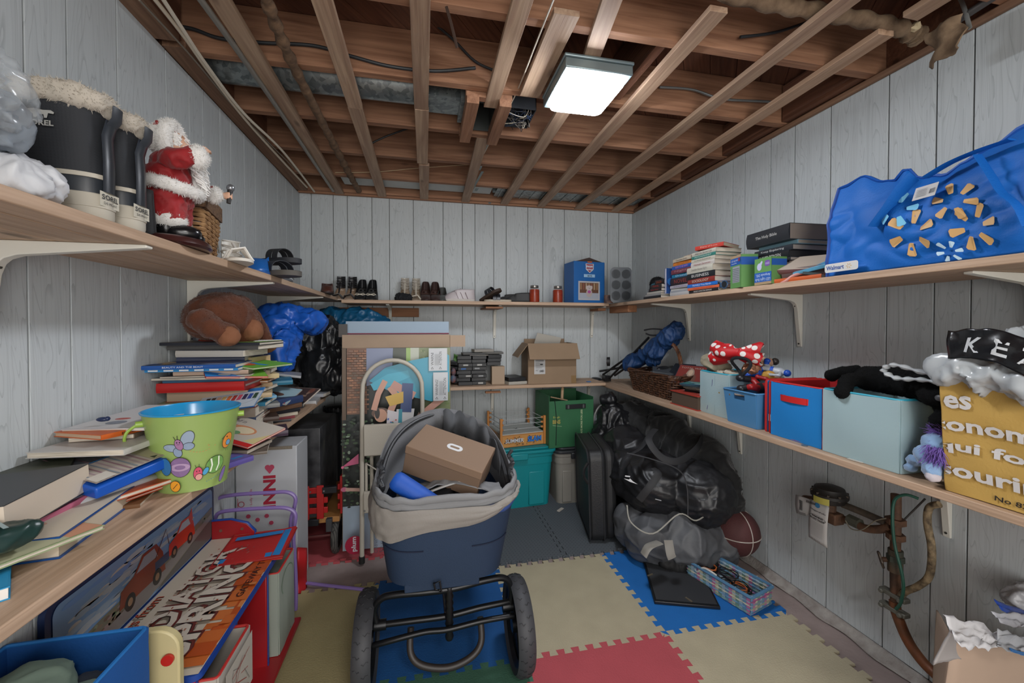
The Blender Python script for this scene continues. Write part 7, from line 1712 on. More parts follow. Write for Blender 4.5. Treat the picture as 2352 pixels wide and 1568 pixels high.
# plastic basket with action figures
pb = thing('plastic_basket', 'mid blue slotted plastic basket holding toy figures', 'storage basket', (1.535, 1.605, ZL+.001))
PB = M('4a80ae', .4, spec=.45)
Wx, Wy, Hh = .26, .195, .155
def pbw(u, v, k):
    s = .88+.12*v; x = Wx/2*s; y = Wy/2*s
    return [(-x, y-2*y*u, Hh*v), (-x+2*x*u, -y, Hh*v), (x, -y+2*y*u, Hh*v), (x-2*x*u, y, Hh*v)][k]
for k in range(4):
    q = MB(); q.grid(lambda u, v: pbw(u, v, k), 12, 12, th=-.003)
    if k in (0, 2):      # handle slot
        keep = [(f, m2) for f, m2 in zip(q.f, q.mi) if not (all(abs(q.v[i].y) < .040 and Hh*.72 < q.v[i].z < Hh*.92 for i in f))]
        q.f = [a for a, b_ in keep]; q.mi = [b_ for a, b_ in keep]
    q.done('side_panel', PB, pb, ang=30)
q = MB(); q.bb(-Wx*.44, -Wy*.44, 0, Wx*.44, Wy*.44, .004); q.done('base', PB, pb)
q = MB(); q.tube([(a, b_, Hh) for a, b_ in rrect(Wx+.006, Wy+.006, .012, 3)], .0055, 6, closed=True, flat=.8); q.done('rim', PB, pb)
for i in range(6):
    q = MB(); z = .022+.0125*i; s = .88+.12*z/Hh; q.box((-Wx/2*s-.0012, 0, z), (.003, .085, .0065)); q.done('slot', M('36648e', .5), pb, bev=.001)
def figure(label, pts, cols, rr=.011, head=None):
    """toy figure lying on the heap; one continuous body, cloth pieces as parts"""
    P = {k: Vector(v) for k, v in pts.items()}; c_ = P['hip']
    t = thing('toy_figure', label, 'toy', tuple(c_)); m_ = MB()
    def seg(a, b_, r0, r1): m_.cyl(P[a], P[b_], r0, r1, 10); m_.ell(tuple(P[b_]), (r1,)*3); m_.ell(tuple(P[a]), (r0,)*3)
    seg('hip', 'chest', rr*1.35, rr*1.7); seg('chest', 'head', rr*.9, rr*1.1); m_.ell(tuple(P['head']), (rr*1.25,)*3)
    for s in ('l', 'r'):
        if 'k'+s in P: seg('hip', 'k'+s, rr*1.15, rr*.9); seg('k'+s, 'f'+s, rr*.9, rr*.7); m_.ell(tuple(P['f'+s]), (rr*.9, rr*1.2, rr*.8))
        if 'e'+s in P: seg('chest', 'e'+s, rr*.8, rr*.65); seg('e'+s, 'h'+s, rr*.62, rr*.5); m_.ell(tuple(P['h'+s]), (rr*.7,)*3)
    place(fuse(m_, .003, 3), 'body', M(cols[0], .4), t, world=True)
    if len(cols) > 1:
        q = MB(); q.ell(tuple(P['head']), (rr*1.35,)*3); q.done('mask', M(cols[1], .4), t, world=True)
        q = MB(); q.cyl(P['hip'].lerp(P['chest'], -.15), P['hip'].lerp(P['chest'], .2), rr*1.55, rr*1.55, 12); q.done('trunks', M(cols[2] if len(cols) > 2 else cols[1], .4), t, world=True)
        for s in ('l', 'r'):
            if 'f'+s in P and len(cols) > 3: q = MB(); q.cyl(P['k'+s].lerp(P['f'+s], .3), P['f'+s], rr*1.0, rr*.95, 10); q.ell(tuple(P['f'+s]), (rr*1.05, rr*1.35, rr)); q.done('boot', M(cols[3], .4), t, world=True)
    return t
X_ = lambda px, py, X: tuple(aX(px, py, X))
figure('red suited toy figure lying face up in the blue basket', dict(hip=X_(1745, 892, 1.50), chest=X_(1775, 888, 1.55), head=X_(1790, 880, 1.60), kl=X_(1725, 888, 1.44), fl=X_(1702, 892, 1.42), kr=X_(1730, 872, 1.50), fr=X_(1700, 868, 1.44), el=X_(1760, 870, 1.52), hl=X_(1740, 865, 1.50)), ['8f1418', '1a1b20', '1a1b20', '1a1b20'], .016)
figure('toy figure in yellow and navy trunks in the basket heap', dict(hip=X_(1740, 865, 1.56), chest=X_(1768, 862, 1.58), head=X_(1785, 868, 1.60), kl=X_(1722, 858, 1.52), fl=X_(1706, 866, 1.48), er=X_(1750, 850, 1.60), hr=X_(1735, 846, 1.58)), ['b58a3a', '8a6a4a', '1f2f54', '1c4aa4'], .014)
figure('blue masked toy figure lying on top of the basket heap', dict(hip=X_(1772, 850, 1.60), chest=X_(1792, 854, 1.62), head=X_(1808, 857, 1.63), kl=X_(1755, 845, 1.58), fl=X_(1742, 850, 1.56), kr=X_(1760, 838, 1.60), fr=X_(1762, 828, 1.60), el=X_(1790, 862, 1.58), hl=X_(1770, 860, 1.56)), ['aab0b8', '1b4cb0', '1b4cb0', '1b4cb0'], .012)
figure('bare chested toy wrestler figure nearest the polka dot bow', dict(hip=X_(1748, 838, 1.60), chest=X_(1765, 832, 1.62), head=X_(1780, 830, 1.64), kl=X_(1735, 845, 1.56), fl=X_(1728, 852, 1.54), el=X_(1752, 822, 1.62), hl=X_(1733, 828, 1.60)), ['b08c74', '2a2420', '26261e', '8f8a3c'], .013)
figure('small blue toy figure at the left of the basket heap', dict(hip=X_(1725, 855, 1.52), chest=X_(1738, 856, 1.54), head=X_(1746, 858, 1.56), kl=X_(1715, 862, 1.50), fl=X_(1710, 868, 1.48)), ['1c4aa4'], .013)
q = MB(); p = aX(1680, 905, 1.415); q.ell(tuple(p), (.012, .012, .011), nu=14, nv=8); q.cyl(p+Vector((.008, -.004, 0)), p+Vector((.04, -.035, -.002)), .006, .008); o = q.done('silver_microphone', M('a89c94', .25, .7), None); tag(o, 'silver toy microphone poking through the blue basket slot', 'toy')
# folded bin and cube
def panelbin(label, x0, x1, y0, y1, tilt=0.):
    t = thing('folded_bin', label, 'storage bin', ((x0+x1)/2, (y0+y1)/2, ZL+.001), tilt); w_, d_ = x1-x0, y1-y0
    q = MB(); q.box((0, 0, .110), (w_, d_, .220)); q.done('panel', M('1272b4', .75), t, bev=.004)
    q = MB(); q.tube([(a, 0, .110+b_) for a, b_ in rrect(w_, .222, .01, 2)], .0055, 6, closed=True); q.done('red_binding', M('b3191c', .7), t); return t
panelbin('flat folded blue bin with red edging next to the blue basket', 1.435, 1.70, 1.478, 1.492)
t = panelbin('second folded blue bin with a white care tag against the cube bin', 1.430, 1.70, 1.452, 1.466)
q = MB(); q.box((-.137, 0, .065), (.003, .012, .028)); q.done('care_tag', M('b9b9c0', .6), t)
cu = fbin('fabric_bin', 'bright blue cube bin with red edging and a red pull strap', 1.425, 1.222, ZL+.001, 1.72, 1.446, ZL+.222, M('0f78c0', .75, bump=.2, bs=140.), M('c01c1c', .7), M('9c1416', .8))
for c_ in cu.children:
    pass
q = MB(); q.bb(-.140, -.106, .03, .142, .106, .034); q.done('red_lining', M('a31418', .8), cu)
for k, (cx_, cy_, w_, dd) in enumerate(((-.1395, 0, .002, .21), (.1415, 0, .002, .21), (0, -.1055, .28, .002), (0, .1055, .28, .002))): q = MB(); q.box((cx_+(.003 if k == 0 else 0), cy_, .115), (w_, dd, .21)); q.done('red_lining', M('a31418', .8), cu)
q = MB(); q.tube([(-.1475, -.112, .003), (-.1475, .112, .003)], .004, 6); q.tube([(-.147, -.112, 0), (-.147, -.112, .22)], .0035, 6); q.done('rim_binding', M('c01c1c', .7), cu)
q = MB(); q.grid(lambda u, v: (-.1535-.010*sin(u*pi)**.6 if 0 < u < 1 else -.1535, .065-.125*u, .150+.024*v), 16, 2, th=.003); q.done('pull_strap', M('c01c1c', .7), cu, ang=60)
for a in (-.045, .050): q = MB(); q.box((-.1555, a, .162), (.002, .022, .024)); q.done('stitched_patch', M('b01818', .7), cu)
b_r = fbin('fabric_bin', 'big light blue fabric bin under the black plush dog', 1.418, .968, ZL+.001, 1.74, 1.212, ZL+.225, M('9ab2b7', .7, bump=.15, bs=160.), CY, M('7fa4ae', .8))
# black plush dog
dg_ = thing('plush_dog', 'black plush dog lying stretched over the big light blue bin', 'soft toy', (1.56, 1.08, 1.09))
m_ = MB(); body_ = [(1995, 868, 1.52, .042), (2040, 872, 1.54, .048), (2090, 880, 1.52, .044), (2130, 890, 1.50, .046)]
pv = None
for a, b_, X, rr in body_:
    p = aX(a, b_, X); m_.ell(tuple(p), (rr,)*3)
    if pv: m_.cyl(pv[0], p, pv[1], rr, 14)
    pv = (p, rr)
m_.ell(tuple(aX(2150, 905, 1.46)), (.038, .042, .036)); m_.ell(tuple(aX(2158, 912, 1.44)), (.026, .030, .024))
for a, b_, cc, rr in (((1985, 868, 1.50), (1945, 872, 1.44), (1935, 900, 1.415), .022), ((1975, 852, 1.56), (1935, 855, 1.52), (1910, 862, 1.50), .020), ((2170, 925, 1.48), (2180, 955, 1.46), (2165, 970, 1.45), .026)):
    A_, B2, C2 = aX(*a), aX(*b_), aX(*cc); m_.cyl(A_, B2, rr*1.1, rr, 12); m_.cyl(B2, C2, rr, rr*1.0, 12); m_.ell(tuple(B2), (rr,)*3); m_.ell(tuple(C2), (rr*1.1,)*3)
mm = fuse(m_, .005, 6, crumple(30, .004, 4)); fuzz(mm, 12000, .005, .0005, 3); place(mm, 'body', M('08090a', .95, bump=.6, bs=150., spec=.2), dg_, world=True)
q = MB(); q.ell(tuple(aX(2158, 914, 1.405)), (.006, .011, .009)); q.done('nose', M('4f5054', .35), dg_, world=True)
q = MB(); q.ell(tuple(aX(2177, 872, 1.44)), (.004, .004, .004)); q.done('eye', M('6a3f22', .2), dg_, world=True)
# plush pony
py_ = thing('plush_pony', 'pale blue plush unicorn with purple mane beside the yellow tote', 'soft toy', (1.43, .87, ZL+.001))
m_ = MB(); pc_ = lambda px, py, X: aX(px, py, X)
m_.ell(tuple(pc_(2160, 1022, 1.44)), (.036, .040, .036)); m_.ell(tuple(pc_(2130, 1045, 1.42)), (.028, .030, .028)); m_.ell(tuple(pc_(2105, 1058, 1.425)), (.014, .03, .016)); m_.ell(tuple(pc_(2092, 1072, 1.43)), (.015, .015, .013))
m_.cyl(pc_(2150, 1040, 1.43), pc_(2142, 1075, 1.405), .022, .020); m_.ell(tuple(pc_(2142, 1078, 1.40)), (.021, .022, .020)); m_.ell(tuple(pc_(2170, 1058, 1.42)), (.016, .02, .016)); m_.ell(tuple(pc_(2165, 1085, 1.42)), (.014,)*3)
for px, py in ((2126, 1072), (2158, 1068)): m_.cyl(pc_(px, py, 1.40), pc_(px-6, py-16, 1.40), .007, .003)
place(fuse(m_, .004, 4, crumple(40, .004, 2)), 'body', M('7f9fc4', .9, sheen=.5, bump=.4, bs=200.), py_, world=True)
q = MB(); q.ell(tuple(pc_(2143, 1094, 1.395)), (.020, .017, .014)); place(fuse(q, .004, 2, crumple(50, .003, 2)), 'muzzle', M('b5aeb4', .9), py_, world=True)
def tuft(px, py, X, n, ln, dirs, nm, r0=.020):
    c_ = pc_(px, py, X); rn_ = random.Random(px); q = MB()
    for i in range(n):
        a = c_+Vector((rn_.uniform(-1, 1)*r0*.5, rn_.uniform(-1, 1)*r0, rn_.uniform(-1, 1)*r0)); dd = (Vector(dirs)+Vector((rn_.uniform(-.5, .5), rn_.uniform(-.6, .6), rn_.uniform(-.4, .4)))).normalized()*ln*rn_.uniform(.5, 1.1)
        q.tube([a, a+dd*.5, a+dd+Vector((0, 0, -.004))], [.0009, .0008, .0002], 3)
    q.done(nm, M('6f50a8', .6, sheen=.3), py_, world=True, kind='stuff')
tuft(2150, 1040, 1.405, 380, .030, (-.5, -.2, -.6), 'mane'); tuft(2172, 1000, 1.44, 380, .042, (0, .5, .25), 'tail', .012)
q = MB(); q.cyl(pc_(2172, 1066, 1.405), pc_(2182, 1072, 1.40), .004, .001, 8); q.done('horn', M('c9602c', .5), py_, world=True)
m_ = MB(); m_.ell((1.48, .82, ZL+.012), (.03, .02, .012)); tag(place(fuse(m_, .004, 2), 'purple_toy', M('4a2a54', .7), None), 'dark purple cloth scrap under the plush unicorn', 'cloth')
q = MB(); p = on(1848, 1023, ZL+.0005); q.cyl((p.x, p.y, ZL+.0005), (p.x, p.y, ZL+.003), .011, n=20); tag(q.done('coin', M('6f7f8a', .35, .6), None), 'small grey coin lying on the lower right shelf', 'coin')
q = MB(); p = on(1965, 1058, ZL+.001); q.box((p.x, p.y, ZL+.002), (.012, .045, .002), rz=.1); tag(q.done('white_card', M('b9b4ac', .6), None), 'white card edge under the big light blue bin', 'card')

# ================================================================ yellow tote with plastic carrier bag
tb = thing('yellow_tote', 'mustard yellow reusable tote bag with white french slogan at right', 'bag', (1.545, .70, ZL+.001))
YM = M('b5934f', .65, bump=.25, bs=180., spec=.3)
def tf(u, v):           # front: from y=.86 (left) to .45, leaning out at the top
    y = .845-.46*u; x = 1.405+.012*sin(u*5)*sin(v*2.5)-.012*v-.03*u*(1-v)*0+.006*noise.noise(Vector((u*5, v*5, 2)))
    return Vector((x, y+.010*v, ZL+.002+.300*v-.030*u*v*0+.006*sin(u*9)*v))
q = MB(); q.grid(tf, 30, 20, th=-.003); q.done('front_panel', YM, tb, world=True, ang=60)
def te(u, v): a = tf(0, v); return Vector((a.x+(1.70-a.x)*u, a.y-.010*sin(u*6)*v, a.z))
q = MB(); q.grid(te, 14, 16, th=.003); q.done('gusset', YM, tb, world=True, ang=60)
q = MB(); q.grid(lambda u, v: (1.70, .845-.46*u, ZL+.002+.26*v), 8, 6, th=.003); q.done('back_panel', YM, tb, world=True)
q = MB(); q.bb(1.405, .385, ZL+.001, 1.70, .845, ZL+.004); q.done('base', YM, tb, world=True)
d = Decal(.0006); WH = 'c9c6c4'
for i, (tx, w_, z) in enumerate((('es', .055, .225), ('conomies', .27, .165), ('qui font', .23, .105), ('sourire.', .24, .045))): d.text(tx, [.012, -.030, -.022, -.020][i]+[-.004, .01, .01, .01][i], z, w_, .036 if i < 3 else .036, WH, bold=.03)
d.text('No 82', .10, .012, .06, .012, '2a2218', bold=.02)
def tw_(x, y, z):
    u = x/.46; v = y/.30; p = tf(max(0., u), min(1., v)); 
    if u < 0: p = te(-u*.46/.29, v)+Vector((0, .0015, 0))
    return (p.x-.006-z, p.y, p.z) if u >= 0 else (p.x, p.y+z, p.z)
d.done('slogan', tb, warp=tw_, world=True)
PL = M('b4b9bc', .22, alpha=.93, bump=.35, bs=22., spec=.6)
t = thing('carrier_bag', 'white plastic carrier bag with a black printed band on the yellow tote', 'bag', (1.52, .66, 1.15))
m_ = MB(); m_.ell((1.50, .64, 1.22), (.09, .17, .07)); m_.ell((1.49, .60, 1.28), (.08, .12, .05))
for a, b_, r_ in ((2200, 850, .030), (2235, 862, .034), (2275, 872, .036), (2320, 882, .036), (2370, 890, .036)): m_.ell(tuple(aX(a, b_, 1.405)), (.030, r_*1.2, r_))
mm = fuse(m_, .006, 6, crumple(13., .030, 5, (1, 1, 1))); place(mm, 'film', PL, t, world=True)
q = MB(); hl = bez([aX(2190, 870, 1.43), aX(2120, 855, 1.42), aX(2055, 838, 1.42), aX(2030, 850, 1.42), aX(2060, 868, 1.42), aX(2120, 872, 1.42), aX(2190, 885, 1.43)], 10)
q.tube(hl, [.011+.004*sin(i*1.3) for i in range(len(hl))], 8, flat=.55); q.done('handle', PL, t, world=True)
bk2 = M('121316', .2, bump=.4, bs=25., spec=.7)
def band(u, v):
    p = aX(2185+225*u, 760-22*sin(u*3)+(62+30*u)*v+40*u, 1.385-.02*sin(u*3)+.02*(1-v)); return p+Vector((-.012+.006*noise.noise(p*25), 0, .004*noise.noise(p*40)))
q = MB(); q.grid(band, 30, 16, th=.002); q.done('black_band', bk2, t, world=True, ang=180)
d = Decal(.0008)
for i, tx in enumerate(('K', 'E', 'Z')): d.text(tx, .16+.28*i, .25, .16, .5, 'bfc2c4', rot=-.1, bold=.02)
def bnd(x, y, z): p = band(min(1, max(0, x)), 1-min(1, max(0, y))); return p+Vector((-z-.002, 0, 0))
d.done('print', t, warp=bnd, world=True)

# ================================================================ upper right shelf
ub = thing('blue_shopping_bag', 'large royal blue reusable shopping bag with golden spark prints', 'bag', (1.57, .86, ZU+.001))
UM = M('0b5db0', .6, bump=.25, bs=200., spec=.35)
# silhouette of the top edge along y on the front face (y, z)
top = [(1.185, 1.80), (1.13, 1.815), (1.06, 1.775), (1.02, 1.765), (.985, 1.785), (.955, 1.745), (.93, 1.745), (.90, 1.735), (.86, 1.755), (.80, 1.775), (.74, 1.80), (.68, 1.80), (.62, 1.82), (.5, 1.84), (.35, 1.84)]
def topz(y):
    for (a, za), (b_, zb_) in zip(top, top[1:]):
        if b_ <= y <= a: t_ = (a-y)/(a-b_); t_ = t_*t_*(3-2*t_); return za+(zb_-za)*t_
    return top[-1][1] if y < .35 else top[0][1]
def uf(u, v):
    y = 1.205-.85*u; zt = topz(y); z = ZU+.002+(zt-ZU-.002)*v
    n1 = ridged(Vector((y*1.2+z*.9, z*1.6-y*.5, 2.)), 5., 3, 2)
    x = 1.425+.050*v*v-.030*sin(pi*v)*(.6+.4*sin(y*9))+.034*(n1-.5)*sin(pi*min(1, v*1.1+.05))
    x += .018*math.exp(-((y-.99)/.03)**2)*-1*v
    return Vector((min(x, 1.72), y+.012*sin(v*6)*(.5 if u > .02 else 0), z))
q = MB(); q.grid(uf, 120, 50, th=-.003); q.done('front_panel', UM, ub, world=True, ang=180)
def ug(u, v): a = uf(0, v); return Vector((a.x+(1.745-a.x)*u, a.y-.05*sin(u*pi)*sin(v*pi)**.8 if v < 1 else a.y, a.z-(.012*sin(u*3) if v > .9 else 0)))
q = MB(); q.grid(ug, 20, 30, th=.003); q.done('gusset', UM, ub, world=True, ang=60)
q = MB(); q.grid(lambda u, v: (1.748, 1.20-.85*u, ZU+.002+(topz(1.2-.85*u)-ZU-.01)*v), 40, 6, th=.003); q.done('back_panel', UM, ub, world=True)
m_ = MB(); m_.ell((1.60, .70, 1.62), (.11, .25, .12)); place(fuse(m_, .012, 4, crumple(8, .02, 3)), 'contents', M('0c3f84', .7), ub, world=True)
q = MB(); q.tube([uf(0, i/12)+Vector((-.003, .003, 0)) for i in range(13)], .006, 6); q.done('seam', M('0a3f8c', .6), ub, world=True)
q = MB(); q.tube([uf(i/60, 1.)+Vector((-.004, 0, 0)) for i in range(61)], [.007+.002*sin(i) for i in range(61)], 6, flat=.6); q.done('top_hem', M('0c4fa4', .6), ub, world=True)
def strap(pts, w_=.020): q = MB(); q.tube(bez([Vector(p) for p in pts], 6), w_, 8, flat=.14); q.done('strap', UM, ub, world=True)
strap([aX(2010, 520, 1.405), aX(2040, 480, 1.40), aX(2075, 430, 1.40), aX(2100, 405, 1.41)], .026)
strap([aX(2245, 355, 1.41), aX(2275, 400, 1.40), aX(2300, 440, 1.39), aX(2335, 470, 1.385), aX(2360, 520, 1.38)], .012)
strap([aX(2125, 408, 1.42), aX(2180, 375, 1.42), aX(2250, 345, 1.42), aX(2325, 320, 1.42)], .016)
def inv(px, py):            # nearest (u,v) of a pixel on the bag's front
    p = aX(px, py, 1.415); y = p.y; u = (1.205-y)/.85; zt = topz(y); return ((1.205-y), (p.z-ZU-.002)/(zt-ZU-.002))
d = Decal(.0008)
def sparks(px, py, sc, n, c_, a0_=0., L_=30, g=24, ow=11, rx=1., ry=1.):
    for k in range(n):
        a = a0_+2*pi*k/n
        pts = []
        for (rr_, ww) in ((g, 4.5), (g+3, 6), (g+L_, ow), (g+L_+4, ow*.6), (g+L_+4, -ow*.6), (g+L_, -ow), (g+3, -6), (g, -4.5)):
            x = (rr_*cos(a)-ww*sin(a))*sc*rx; y = (rr_*sin(a)+ww*cos(a))*sc*ry; pts.append(inv(px+x, py-y))
        d.poly(pts, c_)
GO = 'c39a62'
sparks(2103, 535, .92, 6, GO, .5); sparks(2248, 520, .95, 6, GO, .3); sparks(2195, 462, 1.0, 6, GO, .0, ry=.75)
sparks(2065, 483, .7, 5, '6fb4d4', .2); sparks(2190, 578, .55, 6, 'b9d4e4', .2, ry=.8)
def uw(x, y, z): u = x/.85; p = uf(min(1, max(0, u)), min(1, max(0, y))); return Vector((p.x-.0065-z, p.y, p.z))
d.done('spark_print', ub, warp=uw, world=True)
d = Decal(.0006); d.poly(rrect(.115, .030, .008, 4, .0575, .015), 'c4c4c2'); d.text('Walmart', .006, .008, .062, .015, '1a4a8c', bold=.03)
for k in range(6): a = 2*pi*k/6; d.line([(.085+.004*cos(a), .015+.004*sin(a)), (.085+.009*cos(a), .015+.009*sin(a))], .0022, 'c9a05c')
d.done('logo_tab', ub, frame(Vector((1.3965, 1.195, ZU+.012)), (0, -1, 0), (0, 0, 1)), world=True)
p = aX(2125, 440, 1.395); q = MB(); q.box((0, 0, 0), (.058, .040, .0006)); o = q.done('price_tag', M('b4b2b0', .6), ub); o.location = p-ub.location; o.rotation_euler = (radians(70), 0, radians(-95))
d = Decal(.0004); [d.rect(.012+.0018*i, -.010, .013+.0018*i, .004, '3a3a3c') for i in range(8)]; [d.rect(-.022, -.012+.005*i, .006, -.0105+.005*i, '7a7a7c') for i in range(5)]; dd_ = d.done('barcode', o, TR((0, 0, .0004)))
dd2 = None
m_ = MB(); m_.ell((1.60, 1.25, ZU+.05), (.07, .05, .05)); m_.ell((1.58, 1.27, ZU+.02), (.06, .05, .025)); tag(place(fuse(m_, .005, 4, crumple(16, .018, 6)), 'pink_bag', M('b9837c', .4, bump=.3, bs=30.), None), 'crumpled pink plastic bag beside the big blue shopping bag', 'bag')
run('pink_ribbon', 'pink ribbon trailing over the open books', 'ribbon', [aX(1905, 628, 1.50), aX(1860, 625, 1.46), aX(1825, 632, 1.43), aX(1805, 645, 1.415), aX(1795, 650, 1.412)], .006, M('b98078', .6))

def rb(label, y, z, T, cover, L=.20, Wd=.15, x=None, rz=0., text=None, tcol='d8d4c8', **k):
    """book on the right wall shelf, spine towards the room; y is the centre"""
    xc = (x if x is not None else 1.415)+Wd/2
    return book(label, (xc, y, z), -pi/2+rz, L, Wd, T, cover, text=text, tcol=tcol, over=.002, **k)
# stack A: long row of spines  (bottom to top), front column
z = ZU+.001
A_ = [('black', '1d1d20', .016, 'MICKEY HAMILTON SIMMONS', 'c9c4bc', .235), ('orange and tan', 'c4603c', .014, 'MAKING GREAT BOOKS', 'b03a24', .235), ('bright blue', '1f64b4', .018, 'TRAVELS True North', 'c9d4e0', .235),
      ('brick red', '7f2c26', .026, 'SOCIOLOGY', 'c9bca8', .22), ('black', '1c2024', .030, 'BUSINESS', 'c4c4c0', .21), ('pale ivory', 'b5b1a4', .032, 'Canadian Human Rights', '7a7670', .205)]
for i, (cn, cc, T_, tx, tc_, L_) in enumerate(A_):
    rb(f'{cn} book, {["lowest", "second", "third", "fourth", "fifth", "sixth"][i]} in the near column of the long book stack', 1.895+.012*(i-2)-.006*i, z, T_, cc, L=L_, Wd=.165, rz=.03*((i*5) % 3-1), text=tx, tcol=tc_, tw=.62); z += T_+.0006
B_2 = [('cream', 'b9b3ac', .022, 'Human Services', '8a4a4a', .15), ('ivory', 'b5b0a2', .018, 'Critical Readings', '6a665c', .15), ('teal green', '2f6f66', .016, 'PSYCHOLOGY', 'c4d0c8', .15), ('white', 'b4b0a4', .020, 'Alias the Secret Cut', '4a4a44', .15)]
for i, (cn, cc, T_, tx, tc_, L_) in enumerate(B_2):
    rb(f'{cn} book, {["first", "second", "third", "fourth"][i]} above the ivory volume in the long stack', 1.885-.003*i, z, T_, cc, L=L_+.035, Wd=.15, x=1.42, text=tx, tcol=tc_, tw=.7); z += T_+.0006
rb('red paperback tilted on the very top of the long book stack', 1.865, z+.002, .018, 'a8382e', L=.16, Wd=.13, x=1.425, rz=.30, text='Diary of Love', tcol='c9a89c', over_=0) if False else rb('red paperback tilted on the very top of the long book stack', 1.865, z+.002, .020, 'a8382e', L=.16, Wd=.13, x=1.425, rz=.30, text='Diary of Love', tcol='c9a89c', tilt=(radians(-3), 0), pages='b5a894')
z = ZU+.001
C_2 = [('white paged', 'a9a8a8', .020, None, '', .19), ('silver grey', '8f9296', .010, None, '', .20), ('pale', 'b0aeaa', .012, None, '', .20), ('white and purple', 'a4a0a8', .016, 'Barron The Mysterious', '5c3c6a', .20), ('dark patterned', '2a2228', .044, 'NOVEL', '8a3a34', .20), ('turquoise', '1c6f94', .020, 'Dracula', 'b0c4cc', .19), ('maroon and pink', '6a3440', .026, 'Night', 'a87c84', .19), ('blue and magenta', '1f4f9c', .020, 'HOW TO BE HAPPY', 'c97ca8', .19), ('orange', 'c4742a', .020, 'The Last Mile', '8a4c1c', .18), ('cream', 'b5aa98', .018, 'Chocolates Guide', '5a3a30', .17)]
for i, (cn, cc, T_, tx, tc_, L_) in enumerate(C_2):
    rb(f'{cn} book, level {["one", "two", "three", "four", "five", "six", "seven", "eight", "nine", "ten"][i]} of the far column of the long book stack', 2.085-.002*i, z, T_, cc, L=L_, Wd=.15, x=1.425+.004*(i % 3), rz=.02*((i*7) % 3-1), text=tx or None, tcol=tc_ or 'ffffff', tw=.6); z += T_+.0006
rb('cream and red lettered paperback slanting across both columns', 1.99, z-.004, .016, 'b5a490', L=.17, Wd=.13, x=1.45, rz=.2, text='TOMATILLO', tcol='8a3428', tilt=(0, radians(-4)))
# upright blue atlas
t = book('tall blue starry hardback standing upright at the end of the stack', (1.50, 2.215, ZU+.001), 0, .185, .15, .014, '1a4a94', over=.002, art=blobart('153a70', ['1f5c9c', '2a7ab0', '0f2450', '3a6fa8'], 4, 16))
t.rotation_euler = (radians(90), 0, radians(6)); t.location = (1.50, 2.215, ZU+.095)
# small items left of the atlas
z = ZU+.001
for i, (cn, cc, T_, tx) in enumerate((('black', '1a1a1c', .016, None), ('grey', '8c8a88', .012, None), ('white', 'a9a49c', .012, None), ('black and red', '1c1a1c', .020, 'Baby Steps'), ('dark', '26221f', .022, 'TRAVEL'))):
    rb(f'{cn} book, {["lowest", "second", "third", "fourth", "topmost"][i]} in the low pile before the atlas', 2.36-.012*i, z, T_, cc, L=.20-.02*i, Wd=.14, text=tx, tcol='a8322c'); z += T_+.0006
rb('black and orange novel on the low pile against the atlas', 2.315, z, .030, '1f1a1c', L=.10, Wd=.12, x=1.44, text='SAGA', tcol='a8502c')
m_ = MB(); m_.ell((1.50, 2.41, z-.006+.008), (.05, .05, .018)); tag(place(fuse(m_, .004, 3, crumple(30, .01, 4)), 'teal_pouch', M('2a5a6a', .6), None), 'teal crumpled pouch on the low book pile', 'pouch')
m_ = MB(); m_.ell((1.60, 2.60, ZU+.12), (.05, .05, .05)); m_.ell((1.62, 2.62, ZU+.06), (.06, .05, .06)); mm = fuse(m_, .006, 3, crumple(25, .012, 4)); fuzz(mm, 5000, .012, .0006, 3); tag(place(mm, 'furry_ball', M('0f1012', .9), None), 'fluffy black furry ball behind the low book pile', 'soft toy')
# long dark books / second near stack
z = ZU+.001
D_ = [('cream novel with an orange corner', 'b5aba0', .030, 'Cat', .15, 'c9642c'), ('dark blue', '2a3040', .030, 'Baseball', .17, '9aa4b4'), ('maroon striped', '6a3038', .014, None, .19, ''), ('black and red', '201c20', .022, 'AMERICA', .18, 'a8404c'), ('charcoal', '26282c', .014, None, .19, ''), ('black', '1a1b1e', .028, 'DAVID BERGEN', .20, 'c4c4c0'), ('black with blue strip', '23262c', .022, 'Keep Exploring', .20, 'c4c4c0')]
for i, (cn, cc, T_, tx, L_, tc_) in enumerate(D_):
    rb(f'{cn} book, {["lowest", "second", "third", "fourth", "fifth", "sixth", "seventh"][i]} in the dark stack behind the bulb boxes', 1.515+.006*(i % 2), z, T_, cc, L=L_, Wd=.19, x=1.49, rz=-.03*(i % 3), text=tx, tcol=tc_ or 'ffffff', pages='a09890' if i != 5 else '2a2a2c'); z += T_+.0006
rb('pale blue edged paperback under the thick black volume', 1.50, z, .016, '7fa4b4', L=.20, Wd=.17, x=1.50, pages='a89c8a'); z += .017
rb('very thick black leather book topping the dark stack', 1.52, z, .066, '25272b', L=.24, Wd=.19, x=1.47, rz=-.05, text='The Holy Bible', tcol='b9b9b4', pages='857a70', tw=.5, thick_text=.25)
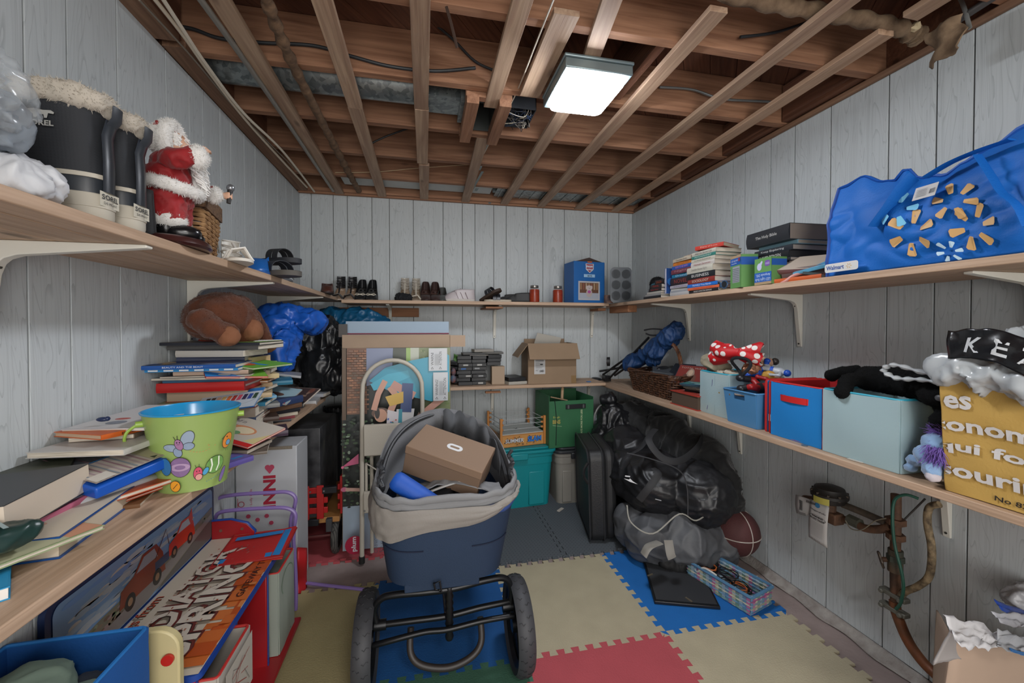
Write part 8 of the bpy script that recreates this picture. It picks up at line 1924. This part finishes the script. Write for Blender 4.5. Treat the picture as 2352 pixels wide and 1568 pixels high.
# bulb boxes
def bulbbox(label, y, w_, d_, h_, x=1.405, rz=0., first=True):
    t = thing('bulb_box', label, 'box', (x+d_/2, y, ZU+.001), rz); q = MB(); q.box((0, 0, h_/2), (d_, w_, h_)); q.done('box', M('55794a', .45), t, bev=.001)
    d = Decal(.0004); d.rect(0, 0, w_, h_, '5a8a4c')
    if first:
        d.rect(0, h_*.70, w_, h_*.92, '164f9c'); d.rect(0, h_*.92, w_, h_, '9c8464'); d.rect(w_*.22, h_*.16, w_*.90, h_*.66, '8f9298')
        for i in range(8): d.rect(w_*.25, h_*(.19+.055*i), w_*.87, h_*(.205+.055*i), '5a5c60')
        d.text('LED Light Bulb', w_*.14, h_*.80, w_*.6, h_*.07, 'c4ccd8'); d.text('Ampoule DEL', w_*.14, h_*.73, w_*.5, h_*.05, 'c4ccd8'); d.rect(w_*.80, h_*.80, w_*.94, h_*.9, '8a2a3a')
    else:
        d.rect(0, 0, w_, h_*.10, '9c8464'); d.rect(0, h_*.10, w_, h_*.46, '1a54a0'); d.text('Ampoule DEL', w_*.94, h_*.43, w_*.85, h_*.13, 'c4ccd8', None, pi); d.text('LED Light Bulb', w_*.94, h_*.27, w_*.88, h_*.13, 'c4ccd8', None, pi)
        d.ell(w_*.30, h_*.68, w_*.14, h_*.14, 'b4b4d0'); d.poly([(w_*.22, h_*.72), (w_*.36, h_*.60), (w_*.50, h_*.86), (w_*.44, h_*.90)], 'b4b4d0'); d.poly(rrect(w_*.30, h_*.22, .008, 3, w_*.78, h_*.78), '6a4a94'); d.text('100W', w_*.90, h_*.82, w_*.24, h_*.09, 'b9b0cc', None, pi)
    d.done('front_print', t, frame((-d_/2-.0004, w_/2, 0), (0, -1, 0), (0, 0, 1)))
    d = Decal(.0004); d.rect(0, 0, d_, h_, '5a8a4c'); d.rect(0, h_*.68, d_, h_*.92, '164f9c'); d.text('DEL', d_*.12, h_*.70, d_*.7, h_*.15, 'c9ccd4', bold=.04) if first else d.text('100', d_*.2, h_*.6, d_*.6, h_*.14, 'c9ccd4'); d.rect(d_*.15, h_*.48, d_*.8, h_*.62, '6a4a94'); d.rect(d_*.2, h_*.05, d_*.5, h_*.3, 'b9b9b4'); d.text('LED', d_*.55, h_*.08, d_*.35, h_*.1, '2a2a2a')
    d.done('side_print', t, frame((d_/2, w_/2+.0004, 0), (-1, 0, 0), (0, 0, 1)))
    d = Decal(.0004); d.rect(0, 0, d_, h_, '5a8a4c'); d.rect(0, h_*.68, d_, h_*.92, '164f9c'); d.done('side_print', t, frame((-d_/2, -w_/2-.0004, 0), (1, 0, 0), (0, 0, 1)))
    return t
bulbbox('green and blue bulb box standing upright beside the long stack', 1.625, .092, .075, .148, rz=radians(-14))
bulbbox('green bulb box lying upside down in front of the dark books', 1.475, .095, .07, .112, rz=radians(-4), first=False)
t = thing('sunglasses', 'blue framed sunglasses folded in front of the long stack', 'glasses', (1.42, 1.745, ZU+.001)); 
for a in (-.022, .022):
    q = MB(); q.tube([(0, a+.020*cos(b_), .025+.018*sin(b_)) for b_ in [2*pi*i/16 for i in range(16)]], .0028, 6, closed=True); q.done('rim', M('2a4a6a', .3), t)
    q = MB(); q.cyl((-.001, a, .025), (.001, a, .025), .019, n=16); q.done('lens', M('16181c', .1), t)
    q = MB(); q.tube([(0, a*2, .03), (.05, a*1.8, .028), (.10, a*1.6, .014)], .0022, 5); q.done('temple', M('1f3f5c', .3), t)
# open books and orange tray near the pink bag
book('open paperback lying face down over a pale blue booklet', (1.50, 1.36, ZU+.062), radians(-80), .17, .12, .020, '6a4a4a', pages='a8998a', tilt=(radians(30), radians(4)), over=0, art=lambda d, L, W_: d.rect(0, 0, L, W_, 'a89a8c'))
book('light blue covered booklet with pink edges sloping toward the wall', (1.50, 1.27, ZU+.062), radians(-86), .19, .13, .010, '5fa4c4', pages='b9a09c', tilt=(radians(24), radians(-6)), art=lambda d, L, W_: (d.rect(0, 0, L, W_, '5f9fc0'), d.text('LADY JANE', L*.15, W_*.6, L*.6, W_*.15, '3a6f94'), d.rect(L*.4, W_*.2, L*.6, W_*.4, '3f86b0'), d.rect(0, W_*.86, L, W_, 'a86a6a')))
book('cream paged novel under the open paperback', (1.52, 1.33, ZU+.020), radians(-84), .19, .14, .036, '5a4a48', pages='a49684', over=0)
book('orange spined flat book at the shelf edge under the ribbon', (1.495, 1.345, ZU+.001), radians(-86), .21, .15, .016, 'b5562c', pages='b9b0a4')
book('dark blue novel leaning behind the upside down bulb box', (1.55, 1.405, ZU+.001), radians(-90), .10, .14, .055, '2a2c34', pages='a8998a')
q = MB(); q.box((1.45, 1.285, ZU+.022), (.05, .06, .010), rz=.5, rx=.2); tag(q.done('small_picture', M('2f3a3c', .5), None), 'small dark picture card on the orange spined book', 'card')

# ================================================================ toy box, pans
tbx = thing('toy_gift_box', 'bright blue toy box with a window picture at the right end of the back shelf', 'box', (1.235, 3.045, ZUB+.001), radians(6))
q = MB(); q.box((0, 0, .158), (.265, .17, .316)); q.done('box', M('155a9c', .45), tbx, bev=.002)
q = MB(); q.prism([(-.115, 0), (.115, 0), (.0, .032)], -.08, .08, Matrix(((1, 0, 0, .0), (0, 0, 1, 0), (0, 1, 0, .316), (0, 0, 0, 1)))); q.done('top_flap', M('3a2a24', .7), tbx)
q = MB(); q.box((.1345, 0, .158), (.002, .16, .30)); q.done('dark_side', M('2f2c34', .5, col2='7a6a4c', var=1., vs=30.), tbx)
d = Decal(.0005)
d.rect(-.095, .020, .090, .165, 'a9a9ac'); d.rect(-.083, .032, .078, .153, '5c3c2c')
for i in range(7): d.rect(-.080+i*.023, .10, -.066+i*.023, .15, ['8a6a4c', '7a4a38', '9c8468'][i % 3])
d.rect(-.083, .032, .078, .075, '9aa0ac'); d.ell(-.003, .075, .026, .032, 'a89c98'); d.ell(-.003, .112, .024, .022, 'b4aaa8'); d.ell(-.024, .118, .007, .014, 'b4aaa8'); d.ell(.018, .118, .007, .014, 'b4aaa8'); d.ell(-.003, .084, .014, .012, 'a04a8c'); d.ell(-.010, .114, .002, .002, '2a2a2a'); d.ell(.004, .114, .002, .002, '2a2a2a'); d.ell(-.003, .108, .003, .002, '2a2a2a')
d.poly([(-.035, .30), (.035, .30), (.033, .255), (.0, .228), (-.033, .255)], 'b9bcc4'); d.poly([(-.029, .295), (.029, .295), (.027, .258), (.0, .235), (-.027, .258)], '8f2430'); d.text('PAW', -.028, .268, .056, .018, 'c4ccd8', bold=.06); d.text('PATROL', -.026, .248, .052, .013, 'c4ccd8', bold=.05)
d.rect(-.05, .195, .045, .218, '8fb4d0'); d.text('SKYE', -.020, .199, .040, .013, '2a3f5c', bold=.04); d.rect(-.02, .308, .02, .316, 'c4602c')
d.done('front_print', tbx, frame((0, -.0856, 0), (1, 0, 0), (0, 0, 1)))
pn = thing('muffin_pan', 'grey metal muffin pan standing on edge beside the toy box', 'baking pan', (1.425, 2.80, ZU+.001), radians(-8), None)
q = MB(); q.prism(rrect(.16, .26, .03, 5), 0, .004); q.v = [Vector((p.x, -p.z, .13+p.y)) for p in q.v]; q.f = [tuple(reversed(f)) for f in q.f]; q.done('plate', M('6a6e72', .3, .8), pn)
for i in range(2):
    for j in range(3): q = MB(); q.cyl((-.038+.076*i, -.004, .05+.08*j), (-.038+.076*i, .034, .05+.08*j), .034, .027, 20); q.done('cup', M('6a6e72', .3, .8), pn)
q = MB(); q.box((1.36, 2.87, ZU+.03), (.06, .03, .06)); tag(q.done('dark_toy', M('26242c', .6, col2='7a5a4a', var=1., vs=30.), None), 'dark printed pack wedged between toy box and muffin pan', 'box')

# ================================================================ gas meter and pipes on the right wall
mt = thing('pressure_regulator', 'old black round gas regulator with a yellow label on rusty pipes', 'gas meter', tuple(aX(1905, 1160, 1.66)))
MC = aX(1905, 1140, 1.66)
RU = M('6a4a34', .75, col2='3a2a20', var=1., vs=25., bump=.5, bs=120.); IR = M('2c2823', .7, col2='4f4438', var=.8, vs=30., bump=.4, bs=100.)
q = MB(); q.lathe([(.0, .0), (.030, 0), (.058, .012), (.062, .030), (.066, .032), (.066, .044), (.058, .050), (.052, .066), (.030, .074), (0, .076)], 36, TR(MC+Vector((0, 0, -.028)))); q.done('dial_housing', M('1f1c1a', .5, var=.4), mt, world=True)
for i in range(10):
    a = 2*pi*i/10; q = MB(); q.cyl(MC+Vector((.061*cos(a), .061*sin(a), .0)), MC+Vector((.061*cos(a), .061*sin(a), .024)), .005, n=6); q.done('bolt', IR, mt, world=True)
q = MB(); q.grid(lambda u, v: tuple(MC+Vector((-.0665*cos(.2-u*.9+.5), -.0665*sin(.2-u*.9+.5)*1.0, -.018+.026*v))), 10, 2, th=.001); q.done('yellow_label', M('a8a04c', .5), mt, world=True)
P = lambda px, py, X=1.68: aX(px, py, X)
def pipe(nm, pts, rr, mat=RU, k=6): q = MB(); q.tube(bez(pts, k), rr, 12); return q.done(nm, mat, mt, world=True)
q = MB(); q.cyl(MC+Vector((0, 0, -.075)), MC+Vector((0, 0, -.028)), .024, n=16); q.box(tuple(MC+Vector((0, -.01, -.080))), (.05, .07, .045)); q.done('lower_body', RU, mt, world=True, bev=.005)
pipe('upper_pipe', [P(1935, 1158), P(1985, 1178), P(2035, 1200)], .013, IR)
pipe('lower_pipe', [P(1905, 1190), P(1950, 1195), P(1985, 1212), P(2020, 1215), P(2045, 1208)], .015)
q = MB(); q.cyl(P(1950, 1192), P(1975, 1204), .022, n=8); q.done('union_nut', M('4a4a40', .6, bump=.4), mt, world=True)
q = MB(); q.cyl(P(1850, 1150, 1.70), P(1885, 1155, 1.69), .025, n=14); q.done('inlet', RU, mt, world=True)
rs = thing('gas_pipe', 'rusty vertical gas pipe with valve and clamps on the right wall', 'pipe', tuple(P(2060, 1300)))
def rp(nm, pts, rr, mat=RU, n=12): q = MB(); q.tube(bez(pts, 6), rr, n); return q.done(nm, mat, rs, world=True)
rp('riser', [P(2058, 1135), P(2058, 1200), P(2056, 1290), P(2057, 1380)], .0155)
rp('copper_bend', [P(2055, 1380), P(2060, 1410), P(2085, 1470), P(2120, 1520), P(2160, 1560), P(2230, 1640)], .017, M('7a4526', .5, .2, col2='4f3a28', var=1., vs=20., bump=.3, bs=80.))
for y, w_ in ((1190, .030), (1225, .028), (1275, .026)): q = MB(); q.cyl(P(2057, y), P(2057, y+13), w_, n=6); q.done('fitting', RU if y != 1275 else M('3a4038', .7, bump=.4), rs, world=True)
q = MB(); q.cyl(P(2057, 1262), P(2056, 1312), .022, n=12); q.done('valve_body', M('3c4038', .7, col2='5c4a38', var=1., vs=25., bump=.5), rs, world=True)
vc = P(2026, 1284, 1.66); q = MB(); q.cyl(P(2050, 1285), vc, .009, n=8); q.done('valve_stem', RU, rs, world=True)
m_, l_ = zto(vc, vc+(vc-P(2050, 1285)).normalized()*.01)
q = MB(); q.tube([m_ @ Vector(((.024+.003*cos(5*a))*cos(a), (.024+.003*cos(5*a))*sin(a), .004)) for a in [2*pi*i/30 for i in range(30)]], .0045, 6, closed=True)
for i in range(5): a = 2*pi*i/5; q.tube([m_ @ Vector((0, 0, .004)), m_ @ Vector((.024*cos(a), .024*sin(a), .004))], .003, 5)
q.done('hand_wheel', M('4f453c', .55, .3), rs, world=True)
for y in (1365, 1398):
    q = MB(); c_ = P(2056, y); q.box(tuple(c_+Vector((-.004, 0, 0))), (.030, .085, .016)); q.cyl(c_+Vector((-.012, .03, .0)), c_+Vector((-.03, .03, .0)), .009, n=6); q.cyl(c_+Vector((-.012, -.03, .0)), c_+Vector((-.03, -.03, .0)), .009, n=6); q.done('clamp', M('6a6a62', .5, .4, bump=.3), rs, world=True, bev=.003)
rp('hose', [P(2158, 1158, 1.70), P(2135, 1165, 1.70), P(2130, 1200, 1.70), P(2140, 1260, 1.70), P(2135, 1320, 1.70), P(2110, 1345, 1.69), P(2080, 1358, 1.68), P(2062, 1375, 1.68)], .011, M('3a3024', .8, col2='a08c6c', var=1., vs=45., bump=.5, bs=90.))
run('green_wire', 'green earth wire clipped along the rusty gas pipe', 'cable', [P(2110, 1145, 1.68), P(2080, 1136, 1.665), P(2055, 1148, 1.655), P(2050, 1190, 1.65), P(2055, 1250, 1.65), P(2070, 1310, 1.65), P(2075, 1350, 1.65), P(2068, 1385, 1.655), P(2058, 1398, 1.66)], .005, M('1f5244', .45))
run('grey_wire', 'thin grey wire running up from the gas valve to the shelf', 'cable', [P(2078, 1192, 1.70), P(2105, 1165, 1.71), P(2125, 1145, 1.72)], .003, M('3c3a38', .5))
run('grey_wire', 'thin wire looped around the union nut of the gas regulator', 'cable', [P(1942, 1195, 1.65), P(1955, 1214, 1.65), P(1980, 1216, 1.65), P(2010, 1196, 1.65), P(2035, 1190, 1.65)], .002, M('8a8474', .4, .5))
def papertag(label, pts, X, art):
    A2, B2, C2, D2 = [aX(a, b_, X) for a, b_ in pts]; t = thing('paper_tag', label, 'tag', tuple(A2)); h_ = (D2-A2).length; w_ = (B2-A2).length
    def f(u, v): p = (A2*(1-u)+B2*u)*(1-v)+(D2*(1-u)+C2*u)*v; return p+Vector((-.008*sin(v*2.5)-.004*sin(u*3), 0, 0))
    q = MB(); q.grid(f, 6, 12, th=.001); q.done('paper', M('b4b2b0', .7), t, world=True, ang=180)
    d = Decal(.0012); art(d); d.done('print', t, warp=lambda x, y, z: f(x, 1-y)-Vector((z+.0008, 0, 0)), world=True)
papertag('white paper tag with bar codes hanging on the gas regulator', [(1828, 1135), (1905, 1160), (1902, 1190), (1832, 1178)], 1.64, lambda d: ([d.rect(.15+.012*i, .25, .156+.012*i, .8, '3a3a3a') for i in range(12)], [d.rect(.4+.018*i, .80, .41+.018*i, .93, '3a3a3a') for i in range(18)], [d.rect(.2+.018*i, .02, .21+.018*i, .18, '5a5a5a') for i in range(16)]))
papertag('long white warning tag reading do not touch on the gas regulator', [(1862, 1145), (1905, 1165), (1903, 1258), (1860, 1232)], 1.63, lambda d: (d.ell(.45, .93, .14, .06, '3a7aa8'), d.text('NiagaraFalls', .1, .76, .8, .05, '2a2a2a'), d.ring(.5, .62, .44, .07, .06, '4a4a4a'), d.text('WARNING', .2, .63, .6, .04, '2a2a2a', bold=.04), d.text('DO NOT TOUCH', .12, .57, .76, .04, '2a2a2a', bold=.04), [d.rect(.15, .50-.03*i, .85, .505-.03*i, '7a7a7a') for i in range(12)], d.text('905 356 7521', .25, .06, .5, .03, '4a4a4a')))

# ================================================================ carton of paper rubbish at bottom right
cb = thing('paper_carton', 'pale cardboard carton overflowing with white paper at bottom right', 'carton', (1.46, .70, .30))
CBM = M('a08a78', .8, var=.1)
def quad(nm, a, b_, c_, d_, mat, th=.004, par=None, amp=.004):
    A2, B2, C2, D2 = [Vector(v) for v in (a, b_, c_, d_)]
    q = MB(); q.grid(lambda u, v: (A2*(1-u)+B2*u)*(1-v)+(D2*(1-u)+C2*u)*v+Vector((0, 0, amp*noise.noise(Vector((u*6, v*6, A2.x*9))))), 12, 10, th=th); return q.done(nm, mat, par or cb, world=True, ang=180)
Y_ = lambda px, py, Y=.78: tuple(aY(px, py, Y))
quad('front_panel', Y_(2185, 1465), Y_(2440, 1490), Y_(2470, 1800), Y_(2150, 1700), CBM)
quad('side_panel', Y_(2185, 1465), tuple(aY(2150, 1400, 1.0)), tuple(aY(2140, 1600, 1.0)), Y_(2150, 1700), CBM)
quad('flap', Y_(2185, 1440, .76), Y_(2206, 1470, .80), Y_(2205, 1510, .78), Y_(2140, 1522, .76), M('8f8a88', .7))
ppr = M('b9b9bc', .55)
t = tag(quad('paper_sheet', Y_(2165, 1408, .70), Y_(2300, 1455, .74), Y_(2290, 1490, .70), Y_(2200, 1485, .66), ppr, .001, None, .02), None, None)
t2 = quad('paper_sheet', Y_(2290, 1450, .72), Y_(2420, 1470, .72), Y_(2420, 1500, .70), Y_(2290, 1490, .70), M('8a8c90', .5), .001, None, .02)
pp2 = thing('crumpled_packaging', 'crumpled white and blue packaging on the bottom right carton', 'packaging', tuple(aY(2310, 1420, .80)))
q = MB(); q.ell(tuple(aY(2360, 1375, .84)), (.055, .04, .028)); mm = fuse(q, .004, 3, crumple(25, .018, 4)); place(mm, 'grey_wrap', M('a3a4a8', .3, bump=.3, bs=40.), pp2, world=True)
quad('blue_wrap', tuple(aY(2282, 1376, .82)), tuple(aY(2400, 1420, .82)), tuple(aY(2400, 1440, .80)), tuple(aY(2300, 1402, .80)), M('1c3c8c', .35), .001, pp2, .01)
quad('white_wrap', tuple(aY(2275, 1405, .80)), tuple(aY(2380, 1415, .80)), tuple(aY(2380, 1450, .78)), tuple(aY(2300, 1430, .78)), M('a9aab0', .4), .001, pp2, .012)
quad('black_wrap', tuple(aY(2320, 1408, .81)), tuple(aY(2400, 1425, .81)), tuple(aY(2400, 1450, .79)), tuple(aY(2330, 1425, .79)), M('1a1b1e', .4), .001, pp2, .01)
quad('blue_wrap', tuple(aY(2318, 1488, .70)), tuple(aY(2360, 1500, .70)), tuple(aY(2360, 1508, .69)), tuple(aY(2322, 1496, .69)), M('1f5c94', .35), .001, pp2, .002)
